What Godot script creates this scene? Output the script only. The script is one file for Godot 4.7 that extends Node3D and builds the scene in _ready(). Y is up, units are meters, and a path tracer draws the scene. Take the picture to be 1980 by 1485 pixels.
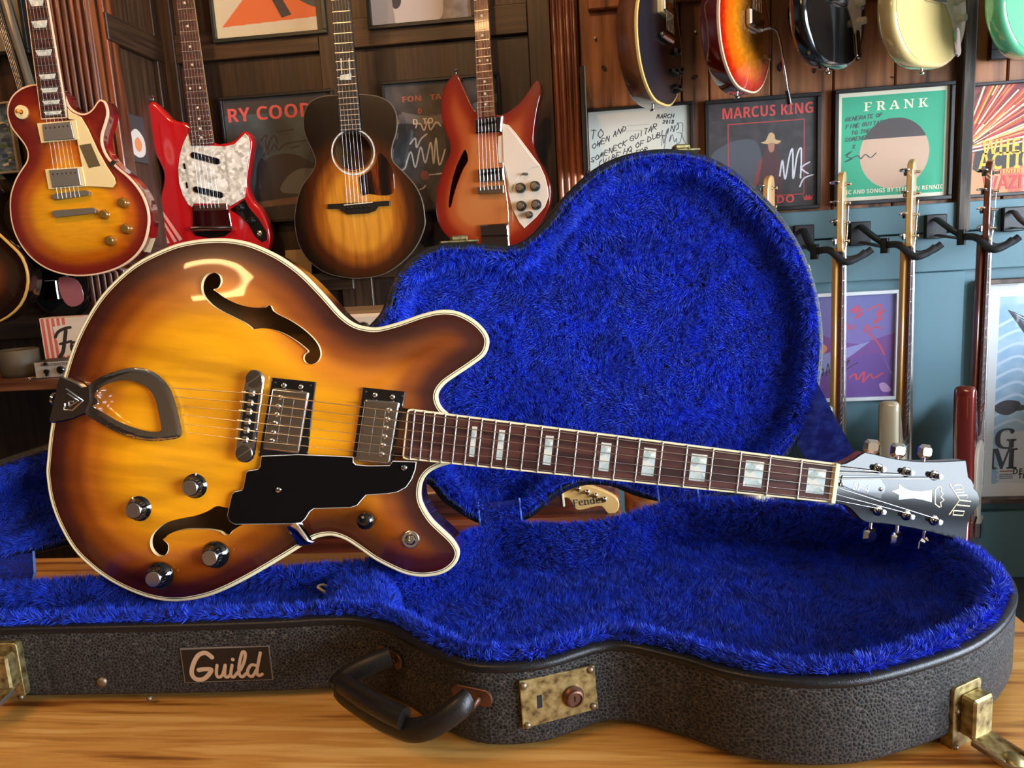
extends Node3D
# A guitar shop corner: an open hard case on a wooden counter, a sunburst semi-hollow guitar stood in it, walls hung with guitars and framed prints.
# World: y up, metres, back wall parallel to x. P(x, y) below takes a picture coordinate (1980 x 1485) to a ray from the camera, used to measure where things stand on their own planes.

const FL := 1487.0
var eye := Vector3(0, 1.33, 0)
var cb: Basis
var st: SurfaceTool
var taken := {}
var mats := {}
var rng := RandomNumberGenerator.new()
const ZW := -2.17          # face of the back wall

func ray(x: float, y: float) -> Vector3:
	return cb * Vector3((x - 990.0) / FL, -(y - 742.5) / FL, -1.0)

func on_plane(x: float, y: float, p0: Vector3, n: Vector3) -> Vector3:
	var d := ray(x, y)
	return eye + d * ((p0 - eye).dot(n) / d.dot(n))

func at_z(x: float, y: float, z: float) -> Vector3:
	return on_plane(x, y, Vector3(0, 0, z), Vector3.BACK)

func at_y(x: float, y: float, h: float) -> Vector3:
	return on_plane(x, y, Vector3(0, h, 0), Vector3.UP)

# picture point -> (x, y) in the frame t, on its plane z = h
func loc(t: Transform3D, x: float, y: float, h := 0.0) -> Vector2:
	var q := t.affine_inverse() * on_plane(x, y, t.origin + t.basis.z * h, t.basis.z)
	return Vector2(q.x, q.y)

func locs(t: Transform3D, a: Array, h := 0.0, ox := 0.0, oy := 0.0, k := 1.0) -> PackedVector2Array:
	var r := PackedVector2Array()
	for i in range(0, a.size(), 2):
		r.append(loc(t, ox + a[i] * k, oy + a[i + 1] * k, h))
	return r

func frame_at(x: float, y: float, z: float, yaw := 0.0, roll := 0.0, tilt := 0.0) -> Transform3D:
	return Transform3D(Basis(Vector3.UP, deg_to_rad(yaw)) * Basis(Vector3.RIGHT, deg_to_rad(tilt)) * Basis(Vector3.BACK, deg_to_rad(roll)), at_z(x, y, z))

# ---------- nodes ----------
func numbered(called: String) -> String:
	if not taken.has(called):
		taken[called] = 0
		return called
	taken[called] += 1
	return "%s_%03d" % [called, taken[called]]

func thing(called: String, label: String, category: String, t := Transform3D.IDENTITY, group := "") -> Node3D:
	var o := Node3D.new()
	o.name = numbered(called)
	add_child(o, true)
	o.transform = t
	o.set_meta("label", label)
	o.set_meta("category", category)
	if group != "":
		o.set_meta("group", group)
	return o

func struct(called: String, t := Transform3D.IDENTITY) -> Node3D:
	var o := Node3D.new()
	o.name = numbered(called)
	add_child(o, true)
	o.transform = t
	o.set_meta("kind", "structure")
	return o

func part(parent: Node, called: String, mesh: Mesh, m: Material, t := Transform3D.IDENTITY, label := "") -> MeshInstance3D:
	var o := MeshInstance3D.new()
	o.name = called
	o.mesh = mesh
	o.material_override = m
	o.transform = t
	parent.add_child(o, true)
	if label != "":
		o.set_meta("label", label)
	return o

# ---------- mesh building: faces are given counter-clockwise as seen from outside ----------
func begin() -> void:
	st = SurfaceTool.new()
	st.begin(Mesh.PRIMITIVE_TRIANGLES)
	st.set_smooth_group(-1)

func done() -> ArrayMesh:
	st.generate_normals()
	return st.commit()

func tri(a: Vector3, b: Vector3, c: Vector3) -> void:
	st.add_vertex(a); st.add_vertex(c); st.add_vertex(b)

func quad(a: Vector3, b: Vector3, c: Vector3, d: Vector3) -> void:
	tri(a, b, c); tri(a, c, d)

func box(c: Vector3, s: Vector3, bev := 0.0, t := Transform3D.IDENTITY) -> void:
	var h := s / 2.0
	var b := minf(bev, minf(h.x, minf(h.y, h.z)) * 0.9)
	var poly := PackedVector2Array([Vector2(-h.x, -h.y), Vector2(h.x, -h.y), Vector2(h.x, h.y), Vector2(-h.x, h.y)])
	var tt := t * Transform3D(Basis.IDENTITY, c)
	if b <= 0.0:
		loft(poly, [[0, -h.z], [0, h.z]], true, true, tt, -1)
		return
	poly = PackedVector2Array([Vector2(-h.x + b, -h.y), Vector2(h.x - b, -h.y), Vector2(h.x, -h.y + b), Vector2(h.x, h.y - b), Vector2(h.x - b, h.y), Vector2(-h.x + b, h.y), Vector2(-h.x, h.y - b), Vector2(-h.x, -h.y + b)])
	loft(poly, [[b, -h.z], [0, -h.z + b], [0, h.z - b], [b, h.z]], true, true, tt, -1)

func boxm(c: Vector3, s: Vector3, bev := 0.0) -> ArrayMesh:
	begin()
	box(c, s, bev)
	return done()

func ccw(p: PackedVector2Array) -> PackedVector2Array:
	var a := 0.0
	for i in p.size():
		a += p[i].cross(p[(i + 1) % p.size()])
	var q := p.duplicate()
	if a < 0:
		q.reverse()
	return q

func inset(p: PackedVector2Array, d: float) -> PackedVector2Array:
	var r := PackedVector2Array()
	var n := p.size()
	for i in n:
		var e0 := (p[i] - p[(i + n - 1) % n]).normalized()
		var e1 := (p[(i + 1) % n] - p[i]).normalized()
		var m := (Vector2(-e0.y, e0.x) + Vector2(-e1.y, e1.x))
		m = m.normalized() if m.length() > 0.05 else Vector2(-e0.y, e0.x)
		var c := maxf(m.dot(Vector2(-e0.y, e0.x)), 0.55)
		r.append(p[i] + m * (d / c))
	return r

# rings: [inset, z]; mode -1 flat facets, 0 all smooth, 1 smooth round each band with hard edges between bands
func loft(poly: PackedVector2Array, rings: Array, cap0 := false, cap1 := true, t := Transform3D.IDENTITY, mode := 1) -> void:
	var p := ccw(poly)
	var n := p.size()
	var prev: PackedVector2Array
	for k in rings.size():
		var q := inset(p, rings[k][0]) if rings[k][0] != 0 else p
		if k > 0:
			st.set_smooth_group(k if mode == 1 else mode)
			var z0: float = rings[k - 1][1]
			var z1: float = rings[k][1]
			for i in n:
				var j := (i + 1) % n
				quad(t * Vector3(prev[i].x, prev[i].y, z0), t * Vector3(prev[j].x, prev[j].y, z0), t * Vector3(q[j].x, q[j].y, z1), t * Vector3(q[i].x, q[i].y, z1))
		prev = q
		if (k == 0 and cap0) or (k == rings.size() - 1 and cap1):
			st.set_smooth_group(-1)
			var ids := Geometry2D.triangulate_polygon(q)
			if ids.is_empty() and rings[k][0] > 0:
				var off := Geometry2D.offset_polygon(p, -(rings[k][0] - 0.003), Geometry2D.JOIN_ROUND)
				if not off.is_empty():
					q = off[0]
					ids = Geometry2D.triangulate_polygon(q)
			var z: float = rings[k][1]
			for i in range(0, ids.size(), 3):
				var a := q[ids[i]]
				var b := q[ids[i + 1]]
				var c := q[ids[i + 2]]
				var s := (b - a).cross(c - a) > 0.0
				if k == 0:
					s = not s
				if s:
					tri(t * Vector3(a.x, a.y, z), t * Vector3(b.x, b.y, z), t * Vector3(c.x, c.y, z))
				else:
					tri(t * Vector3(a.x, a.y, z), t * Vector3(c.x, c.y, z), t * Vector3(b.x, b.y, z))

func loftm(poly: PackedVector2Array, rings: Array, cap0 := false, cap1 := true, mode := 1) -> ArrayMesh:
	begin()
	loft(poly, rings, cap0, cap1, Transform3D.IDENTITY, mode)
	return done()

# slab with softened edges between z0 and z1
func slab(poly: PackedVector2Array, z0: float, z1: float, b := 0.0005, mode := 1) -> ArrayMesh:
	return loftm(poly, [[b, z0], [0, z0 + b], [0, z1 - b], [b, z1]], true, true, mode)

func smooth(p: PackedVector2Array, k := 4, closed := true) -> PackedVector2Array:
	var r := PackedVector2Array()
	var n := p.size()
	for i in (n if closed else n - 1):
		var a := p[(i + n - 1) % n] if closed or i > 0 else p[0]
		var d := p[(i + 2) % n] if closed or i < n - 2 else p[n - 1]
		for j in k:
			r.append(p[i].cubic_interpolate(p[(i + 1) % n], a, d, float(j) / k))
	if not closed:
		r.append(p[n - 1])
	return r

func smooth3(p: PackedVector3Array, k := 4) -> PackedVector3Array:
	var r := PackedVector3Array()
	var n := p.size()
	for i in n - 1:
		for j in k:
			r.append(p[i].cubic_interpolate(p[i + 1], p[maxi(i - 1, 0)], p[mini(i + 2, n - 1)], float(j) / k))
	r.append(p[n - 1])
	return r

# rod with a profile (circle by default) swept along points; rx, ry radii across
func tube(p: PackedVector3Array, rx: float, sides := 8, ry := -1.0, up := Vector3(0, 0, 1), r1 := -1.0) -> void:
	if ry < 0:
		ry = rx
	var n := p.size()
	var rings := []
	for i in n:
		var d := (p[mini(i + 1, n - 1)] - p[maxi(i - 1, 0)]).normalized()
		var side := d.cross(up)
		side = side.normalized() if side.length() > 0.01 else d.cross(Vector3(0.3, 1, 0.2)).normalized()
		var u := side.cross(d)
		var k := 1.0 if r1 < 0 else lerpf(1.0, r1 / rx, float(i) / (n - 1))
		var ring := PackedVector3Array()
		for j in sides:
			var a := TAU * j / sides
			ring.append(p[i] + side * cos(a) * rx * k + u * sin(a) * ry * k)
		rings.append(ring)
	st.set_smooth_group(1)
	for i in n - 1:
		for j in sides:
			var k := (j + 1) % sides
			quad(rings[i][j], rings[i + 1][j], rings[i + 1][k], rings[i][k])
	st.set_smooth_group(-1)
	for j in range(1, sides - 1):
		tri(rings[0][0], rings[0][j], rings[0][j + 1])
		tri(rings[n - 1][0], rings[n - 1][j + 1], rings[n - 1][j])

func tubem(p: PackedVector3Array, rx: float, sides := 8, ry := -1.0, up := Vector3(0, 0, 1), r1 := -1.0) -> ArrayMesh:
	begin()
	tube(p, rx, sides, ry, up, r1)
	return done()

# profile [[r, z], ...] turned round z; listed from the back to the front
func lathe(prof: Array, n := 24, t := Transform3D.IDENTITY, hard := true) -> void:
	for k in range(1, prof.size()):
		st.set_smooth_group(k if hard else 1)
		for j in n:
			var a := TAU * j / n
			var b := TAU * ((j + 1) % n) / n
			var r0: float = prof[k - 1][0]
			var r1: float = prof[k][0]
			var p00 := t * Vector3(cos(a) * r0, sin(a) * r0, prof[k - 1][1])
			var p01 := t * Vector3(cos(b) * r0, sin(b) * r0, prof[k - 1][1])
			var p10 := t * Vector3(cos(a) * r1, sin(a) * r1, prof[k][1])
			var p11 := t * Vector3(cos(b) * r1, sin(b) * r1, prof[k][1])
			if r0 > 0.0 and r1 > 0.0:
				quad(p00, p01, p11, p10)
			elif r0 > 0.0:
				tri(p00, p01, p10)
			else:
				tri(p00, p11, p10)

func lathem(prof: Array, n := 24, hard := true) -> ArrayMesh:
	begin()
	lathe(prof, n, Transform3D.IDENTITY, hard)
	return done()

func circle(c: Vector2, rx: float, ry := -1.0, n := 24) -> PackedVector2Array:
	var r := PackedVector2Array()
	for i in n:
		r.append(c + Vector2(cos(TAU * i / n) * rx, sin(TAU * i / n) * (rx if ry < 0 else ry)))
	return r

func rect2(x0: float, y0: float, x1: float, y1: float, r := 0.0) -> PackedVector2Array:
	if r <= 0.0:
		return PackedVector2Array([Vector2(x0, y0), Vector2(x1, y0), Vector2(x1, y1), Vector2(x0, y1)])
	var p := PackedVector2Array()
	for c in [[x1 - r, y0 + r, -90], [x1 - r, y1 - r, 0], [x0 + r, y1 - r, 90], [x0 + r, y0 + r, 180]]:
		for i in 5:
			var a := deg_to_rad(c[2] + i * 22.5)
			p.append(Vector2(c[0] + cos(a) * r, c[1] + sin(a) * r))
	return p

func xf(x: float, y: float, z: float, yaw := 0.0, roll := 0.0) -> Transform3D:
	return Transform3D(Basis(Vector3.UP, deg_to_rad(yaw)) * Basis(Vector3.BACK, deg_to_rad(roll)), Vector3(x, y, z))

# Arched or flat plate cut to an outline with holes. Height and lacquer tone follow the distance from the outline (a sprayed sunburst).
func plate(poly0: PackedVector2Array, coarse0: PackedVector2Array, holes: Array, cell: float, arch: Callable, tone: Callable, blur := 12) -> ArrayMesh:
	var poly := ccw(poly0)
	var coarse := ccw(coarse0)
	var lo := poly[0]
	var hi := poly[0]
	for p in poly:
		lo = Vector2(minf(lo.x, p.x), minf(lo.y, p.y))
		hi = Vector2(maxf(hi.x, p.x), maxf(hi.y, p.y))
	lo -= Vector2(cell, cell) * 1.5
	var nx := int(ceil((hi.x - lo.x) / cell)) + 3
	var ny := int(ceil((hi.y - lo.y) / cell)) + 3
	var all := [poly]
	all.append_array(holes)
	var edge := {}
	for q in all:
		for i in q.size():
			var a: Vector2 = q[i]
			var b: Vector2 = q[(i + 1) % q.size()]
			var m := int(ceil(a.distance_to(b) / (cell * 0.2))) + 1
			for s in m + 1:
				var p := (a.lerp(b, float(s) / m) - lo) / cell
				edge[int(p.y) * nx + int(p.x)] = true
	var D := PackedFloat32Array()
	D.resize(nx * ny)
	for j in ny:
		for i in nx:
			var p := lo + Vector2(i, j) * cell
			if not Geometry2D.is_point_in_polygon(p, coarse):
				continue
			var best := 9.0
			for s in coarse.size():
				var c := Geometry2D.get_closest_point_to_segment(p, coarse[s], coarse[(s + 1) % coarse.size()])
				best = minf(best, p.distance_squared_to(c))
			D[j * nx + i] = sqrt(best)
	for it in blur:
		var E := D.duplicate()
		for j in range(1, ny - 1):
			for i in range(1, nx - 1):
				var k := j * nx + i
				E[k] = D[k] * 0.4 + (D[k - 1] + D[k + 1] + D[k - nx] + D[k + nx]) * 0.15
		D = E
	var Z := PackedFloat32Array()
	Z.resize(nx * ny)
	for k in nx * ny:
		Z[k] = arch.call(D[k])
	begin()
	var put := func(p: Vector2) -> void:
		var g := (p - lo) / cell
		var i := clampi(int(g.x), 1, nx - 3)
		var j := clampi(int(g.y), 1, ny - 3)
		var fx := g.x - i
		var fy := g.y - j
		var k := j * nx + i
		var z := lerpf(lerpf(Z[k], Z[k + 1], fx), lerpf(Z[k + nx], Z[k + nx + 1], fx), fy)
		var d := lerpf(lerpf(D[k], D[k + 1], fx), lerpf(D[k + nx], D[k + nx + 1], fx), fy)
		var gx := lerpf(lerpf(Z[k + 1] - Z[k - 1], Z[k + 2] - Z[k], fx), lerpf(Z[k + nx + 1] - Z[k + nx - 1], Z[k + nx + 2] - Z[k + nx], fx), fy) / (2 * cell)
		var gy := lerpf(lerpf(Z[k + nx] - Z[k - nx], Z[k + nx + 1] - Z[k - nx + 1], fx), lerpf(Z[k + 2 * nx] - Z[k], Z[k + 2 * nx + 1] - Z[k + 1], fx), fy) / (2 * cell)
		st.set_normal(Vector3(-gx, -gy, 1).normalized())
		st.set_color(tone.call(p, d))
		st.set_uv(p * 4.0)
		st.add_vertex(Vector3(p.x, p.y, z))
	for j in ny - 1:
		for i in nx - 1:
			var a := lo + Vector2(i, j) * cell
			var b := a + Vector2(cell, 0)
			var c := a + Vector2(cell, cell)
			var d := a + Vector2(0, cell)
			if edge.has(j * nx + i):
				var sets: Array = Geometry2D.intersect_polygons(PackedVector2Array([a, b, c, d]), poly)
				for hole in holes:
					var next := []
					for q in sets:
						next.append_array(Geometry2D.clip_polygons(q, hole))
					sets = next
				for q in sets:
					var ids := Geometry2D.triangulate_polygon(q)
					for s in range(0, ids.size(), 3):
						var u: Vector2 = q[ids[s]]
						var v: Vector2 = q[ids[s + 1]]
						var w: Vector2 = q[ids[s + 2]]
						if (v - u).cross(w - u) > 0:
							put.call(u); put.call(w); put.call(v)
						else:
							put.call(u); put.call(v); put.call(w)
			else:
				var m := (a + c) / 2
				if not Geometry2D.is_point_in_polygon(m, poly):
					continue
				var out := false
				for hole in holes:
					if Geometry2D.is_point_in_polygon(m, hole):
						out = true
				if out:
					continue
				for p in [a, c, b, a, d, c]:
					put.call(p)
	return st.commit()

func stops(d: float, s: Array) -> Color:
	for i in range(1, s.size()):
		if d < s[i][0]:
			var k: float = (d - s[i - 1][0]) / (s[i][0] - s[i - 1][0])
			return s[i - 1][1].lerp(s[i][1], clampf(k * k * (3 - 2 * k), 0, 1))
	return s[s.size() - 1][1]

func lin(r: float, g: float, b: float) -> Color:
	return Color(r / 255.0, g / 255.0, b / 255.0).srgb_to_linear()

# ---------- materials ----------
func mat(key: String, r: float, g: float, b: float, rough := 0.5, metal := 0.0, coat := 0.0) -> StandardMaterial3D:
	if mats.has(key):
		return mats[key]
	var m := StandardMaterial3D.new()
	m.albedo_color = Color(r / 255.0, g / 255.0, b / 255.0)
	m.roughness = rough
	m.metallic = metal
	if coat > 0:
		m.clearcoat_enabled = true
		m.clearcoat = coat
		m.clearcoat_roughness = 0.04
	mats[key] = m
	return m

func noise(kind: int, freq: float, oct := 4, sd := 1) -> FastNoiseLite:
	var n := FastNoiseLite.new()
	n.noise_type = kind
	n.frequency = freq
	n.seed = sd
	n.fractal_octaves = oct
	if kind == FastNoiseLite.TYPE_CELLULAR:
		n.fractal_type = FastNoiseLite.FRACTAL_NONE
	return n

func ramp(a: Array) -> Gradient:
	var g := Gradient.new()
	var o := PackedFloat32Array()
	var c := PackedColorArray()
	for s in a:
		o.append(s[0])
		c.append(Color(s[1] / 255.0, s[2] / 255.0, s[3] / 255.0))
	g.offsets = o
	g.colors = c
	return g

func ntex(n: FastNoiseLite, size: int, grad: Gradient = null, bump := 0.0) -> NoiseTexture2D:
	var t := NoiseTexture2D.new()
	t.width = size
	t.height = size
	t.seamless = true
	t.noise = n
	if grad:
		t.color_ramp = grad
	if bump > 0:
		t.as_normal_map = true
		t.bump_strength = bump
	return t

# wood: noise drawn out along one axis (0 x, 1 y, 2 z of the object), grain period in metres
func wood(key: String, a: Array, rough: float, along: int, sd := 3, grain := 0.02, stretch := 12.0, coat := 0.0, world := false) -> StandardMaterial3D:
	if mats.has(key):
		return mats[key]
	var m := mat(key, 255, 255, 255, rough, 0.0, coat)
	m.albedo_texture = ntex(noise(FastNoiseLite.TYPE_SIMPLEX_SMOOTH, 0.012, 5, sd), 512, ramp(a))
	m.uv1_triplanar = true
	m.uv1_world_triplanar = world
	var s := Vector3.ONE * (0.16 / grain)
	s[along] = s[along] / stretch
	m.uv1_scale = s * 0.5
	m.uv1_offset = Vector3(sd * 0.37, sd * 0.21, sd * 0.13)
	return m

func _ready() -> void:
	rng.seed = 7
	cb = Basis(Vector3.UP, deg_to_rad(6.0)) * Basis(Vector3.RIGHT, deg_to_rad(-9.7)) * Basis(Vector3.BACK, deg_to_rad(-3.37))
	var cam := Camera3D.new()
	cam.name = "camera"
	cam.fov = rad_to_deg(2.0 * atan(742.5 / FL))
	cam.near = 0.02
	cam.far = 60.0
	cam.transform = Transform3D(cb, eye)
	add_child(cam)
	cam.current = true

	var env := Environment.new()
	env.background_mode = Environment.BG_SKY
	var sm := ProceduralSkyMaterial.new()
	sm.sky_top_color = Color(0.62, 0.76, 0.95)
	sm.sky_horizon_color = Color(0.90, 0.94, 1.0)
	sm.ground_bottom_color = Color(0.30, 0.31, 0.32)
	sm.ground_horizon_color = Color(0.55, 0.58, 0.60)
	sm.sky_energy_multiplier = 3.0
	sm.ground_energy_multiplier = 1.6
	var sky := Sky.new()
	sky.sky_material = sm
	env.sky = sky
	env.tonemap_mode = Environment.TONE_MAPPER_LINEAR
	env.tonemap_exposure = 1.0
	env.sdfgi_enabled = true
	env.ssao_enabled = true
	env.ssil_enabled = true
	var we := WorldEnvironment.new()
	we.name = "world_environment"
	we.environment = env
	add_child(we)

	# daylight through the shop window in the right-hand wall
	var day := AreaLight3D.new()
	day.name = "window_daylight"
	day.area_size = Vector2(3.7, 1.88)
	day.light_color = Color(0.90, 0.95, 1.0)
	day.light_energy = 41.0
	day.light_size = 1.0
	day.shadow_enabled = true
	day.area_range = 9.0
	add_child(day)
	day.transform = Transform3D(Basis(Vector3.UP, deg_to_rad(90.0)), Vector3(3.57, 1.41, 0.70))
	# two warm linear lamps on the ceiling behind the counter, and wall washers by the left wall
	lamp_tube(Vector3(-1.07, 2.70, 0.55), 0.9, 1.2)
	lamp_tube(Vector3(-1.07, 2.70, 1.22), 0.9, 1.1)
	spot_lamp(Vector3(-1.05, 2.70, -0.95), Vector3(-1.15, 1.55, -1.9), 0.8)
	spot_lamp(Vector3(-0.25, 2.70, -0.95), Vector3(-0.55, 1.50, -2.1), 0.7)

	room()
	case_open()
	main_guitar()
	wall_guitars()
	right_guitars()
	framed_prints()
	small_things()

func lamp_tube(p: Vector3, length: float, energy: float) -> void:
	var o := thing("ceiling_lamp", "slim linear warm white ceiling lamp, %s" % ("nearer the counter" if p.z < 0.9 else "farther behind the counter"), "lamp", Transform3D(Basis.IDENTITY, p), "ceiling lamps over the counter")
	part(o, "housing", boxm(Vector3(0, 0.025, 0), Vector3(length, 0.05, 0.16), 0.006), mat("lamp_housing", 225, 225, 220, 0.5))
	var m := mat("lamp_glow", 255, 235, 205, 0.4)
	m.emission_enabled = true
	m.emission = Color(1.0, 0.80, 0.55)
	m.emission_energy_multiplier = 7.0
	part(o, "diffuser", boxm(Vector3(0, -0.008, 0), Vector3(length - 0.03, 0.016, 0.14), 0.006), m)
	var l := AreaLight3D.new()
	l.name = "tube_light"
	l.area_size = Vector2(length - 0.03, 0.14)
	l.light_color = Color(1.0, 0.76, 0.50)
	l.light_energy = energy
	l.shadow_enabled = true
	l.area_range = 9.0
	o.add_child(l)
	l.transform = Transform3D(Basis(Vector3.RIGHT, deg_to_rad(-90)), Vector3(0, -0.02, 0))

func spot_lamp(p: Vector3, to: Vector3, energy: float) -> void:
	var b := Basis.looking_at(to - p, Vector3.BACK)
	var o := thing("ceiling_spotlight", "small dark ceiling spotlight turned to the guitars on %s" % ("the left bay" if p.x < -0.6 else "the oak panelling"), "lamp", Transform3D(Basis.IDENTITY, p), "ceiling spotlights by the left wall")
	var metal := mat("spot_metal", 40, 38, 36, 0.4, 0.6)
	begin()
	lathe([[0, 0.05], [0.035, 0.05], [0.035, 0.02], [0, 0.02]], 20, Transform3D(Basis(Vector3.RIGHT, deg_to_rad(-90)), Vector3.ZERO))
	part(o, "ceiling_rose", done(), metal)
	begin()
	lathe([[0.0, 0.07], [0.03, 0.06], [0.04, -0.05], [0.034, -0.05], [0.026, 0.03]], 24, Transform3D(b, Vector3(0, -0.02, 0)))
	part(o, "lamp_can", done(), metal)
	var m := mat("spot_glow", 255, 225, 190, 0.4)
	m.emission_enabled = true
	m.emission = Color(1.0, 0.75, 0.48)
	m.emission_energy_multiplier = 20.0
	begin()
	lathe([[0.026, 0.0], [0.02, -0.008], [0, -0.012]], 16, Transform3D(b, Vector3(0, -0.02, 0)))
	part(o, "bulb", done(), m)
	var l := SpotLight3D.new()
	l.name = "spot_light"
	l.light_color = Color(1.0, 0.74, 0.46)
	l.light_energy = energy
	l.spot_angle = 48.0
	l.spot_angle_attenuation = 0.8
	l.spot_range = 8.0
	l.light_size = 0.03
	l.shadow_enabled = true
	o.add_child(l)
	l.transform = Transform3D(b, b * Vector3(0, 0, -0.035) + Vector3(0, -0.02, 0))

# ---------- the room ----------
func rbox(o: Node, called: String, a: Vector3, b: Vector3, m: Material, bev := 0.002) -> MeshInstance3D:
	return part(o, called, boxm(Vector3.ZERO, (b - a).abs(), bev), m, Transform3D(Basis.IDENTITY, (a + b) / 2))

func oak(k: int, along: int) -> StandardMaterial3D:
	var t: float = [0.74, 0.62, 0.84][k % 3]
	return wood("oak_%d_%d" % [k % 3, along], [[0.15, 46 * t, 29 * t, 17 * t], [0.42, 64 * t, 41 * t, 24 * t], [0.6, 76 * t, 49 * t, 29 * t], [0.85, 92 * t, 62 * t, 38 * t]], 0.42, along, 11 + k, 0.010, 18.0, 0.0, true)

func pine(k: int) -> StandardMaterial3D:
	var t: float = [1.12, 0.98, 1.22, 1.06][k % 4]
	return wood("pine_%d" % (k % 4), [[0.12, 66 * t, 38 * t, 22 * t], [0.28, 110 * t, 68 * t, 39 * t], [0.5, 132 * t, 84 * t, 50 * t], [0.85, 156 * t, 104 * t, 66 * t]], 0.5, 1, 21 + k, 0.020, 11.0, 0.0, true)

func reeds(called: String, x0: float, x1: float, z: float, n: int, y0: float, y1: float, m: Material, trim_name: String) -> void:
	var o := struct(trim_name)
	rbox(o, "backing", Vector3(x0, y0, z - 0.06), Vector3(x1, y1, z), m)
	var w := (x1 - x0) / n
	for i in n:
		var x := x0 + w * (i + 0.5)
		part(o, called, tubem(PackedVector3Array([Vector3(0, y0, 0), Vector3(0, y1, 0)]), w * 0.44, 10), m, Transform3D(Basis.IDENTITY, Vector3(x, 0, z + w * 0.1)))

func room() -> void:
	var y0 := 0.35
	var y1 := 2.75
	var white := mat("ceiling_paint", 150, 140, 126, 0.8)
	var plaster := mat("plaster", 122, 100, 76, 0.85)
	var f := struct("floor")
	rbox(f, "screed", Vector3(-2.5, y0 - 0.1, -2.4), Vector3(3.8, y0, 3.3), mat("floor_grey", 62, 64, 66, 0.55))
	rbox(struct("ceiling"), "plasterboard", Vector3(-2.5, y1, -2.4), Vector3(3.8, y1 + 0.1, 3.3), white)
	rbox(struct("wall_rear"), "plaster", Vector3(-2.5, y0, 3.2), Vector3(3.8, y1, 3.3), plaster)
	rbox(struct("wall_left"), "plaster", Vector3(-2.5, y0, -2.4), Vector3(-2.4, y1, 3.2), oak(1, 1))
	# right wall with the shop window
	var wr := struct("wall_right")
	rbox(wr, "wall_below_window", Vector3(3.6, y0, -2.4), Vector3(3.8, 0.42, 3.2), plaster, 0.0)
	rbox(wr, "wall_above_window", Vector3(3.6, 2.40, -2.4), Vector3(3.8, y1, 3.2), plaster, 0.0)
	rbox(wr, "wall_pier", Vector3(3.6, 0.42, -2.4), Vector3(3.8, 2.40, -1.2), plaster, 0.0)
	rbox(wr, "wall_pier", Vector3(3.6, 0.42, 2.6), Vector3(3.8, 2.40, 3.2), plaster, 0.0)
	var win := struct("window_1")
	var fr := mat("window_paint", 214, 214, 208, 0.5)
	for a in [[0.42, 0.47], [2.35, 2.40]]:
		rbox(win, "frame_rail", Vector3(3.67, a[0], -1.2), Vector3(3.73, a[1], 2.6), fr)
	for z in [-1.2, 0.675, 2.55]:
		rbox(win, "frame_stile", Vector3(3.67, 0.47, z), Vector3(3.73, 2.35, z + 0.05), fr)
	var glass := StandardMaterial3D.new()
	glass.transparency = BaseMaterial3D.TRANSPARENCY_ALPHA
	glass.albedo_color = Color(0.7, 0.72, 0.72, 0.015)
	glass.roughness = 0.02
	glass.metallic_specular = 0.2
	mats["glass"] = glass
	for z in [[-1.15, 0.675], [0.725, 2.55]]:
		rbox(win, "pane", Vector3(3.698, 0.47, z[0]), Vector3(3.702, 2.35, z[1]), glass, 0.0)

	# back wall: panelled oak on the left, rough planks above teal wainscot on the right
	var wb := struct("wall_back")
	rbox(wb, "core", Vector3(-2.5, y0, -2.4), Vector3(3.6, y1, ZW - 0.03), oak(1, 1), 0.0)
	# left bay stands forward of the alcove
	var bay := struct("wall_bay")
	rbox(bay, "core", Vector3(-2.4, y0, ZW - 0.03), Vector3(-1.165, y1, -1.90), oak(1, 1), 0.0)
	for a in [[-2.4, -1.78], [-1.76, -1.30]]:
		rbox(bay, "panel", Vector3(a[0] + 0.05, 1.30, -1.90), Vector3(a[1], 1.92, -1.892), oak(2, 1))
		rbox(bay, "rail", Vector3(a[0], 1.93, -1.90), Vector3(a[1] + 0.02, 2.00, -1.875), oak(0, 0))
		rbox(bay, "rail", Vector3(a[0], 1.18, -1.90), Vector3(a[1] + 0.02, 1.27, -1.875), oak(0, 0))
		rbox(bay, "stile", Vector3(a[1] - 0.0, y0, -1.90), Vector3(a[1] + 0.03, y1, -1.872), oak(1, 1))
	# return of the bay, seen at a slant
	var ret := struct("wall_return")
	rbox(ret, "panel", Vector3(-1.165, y0, -2.16), Vector3(-1.158, y1, -1.90), oak(2, 1), 0.0)
	rbox(ret, "rail", Vector3(-1.165, 1.90, -2.17), Vector3(-1.140, 1.965, -1.90), oak(0, 2))
	rbox(ret, "rail", Vector3(-1.165, 1.33, -2.17), Vector3(-1.140, 1.40, -1.90), oak(0, 2))
	rbox(ret, "stile", Vector3(-1.165, y0, -2.17), Vector3(-1.142, y1, -2.12), oak(0, 1))
	rbox(ret, "stile", Vector3(-1.165, y0, -1.95), Vector3(-1.145, y1, -1.90), wood("mahogany", [[0.25, 58, 26, 12], [0.5, 96, 48, 24], [0.75, 136, 74, 40]], 0.35, 1, 5, 0.02, 14.0, 0.3, true))
	var mah: StandardMaterial3D = mats["mahogany"]
	reeds("reed", -1.27, -1.165, -1.875, 6, y0, y1, mah, "trim_1")
	# alcove panelling
	for a in [[-1.16, -1.11], [-0.70, -0.61], [-0.13, -0.07]]:
		rbox(wb, "stile", Vector3(a[0], y0, ZW - 0.03), Vector3(a[1], y1, ZW + 0.012), oak(0, 1))
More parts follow.
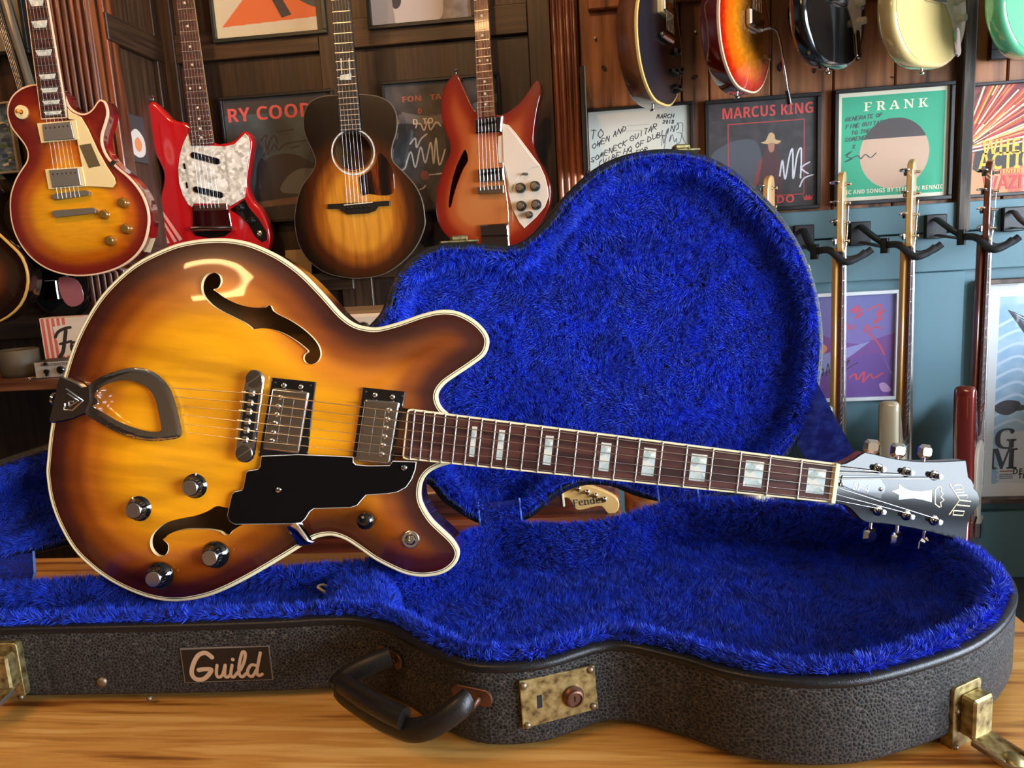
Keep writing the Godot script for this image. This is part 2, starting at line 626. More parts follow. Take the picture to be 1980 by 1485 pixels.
	for a in [[-1.11, -0.70], [-0.61, -0.13]]:
		for r in [[1.90, 1.975], [1.28, 1.36], [0.35, 0.55]]:
			rbox(wb, "rail", Vector3(a[0], r[0], ZW - 0.03), Vector3(a[1], r[1], ZW + 0.010), oak(2, 0))
		for q in [[1.36, 1.90, 4], [1.975, 2.75, 5], [0.55, 1.28, 7]]:
			rbox(wb, "panel", Vector3(a[0], q[0], ZW - 0.03), Vector3(a[1], q[1], ZW - 0.006), oak(q[2], 1))
	reeds("reed", -0.068, 0.002, ZW + 0.03, 4, y0, y1, wood("mahogany_light", [[0.25, 92, 46, 26], [0.5, 140, 80, 50], [0.75, 176, 112, 76]], 0.3, 1, 6, 0.02, 14.0, 0.5, true), "trim_2")
	# planks
	var px := [1122, 1317, 1371, 1490, 1611, 1730, 1852, 1949, 2070, 2200, 2330, 2460, 2600, 2760, 2940, 3140, 3360, 3600, 3900, 4240]
	for i in px.size() - 1:
		var xa := at_z(px[i], 150, ZW).x + 0.0015
		var xb := minf(at_z(px[i + 1], 150, ZW).x - 0.0015, 3.6)
		if xb > xa + 0.02:
			rbox(wb, "plank", Vector3(xa, 1.385, ZW - 0.03), Vector3(xb, y1, ZW + rng.randf_range(-0.004, 0.003)), pine(i), 0.003)
	rbox(wb, "batten", Vector3(0.03, 1.94, ZW), Vector3(0.40, 2.02, ZW + 0.02), pine(2), 0.003)
	rbox(wb, "batten", Vector3(0.58, 1.905, ZW), Vector3(0.93, 1.99, ZW + 0.02), pine(2), 0.003)
	var post := wood("grey_post", [[0.25, 52, 44, 38], [0.5, 92, 82, 72], [0.75, 126, 114, 100]], 0.7, 1, 9, 0.02, 10.0, 0.0, true)
	rbox(wb, "post", Vector3(0.962, 1.315, ZW), Vector3(0.992, y1, ZW + 0.03), post, 0.003)
	for nail in [[1151, 74], [1408, 60], [1345, 62], [975, 58]]:
		var n := at_z(nail[0], nail[1], ZW + 0.004)
		part(wb, "nail", lathem([[0.004, 0], [0.004, 0.003], [0, 0.005]], 8), mat("nail", 170, 165, 160, 0.4, 0.8), Transform3D(Basis.IDENTITY, n))
	for kn in [[1310, 66, 11], [1345, 150, 7], [1508, 131, 9], [1512, 124, 6], [1575, 137, 6], [1168, 132, 8], [1660, 110, 10], [1700, 40, 8], [1300, 138, 7], [1880, 150, 5], [1725, 150, 4], [1470, 95, 7]]:
		var kp := at_z(kn[0], kn[1], ZW)
		part(wb, "knot", slab(circle(Vector2.ZERO, kn[2] * 0.0006, kn[2] * 0.0011, 12), 0.0, 0.0036, 0.0006), mat("knot_dark", 44, 25, 15, 0.6), Transform3D(Basis(Vector3.BACK, kn[0] * 0.7), kp))
	var teal := mat("teal_paint", 88, 124, 134, 0.55)
	var ws := struct("wall_wainscot")
	rbox(ws, "panel", Vector3(0.02, y0, ZW - 0.02), Vector3(3.6, 1.30, ZW - 0.006), teal, 0.0)
	rbox(ws, "cap_board", Vector3(0.02, 1.318, ZW - 0.02), Vector3(3.6, 1.392, ZW + 0.018), teal)
	rbox(ws, "top_rail", Vector3(0.02, 1.20, ZW - 0.02), Vector3(0.862, 1.314, ZW + 0.014), teal)
	rbox(ws, "top_rail", Vector3(0.864, 1.215, ZW - 0.02), Vector3(3.6, 1.314, ZW + 0.016), teal)
	rbox(ws, "stile", Vector3(0.855, 0.55, ZW - 0.02), Vector3(0.992, 1.213, ZW + 0.015), teal)
	rbox(ws, "stile", Vector3(0.02, 0.55, ZW - 0.02), Vector3(0.16, 1.199, ZW + 0.014), teal)
	rbox(ws, "bottom_rail", Vector3(0.02, y0, ZW - 0.02), Vector3(3.6, 0.545, ZW + 0.016), teal)

	# the counter
	var t := thing("wooden_counter", "honey-coloured oak counter under the open guitar case", "table", Transform3D(Basis.IDENTITY, Vector3(-0.35, y0 - 0.008, -0.6)))
	var top := wood("counter_oak", [[0.10, 124, 70, 26], [0.24, 184, 122, 52], [0.40, 218, 156, 76], [0.55, 206, 142, 64], [0.68, 226, 168, 88], [0.90, 238, 184, 106]], 0.34, 0, 31, 0.013, 16.0, 0.3)
	part(t, "counter_top", boxm(Vector3(0, 0.525, 0), Vector3(1.64, 0.05, 0.98), 0.004), top)
	for sx in [-1, 1]:
		for sz in [-1, 1]:
			part(t, "leg", boxm(Vector3(sx * 0.74, 0.25, sz * 0.42), Vector3(0.08, 0.50, 0.08), 0.004), top)
		part(t, "apron", boxm(Vector3(0, 0.45, sx * 0.44), Vector3(1.40, 0.10, 0.025), 0.003), top)

# ---------- printing on small images ----------
func dab(im: Image, x: float, y: float, r: float, c: Color) -> void:
	var y0 := int(floor(y - r))
	for j in range(maxi(y0, 0), mini(int(ceil(y + r)) + 1, im.get_height())):
		var h := r * r - (j - y) * (j - y)
		if h > 0:
			var w := sqrt(h)
			var a := maxi(int(round(x - w)), 0)
			var b := mini(int(round(x + w)) + 1, im.get_width())
			if b > a:
				im.fill_rect(Rect2i(a, j, b - a, 1), c)

func stroke(im: Image, pts: Array, r: float, c: Color, soft := true, ox := 0.0, oy := 0.0, k := 1.0) -> void:
	var p := PackedVector2Array()
	for i in range(0, pts.size(), 2):
		p.append(Vector2(ox + pts[i] * k, oy + pts[i + 1] * k))
	if soft and p.size() > 2:
		p = smooth(p, 5, false)
	for i in p.size() - 1:
		var m := int(ceil(p[i].distance_to(p[i + 1]) / maxf(r * 0.6, 0.6))) + 1
		for s in m:
			var q := p[i].lerp(p[i + 1], float(s) / m)
			dab(im, q.x, q.y, r, c)
	dab(im, p[p.size() - 1].x, p[p.size() - 1].y, r, c)

func fill_poly(im: Image, pts: Array, c: Color, soft := false) -> void:
	var p := PackedVector2Array()
	for i in range(0, pts.size(), 2):
		p.append(Vector2(pts[i], pts[i + 1]))
	if soft:
		p = smooth(p, 5)
	for j in im.get_height():
		var xs := []
		for i in p.size():
			var a := p[i]
			var b := p[(i + 1) % p.size()]
			if (a.y <= j + 0.5) != (b.y <= j + 0.5):
				xs.append(a.x + (b.x - a.x) * (j + 0.5 - a.y) / (b.y - a.y))
		xs.sort()
		for i in range(0, xs.size() - 1, 2):
			var x0 := clampi(int(round(xs[i])), 0, im.get_width())
			var x1 := clampi(int(round(xs[i + 1])), 0, im.get_width())
			if x1 > x0:
				im.fill_rect(Rect2i(x0, j, x1 - x0, 1), c)

const HAND := {"A": "0 6 2 0 4 6,1 4 3 4", "B": "0 6 0 0 3 1 3 2 0 3 4 4 3 6 0 6", "C": "4 1 2 0 0 2 0 4 2 6 4 5", "D": "0 6 0 0 3 1 4 3 3 5 0 6", "E": "4 0 0 0 0 6 4 6,0 3 3 3", "F": "4 0 0 0 0 6,0 3 3 3", "G": "4 1 2 0 0 2 0 4 2 6 4 5 4 3 2 3", "H": "0 0 0 6,4 0 4 6,0 3 4 3", "I": "2 0 2 6", "K": "0 0 0 6,4 0 0 3 4 6", "L": "0 0 0 6 4 6", "M": "0 6 1 0 2 4 3 0 4 6", "N": "0 6 0 0 4 6 4 0", "O": "2 0 0 2 0 4 2 6 4 4 4 2 2 0", "P": "0 6 0 0 3 0 4 2 3 3 0 3", "Q": "2 0 0 2 0 4 2 6 4 4 4 2 2 0,3 4 5 7", "R": "0 6 0 0 3 0 4 2 3 3 0 3 4 6", "S": "4 1 2 0 0 1 1 3 4 4 3 6 0 5", "T": "0 0 4 0,2 0 2 6", "U": "0 0 0 4 2 6 4 4 4 0", "V": "0 0 2 6 4 0", "W": "0 0 1 6 2 2 3 6 4 0", "X": "0 0 4 6,4 0 0 6", "Y": "0 0 2 3 4 0,2 3 1 6", "(": "3 -1 1 2 1 5 3 7", ")": "1 -1 3 2 3 5 1 7", "0": "2 0 0 3 2 6 4 3 2 0", "1": "2 0 2 6", "2": "0 1 2 0 4 1 3 3 0 6 4 6", "8": "2 3 0 1 2 0 4 1 2 3 0 5 2 6 4 5 2 3", "!": "2 0 2 4,2 6 2 6", "4": "3 6 3 0 0 4 4 4", "-": "0 3 4 3"}

func write(im: Image, text: String, x: float, y: float, h: float, r: float, c: Color, slope := 0.0, slant := 0.15, wob := 0.06) -> void:
	var k := h / 6.0
	var g := RandomNumberGenerator.new()
	g.seed = text.hash()
	for ch in text:
		if HAND.has(ch):
			for line in HAND[ch].split(","):
				var a := []
				var w: PackedStringArray = line.split(" ")
				for i in range(0, w.size(), 2):
					var u := float(w[i]) + g.randf_range(-wob, wob) * 6
					var v := float(w[i + 1]) + g.randf_range(-wob, wob) * 6
					a.append(x + (u + (6 - v) * slant) * k)
					a.append(y + v * k)
				if a.size() > 3:
					stroke(im, a, r, c, false)
				else:
					dab(im, a[0], a[1], r, c)
		x += k * (5.8 if HAND.has(ch) else 3.5)
		y += slope * k * 5.8

func picture_mat(im: Image, rough := 0.6) -> StandardMaterial3D:
	var m := StandardMaterial3D.new()
	m.albedo_texture = ImageTexture.create_from_image(im)
	m.roughness = rough
	return m

# flat printed sheet: quad with the picture, facing +z
func sheet(w: float, h: float, c := Vector2.ZERO) -> ArrayMesh:
	var s := SurfaceTool.new()
	s.begin(Mesh.PRIMITIVE_TRIANGLES)
	for q in [[-1, -1, 0, 1], [1, 1, 1, 0], [1, -1, 1, 1], [-1, -1, 0, 1], [-1, 1, 0, 0], [1, 1, 1, 0]]:
		s.set_normal(Vector3.BACK)
		s.set_uv(Vector2(q[2], q[3]))
		s.add_vertex(Vector3(c.x + q[0] * w / 2, c.y + q[1] * h / 2, 0))
	return s.commit()

func text_mesh(text: String, h: float, serif := false, bold := true, depth := 0.0006) -> TextMesh:
	var f := SystemFont.new()
	f.font_names = PackedStringArray(["Droid Serif" if serif else "Droid Sans"])
	f.font_weight = 700 if bold else 400
	var t := TextMesh.new()
	t.font = f
	t.text = text
	t.font_size = 64
	t.pixel_size = h / 46.0
	t.depth = depth
	t.curve_step = 2.0
	return t

# ---------- plush ----------
func tuft() -> ArrayMesh:
	var s := SurfaceTool.new()
	s.begin(Mesh.PRIMITIVE_TRIANGLES)
	s.set_smooth_group(-1)
	var g := RandomNumberGenerator.new()
	g.seed = 5
	for i in 8:
		var a := g.randf() * TAU
		var o := Vector3(g.randf_range(-1, 1), 0, g.randf_range(-1, 1)) * 0.0016
		var d := Vector3(cos(a), 0, sin(a))
		var w := d.cross(Vector3.UP) * 0.00032
		var h := g.randf_range(0.6, 1.0)
		var m := o + Vector3.UP * 0.0045 * h + d * 0.0008
		var e := o + Vector3.UP * 0.0080 * h + d * 0.0028
		for v in [o - w, o + w, m + w * 0.8, o - w, m + w * 0.8, m - w * 0.8, m - w * 0.8, m + w * 0.8, e]:
			s.add_vertex(v)
	s.generate_normals()
	return s.commit()

func pile(parent: MeshInstance3D, gap: float, sd: int, long := 1.0) -> void:
	var f := parent.mesh.get_faces()
	var g := RandomNumberGenerator.new()
	g.seed = sd
	var flow := noise(FastNoiseLite.TYPE_SIMPLEX_SMOOTH, 9.0, 3, sd)
	var tone := noise(FastNoiseLite.TYPE_SIMPLEX_SMOOTH, 30.0, 3, sd + 40)
	var xs: Array[Transform3D] = []
	var cs := PackedColorArray()
	var carry := 0.0
	for i in range(0, f.size(), 3):
		var a := f[i]
		var b := f[i + 1]
		var c := f[i + 2]
		var n := (c - a).cross(b - a)
		var area := n.length() / 2.0
		if area < 1e-9:
			continue
		n = n.normalized()
		var many := area / (gap * gap) + carry
		var k := int(many)
		carry = many - k
		for q in k:
			var u := sqrt(g.randf())
			var v := g.randf()
			var p := a * (1 - u) + b * (u * (1 - v)) + c * (u * v)
			var lean := Vector3(flow.get_noise_3d(p.x, p.y, p.z + 3.0), flow.get_noise_3d(p.x + 7.0, p.y, p.z), flow.get_noise_3d(p.x, p.y + 5.0, p.z)) * 2.6
			lean -= n * lean.dot(n)
			var up := (n + lean.limit_length(0.9) + Vector3(g.randf_range(-1, 1), g.randf_range(-1, 1), g.randf_range(-1, 1)) * 0.3).normalized()
			var side := up.cross(Vector3(g.randf_range(-1, 1), g.randf_range(-1, 1), g.randf_range(-1, 1))).normalized()
			var sc := g.randf_range(0.7, 1.2) * long
			xs.append(Transform3D(Basis(side * sc, up * sc, side.cross(up) * sc), p - n * 0.0005))
			var t := 1.0 + tone.get_noise_3d(p.x, p.y, p.z) * 0.5 + g.randf_range(-0.15, 0.15)
			cs.append(Color(0.0 * t, 0.044 * t, 0.58 * t))
	var mm := MultiMesh.new()
	mm.transform_format = MultiMesh.TRANSFORM_3D
	mm.use_colors = true
	mm.mesh = mats["tuft"]
	mm.instance_count = xs.size()
	for i in xs.size():
		mm.set_instance_transform(i, xs[i])
		mm.set_instance_color(i, cs[i])
	var o := MultiMeshInstance3D.new()
	o.name = "pile"
	o.multimesh = mm
	o.material_override = mats["pile"]
	o.set_meta("kind", "stuff")
	parent.add_child(o, true)

var case_t: Transform3D
var lid_t: Transform3D

func case_open() -> void:
	mats["tuft"] = tuft()
	var pm := mat("pile", 255, 255, 255, 0.62)
	pm.vertex_color_use_as_albedo = true
	pm.backlight_enabled = true
	pm.backlight = Color(0.0, 0.12, 0.55)
	pm.rim_enabled = true
	pm.rim = 0.25
	pm.rim_tint = 1.0
	var plush := mat("plush", 3, 14, 90, 0.9)
	var cloth := wood("blue_cloth", [[0.3, 20, 40, 130], [0.5, 28, 58, 165], [0.7, 60, 96, 200]], 0.85, 0, 61, 0.01, 2.0)
	var tolex := mat("tolex", 255, 255, 255, 0.6)
	tolex.metallic_specular = 0.3
	var cell := noise(FastNoiseLite.TYPE_CELLULAR, 0.055, 1, 14)
	cell.cellular_return_type = FastNoiseLite.RETURN_DISTANCE2_SUB
	cell.domain_warp_enabled = true
	cell.domain_warp_amplitude = 9.0
	cell.domain_warp_frequency = 0.05
	tolex.albedo_texture = ntex(cell, 1024, ramp([[0.0, 98, 93, 86], [0.07, 72, 68, 64], [0.15, 38, 37, 36], [0.4, 26, 26, 27], [1.0, 21, 21, 23]]))
	tolex.normal_enabled = true
	tolex.normal_texture = ntex(cell, 1024, null, 7.0)
	tolex.normal_scale = 0.8
	tolex.uv1_triplanar = true
	tolex.uv1_scale = Vector3.ONE * 5.0
	var vinyl := mat("rim_vinyl", 20, 20, 22, 0.34)
	vinyl.metallic_specular = 0.4
	vinyl.normal_enabled = true
	vinyl.normal_texture = tolex.normal_texture
	vinyl.normal_scale = 0.6
	vinyl.uv1_triplanar = true
	vinyl.uv1_scale = Vector3.ONE * 14.0

	var O := Vector3(-0.132, 0.98, -0.955)
	var ax := Vector3(0.966, 0, -0.26).normalized()
	case_t = Transform3D(Basis(ax, Vector3.UP.cross(ax), Vector3.UP), O)
	var nb := Vector3(0.26, 0, 0.966).normalized()
	var th := deg_to_rad(6.0)
	var up := Vector3.UP * cos(th) - nb * sin(th)
	lid_t = Transform3D(Basis(ax, up, ax.cross(up)), O + Vector3(0, 0.004, 0))
	var k := thing("guitar_case", "open black guitar case lined with bright blue plush, lid standing up behind", "guitar case", case_t)
	var inv := case_t.affine_inverse()

	# base
	var sl := [-.70, .112, -.62, .120, -.538, .138, -.376, .177, -.26, .203, -.2, .213, -.169, .225, -.139, .253, -.12, .282, -.098, .314, -.065, .342, -.012, .351, .053, .337, .099, .369, .131, .403, .163, .425, .202, .439, .247, .442, .329, .427, .382, .405, .423, .378, .454, .350, .477, .318, .491, .282, .497, .240, .495, .20, .484, .155, .425, .079, .341, .022, .251, -.004, .193, .012, .142, .036, .087, .037, .050, .022, .001, -.002, -.044, .022, -.1, .062, -.15, .078, -.196, .076, -.265, .067, -.48, .032, -.546, .022, -.62, .010, -.70, .004, -.725, .03, -.73, .06, -.722, .09]
	var bp := PackedVector2Array()
	for i in range(0, sl.size(), 2):
		bp.append(Vector2(sl[i], -sl[i + 1]))
	bp = ccw(smooth(bp, 4))
	part(k, "base_shell", loftm(bp, [[0.008, -0.079], [0.0025, -0.077], [0, -0.072], [0, -0.006]], true, false, 0), tolex)
	part(k, "base_rim", loftm(bp, [[0, -0.0075], [-0.0013, -0.006], [-0.0015, -0.003], [0, 0.0], [0.004, 0.0012], [0.009, 0.0], [0.010, -0.006]], false, false, 0), vinyl)
	var lining := part(k, "base_lining", loftm(bp, [[0.009, -0.002], [0.011, 0.003], [0.015, 0.005], [0.020, 0.003], [0.024, -0.006], [0.027, -0.042], [0.032, -0.050], [0.040, -0.052]], false, true, 0), plush, Transform3D.IDENTITY, "bright blue plush lining")
	pile(lining, 0.0027, 3, 1.25)
	for fp in [[-0.60, 0.10], [-0.30, 0.15], [-0.06, 0.30], [0.20, 0.39], [0.42, 0.30], [0.20, 0.05]]:
		part(k, "foot", lathem([[0.009, -0.0872], [0.011, -0.084], [0.011, -0.078], [0.004, -0.076]], 16), vinyl, xf(fp[0], -fp[1], 0))
	# accessory box in the neck end, its lid and pull tab
	var bx := PackedVector2Array([Vector2(-0.50, -0.060), Vector2(-0.22, -0.096), Vector2(-0.215, -0.186), Vector2(-0.49, -0.125)])
	var box_lid := part(k, "box_lid", loftm(bx, [[0.004, -0.052], [0.0, -0.050], [0, -0.024], [0.003, -0.020]], false, true, 1), plush)
	pile(box_lid, 0.0027, 4, 1.2)
	var bl := smooth(PackedVector2Array([Vector2(-0.205, -0.10), Vector2(-0.175, -0.095), Vector2(-0.150, -0.105), Vector2(-0.135, -0.15), Vector2(-0.140, -0.20), Vector2(-0.175, -0.205), Vector2(-0.203, -0.195), Vector2(-0.207, -0.15)]), 3)
	var rest := part(k, "neck_rest", loftm(bl, [[0.0, -0.052], [0.0, -0.018], [0.004, -0.006], [0.014, -0.001]], false, true, 0), plush)
	pile(rest, 0.0027, 5, 1.2)
	var tp := inv * on_plane(626, 1140, case_t * Vector3(0, -0.12, -0.010), Vector3.UP)
	part(k, "pull_tab", tubem(smooth3(PackedVector3Array([tp + Vector3(0.016, -0.006, -0.014), tp + Vector3(0, -0.004, 0), tp + Vector3(-0.006, 0, 0.004), tp + Vector3(0.002, 0.006, 0.002), tp + Vector3(0.018, 0.004, -0.014)])), 0.0016, 6), mat("tab_cord", 196, 184, 150, 0.8))

	# lid
	var lp := locs(lid_t, [740, 600, 752, 560, 775, 520, 810, 488, 860, 471, 930, 471, 985, 475, 1020, 462, 1060, 422, 1100, 372, 1150, 327, 1210, 299, 1290, 287, 1360, 298, 1430, 335, 1500, 402, 1550, 478, 1580, 560, 1592, 640, 1590, 715, 1575, 790, 1540, 860, 1480, 922, 1400, 962, 1310, 973, 1240, 962, 1180, 940, 1120, 941, 1070, 967, 1030, 1000, 990, 1015, 960, 1014, 920, 1010, 860, 972, 815, 930])
	var neck := [-.17, .075, -.265, .067, -.48, .032, -.546, .022, -.62, .010, -.70, .004, -.725, .03, -.73, .06, -.722, .09, -.70, .112, -.62, .128, -.538, .148, -.376, .187, -.26, .213, -.2, .223, -.17, .236, -.14, .263]
	for i in range(0, neck.size(), 2):
		lp.append(Vector2(neck[i], neck[i + 1] + 0.004))
	lp = ccw(smooth(lp, 4))
	var lt := inv * lid_t
	part(k, "lid_shell", loftm(lp, [[0.012, -0.048], [0.004, -0.046], [0, -0.040], [0, -0.010]], true, false, 0), tolex, lt)
	part(k, "lid_rim", loftm(lp, [[0, -0.012], [-0.001, -0.006], [0.001, 0.0], [0.003, -0.001], [0.0045, 0.0015], [0.008, 0.002], [0.011, 0.0], [0.012, -0.006]], false, false, 0), vinyl, lt)
	var ll := part(k, "lid_lining", loftm(lp, [[0.011, -0.004], [0.013, 0.0], [0.017, 0.001], [0.021, -0.003], [0.026, -0.018], [0.036, -0.030], [0.052, -0.034]], false, true, 0), plush, lt, "bright blue plush lining of the lid")
	pile(ll, 0.0027, 6, 1.45)
	# cloth hinges, with frayed pale edges
	for h in [[926, 1010, 1008], [1268, 1355, 968], [-60, 66, 1112]]:
		var a := case_t.affine_inverse() * at_y(h[0], h[2], 0.985)
		var b := case_t.affine_inverse() * at_y(h[1], h[2], 0.985)
		begin()
		var n := 8
		for i in n:
			for q in [[-0.016, -0.004, -0.004, 0.005], [-0.004, 0.005, 0.002, 0.030]]:
				var xa := lerpf(a.x, b.x, float(i) / n)
				var xb := lerpf(a.x, b.x, float(i + 1) / n)
				quad(Vector3(xa, q[0], q[1]), Vector3(xb, q[0], q[1]), Vector3(xb, q[2], q[3]), Vector3(xa, q[2], q[3]))
				quad(Vector3(xa, q[0], q[1] - 0.0015), Vector3(xa, q[2], q[3] - 0.0015), Vector3(xb, q[2], q[3] - 0.0015), Vector3(xb, q[0], q[1] - 0.0015))
		var hp := part(k, "hinge_cloth", done(), plush)
		pile(hp, 0.003, 8 + int(h[2]), 0.5)
		for x in [a.x, b.x]:
			part(hp, "selvedge", tubem(PackedVector3Array([Vector3(x, -0.016, -0.003), Vector3(x, -0.004, 0.006), Vector3(x, 0.002, 0.032)]), 0.0016, 6), mat("selvedge", 92, 128, 205, 0.8))
	# cloth stay from lid to base at the right-hand end
	var s0 := lid_t * Vector3(loc(lid_t, 1572, 706).x, loc(lid_t, 1572, 706).y, -0.012)
	var s1 := lid_t * Vector3(loc(lid_t, 1535, 838).x, loc(lid_t, 1535, 838).y, -0.012)
	var e0 := at_y(1735, 1020, 0.965)
	var e1 := at_y(1650, 1010, 0.955)
	begin()
	for i in 10:
		var f0 := i / 10.0
		var f1 := (i + 1) / 10.0
		var sag := Vector3(0.0, -0.006, 0.004)
		var a0 := inv * (s0.lerp(e0, f0) + sag * sin(PI * f0))
		var a1 := inv * (s0.lerp(e0, f1) + sag * sin(PI * f1))
		var b0 := inv * (s1.lerp(e1, f0) + sag * sin(PI * f0))
		var b1 := inv * (s1.lerp(e1, f1) + sag * sin(PI * f1))
		st.set_smooth_group(2)
		quad(b0, b1, a1, a0)
		var d := Vector3(0, 0.0016, 0.0)
		st.set_smooth_group(3)
		quad(b0 + d, a0 + d, a1 + d, b1 + d)
		st.set_smooth_group(-1)
		quad(a0, a1, a1 + d, a0 + d)
		quad(b0, b0 + d, b1 + d, b1)
	part(k, "lid_stay", done(), cloth, Transform3D.IDENTITY, "dark blue cloth stay holding up the lid")

	# brass and leather on the front
	var brass := wood("old_brass", [[0.12, 92, 78, 52], [0.35, 142, 126, 84], [0.6, 164, 148, 100], [0.85, 182, 168, 122]], 0.4, 0, 71, 0.006, 1.0)
	brass.metallic = 0.85
	var bronze := mat("bronze", 104, 72, 56, 0.4, 0.7)
	var leather := mat("handle_leather", 26, 23, 21, 0.38)
	leather.metallic_specular = 0.4
	leather.normal_enabled = true
	leather.normal_texture = tolex.normal_texture
	leather.normal_scale = 0.35
	leather.uv1_triplanar = true
	leather.uv1_scale = Vector3.ONE * 12.0
	# handle
	var wa := Vector3(-0.2, 0.98, -0.675)
	var wbp := Vector3(-0.105, 0.98, -0.604)
	var tan := (wbp - wa).normalized()
	var outw := Vector3(-tan.z, 0, tan.x)
	if outw.z < 0:
		outw = -outw
	var hpt := func(x: float, y: float, off: float) -> Vector3:
		return inv * on_plane(x, y, wa + outw * off, outw)
	var h := thing_part(k, "handle")
	var strap := smooth3(PackedVector3Array([hpt.call(757, 1270, 0.012), hpt.call(712, 1287, 0.030), hpt.call(668, 1311, 0.046), hpt.call(657, 1334, 0.052), hpt.call(700, 1368, 0.054), hpt.call(752, 1398, 0.054), hpt.call(800, 1412, 0.052), hpt.call(845, 1398, 0.044), hpt.call(888, 1368, 0.030), hpt.call(905, 1352, 0.020)]), 5)
	part(h, "strap", tubem(strap, 0.0062, 10, 0.0105, Vector3(0, 0.3, 1)), leather)
	part(h, "grip", tubem(smooth3(PackedVector3Array([hpt.call(664, 1322, 0.055), hpt.call(700, 1347, 0.058), hpt.call(740, 1370, 0.058), hpt.call(782, 1390, 0.055)]), 5), 0.0085, 12, 0.0098, Vector3(0, 0.3, 1)), leather)
	for e in [[757, 1268, 735, 1205, 800, 1238], [915, 1342, 880, 1277, 950, 1291]]:
		var hf := inv * wall_frame(e[2], e[3], e[4], e[5], e[0], e[1], 0.001)
		var c := hf.origin
		var bs := hf.basis
		part(h, "mount_plate", slab(rect2(-0.020, -0.008, 0.020, 0.008, 0.0075), 0.0, 0.0025), bronze, Transform3D(bs, c))
		part(h, "post", tubem(PackedVector3Array([Vector3(-0.007, -0.002, 0.002), Vector3(-0.007, -0.002, 0.016), Vector3(0.007, -0.002, 0.016), Vector3(0.007, -0.002, 0.002)]), 0.0032, 8), bronze, Transform3D(bs, c))

	var lock := wall_frame(1003, 1286, 1148, 1254, 1078, 1347, 0.0012)
	var q := locs(lock, [1003, 1316, 1148, 1285, 1156, 1368, 1010, 1408])
	var lo := thing_part(k, "lock", inv * lock)
	part(lo, "plate", slab(q, -0.001, 0.002, 0.0006, -1), brass)
	for c in [[1011, 1324], [1140, 1293], [1146, 1363], [1019, 1400]]:
		var v := loc(lock, c[0], c[1])
		part(lo, "rivet", lathem([[0.0032, 0.001], [0.0034, 0.003], [0.002, 0.0042], [0, 0.0045]], 12, false), mat("rivet", 126, 110, 88, 0.45, 0.8), xf(v.x, v.y, 0))
	var cyl := loc(lock, 1106, 1343)
	part(lo, "lock_cylinder", lathem([[0.0098, 0.001], [0.0098, 0.004], [0.0082, 0.006], [0.0076, 0.0085], [0.0062, 0.009], [0.006, 0.0075], [0, 0.0075]], 24), bronze, xf(cyl.x, cyl.y, 0))
	part(lo, "keyhole", boxm(Vector3.ZERO, Vector3(0.0012, 0.005, 0.0006)), mat("void_black", 8, 8, 8, 0.8), xf(cyl.x, cyl.y, 0.0078))
	var slot := loc(lock, 1042, 1354)
	part(lo, "slot", boxm(Vector3.ZERO, Vector3(0.0045, 0.012, 0.0008)), mat("void_black", 8, 8, 8, 0.8), xf(slot.x, slot.y, 0.002))

	for a in [[1778, 1280, 1908, 1225, 1852, 1382, "right"], [0, 1215, 300, 1208, 20, 1296, "left"]]:
		var fr := wall_frame(a[0], a[1], a[2], a[3], a[4], a[5], 0.006)
		var la := thing_part(k, "latch", inv * fr)
		part(la, "back_plate", slab(rect2(-0.018, -0.026, 0.018, 0.034, 0.004), -0.010, 0.002), brass)
		part(la, "housing", boxm(Vector3(0.003, 0.008, 0.008), Vector3(0.025, 0.036, 0.014), 0.002), brass)
		part(la, "lever", boxm(Vector3.ZERO, Vector3(0.024, 0.030, 0.003), 0.001), brass, Transform3D(Basis(Vector3.RIGHT, deg_to_rad(-76)), Vector3(0.004, -0.013, 0.024)))
		part(la, "lever_tip", lathem([[0.0, -0.006], [0.007, -0.003], [0.009, 0.0], [0.007, 0.003], [0.0, 0.005]], 14, false), brass, Transform3D(Basis(Vector3.RIGHT, deg_to_rad(-76)), Vector3(0.004, -0.017, 0.040)))
		for sx in [-0.010, 0.016]:
			part(la, "hasp_arm", boxm(Vector3(0, -0.030, 0), Vector3(0.0022, 0.062, 0.005), 0.0008), mat("steel_dull", 150, 142, 132, 0.35, 0.9), Transform3D(Basis(Vector3.RIGHT, deg_to_rad(-84)), Vector3(sx, -0.012, 0.014)))
		part(la, "hasp_bar", boxm(Vector3(0.003, -0.061, 0), Vector3(0.028, 0.003, 0.005), 0.001), mat("steel_dull", 150, 142, 132, 0.35, 0.9), Transform3D(Basis(Vector3.RIGHT, deg_to_rad(-84)), Vector3(0, -0.012, 0.014)))
		for c in [[-0.013, 0.012], [-0.013, -0.022], [0.013, -0.026]]:
			part(la, "rivet", lathem([[0.0028, 0.001], [0.003, 0.003], [0, 0.004]], 10, false), mat("rivet", 126, 110, 88, 0.45, 0.8), xf(c[0], c[1], 0))
	# name plate
	var nf := wall_frame(300, 1208, 640, 1195, 440, 1283, 0.001)
	var np := locs(nf, [356, 1320, 529, 1313, 524, 1246, 350, 1253])
	var w := (np[1].x - np[0].x + np[2].x - np[3].x) / 2
	var hh := (np[3].y - np[0].y + np[2].y - np[1].y) / 2
	var im := Image.create(512, 196, false, Image.FORMAT_RGB8)
	im.fill(Color(0.07, 0.065, 0.06))
	var gold := Color(0.70, 0.57, 0.45)
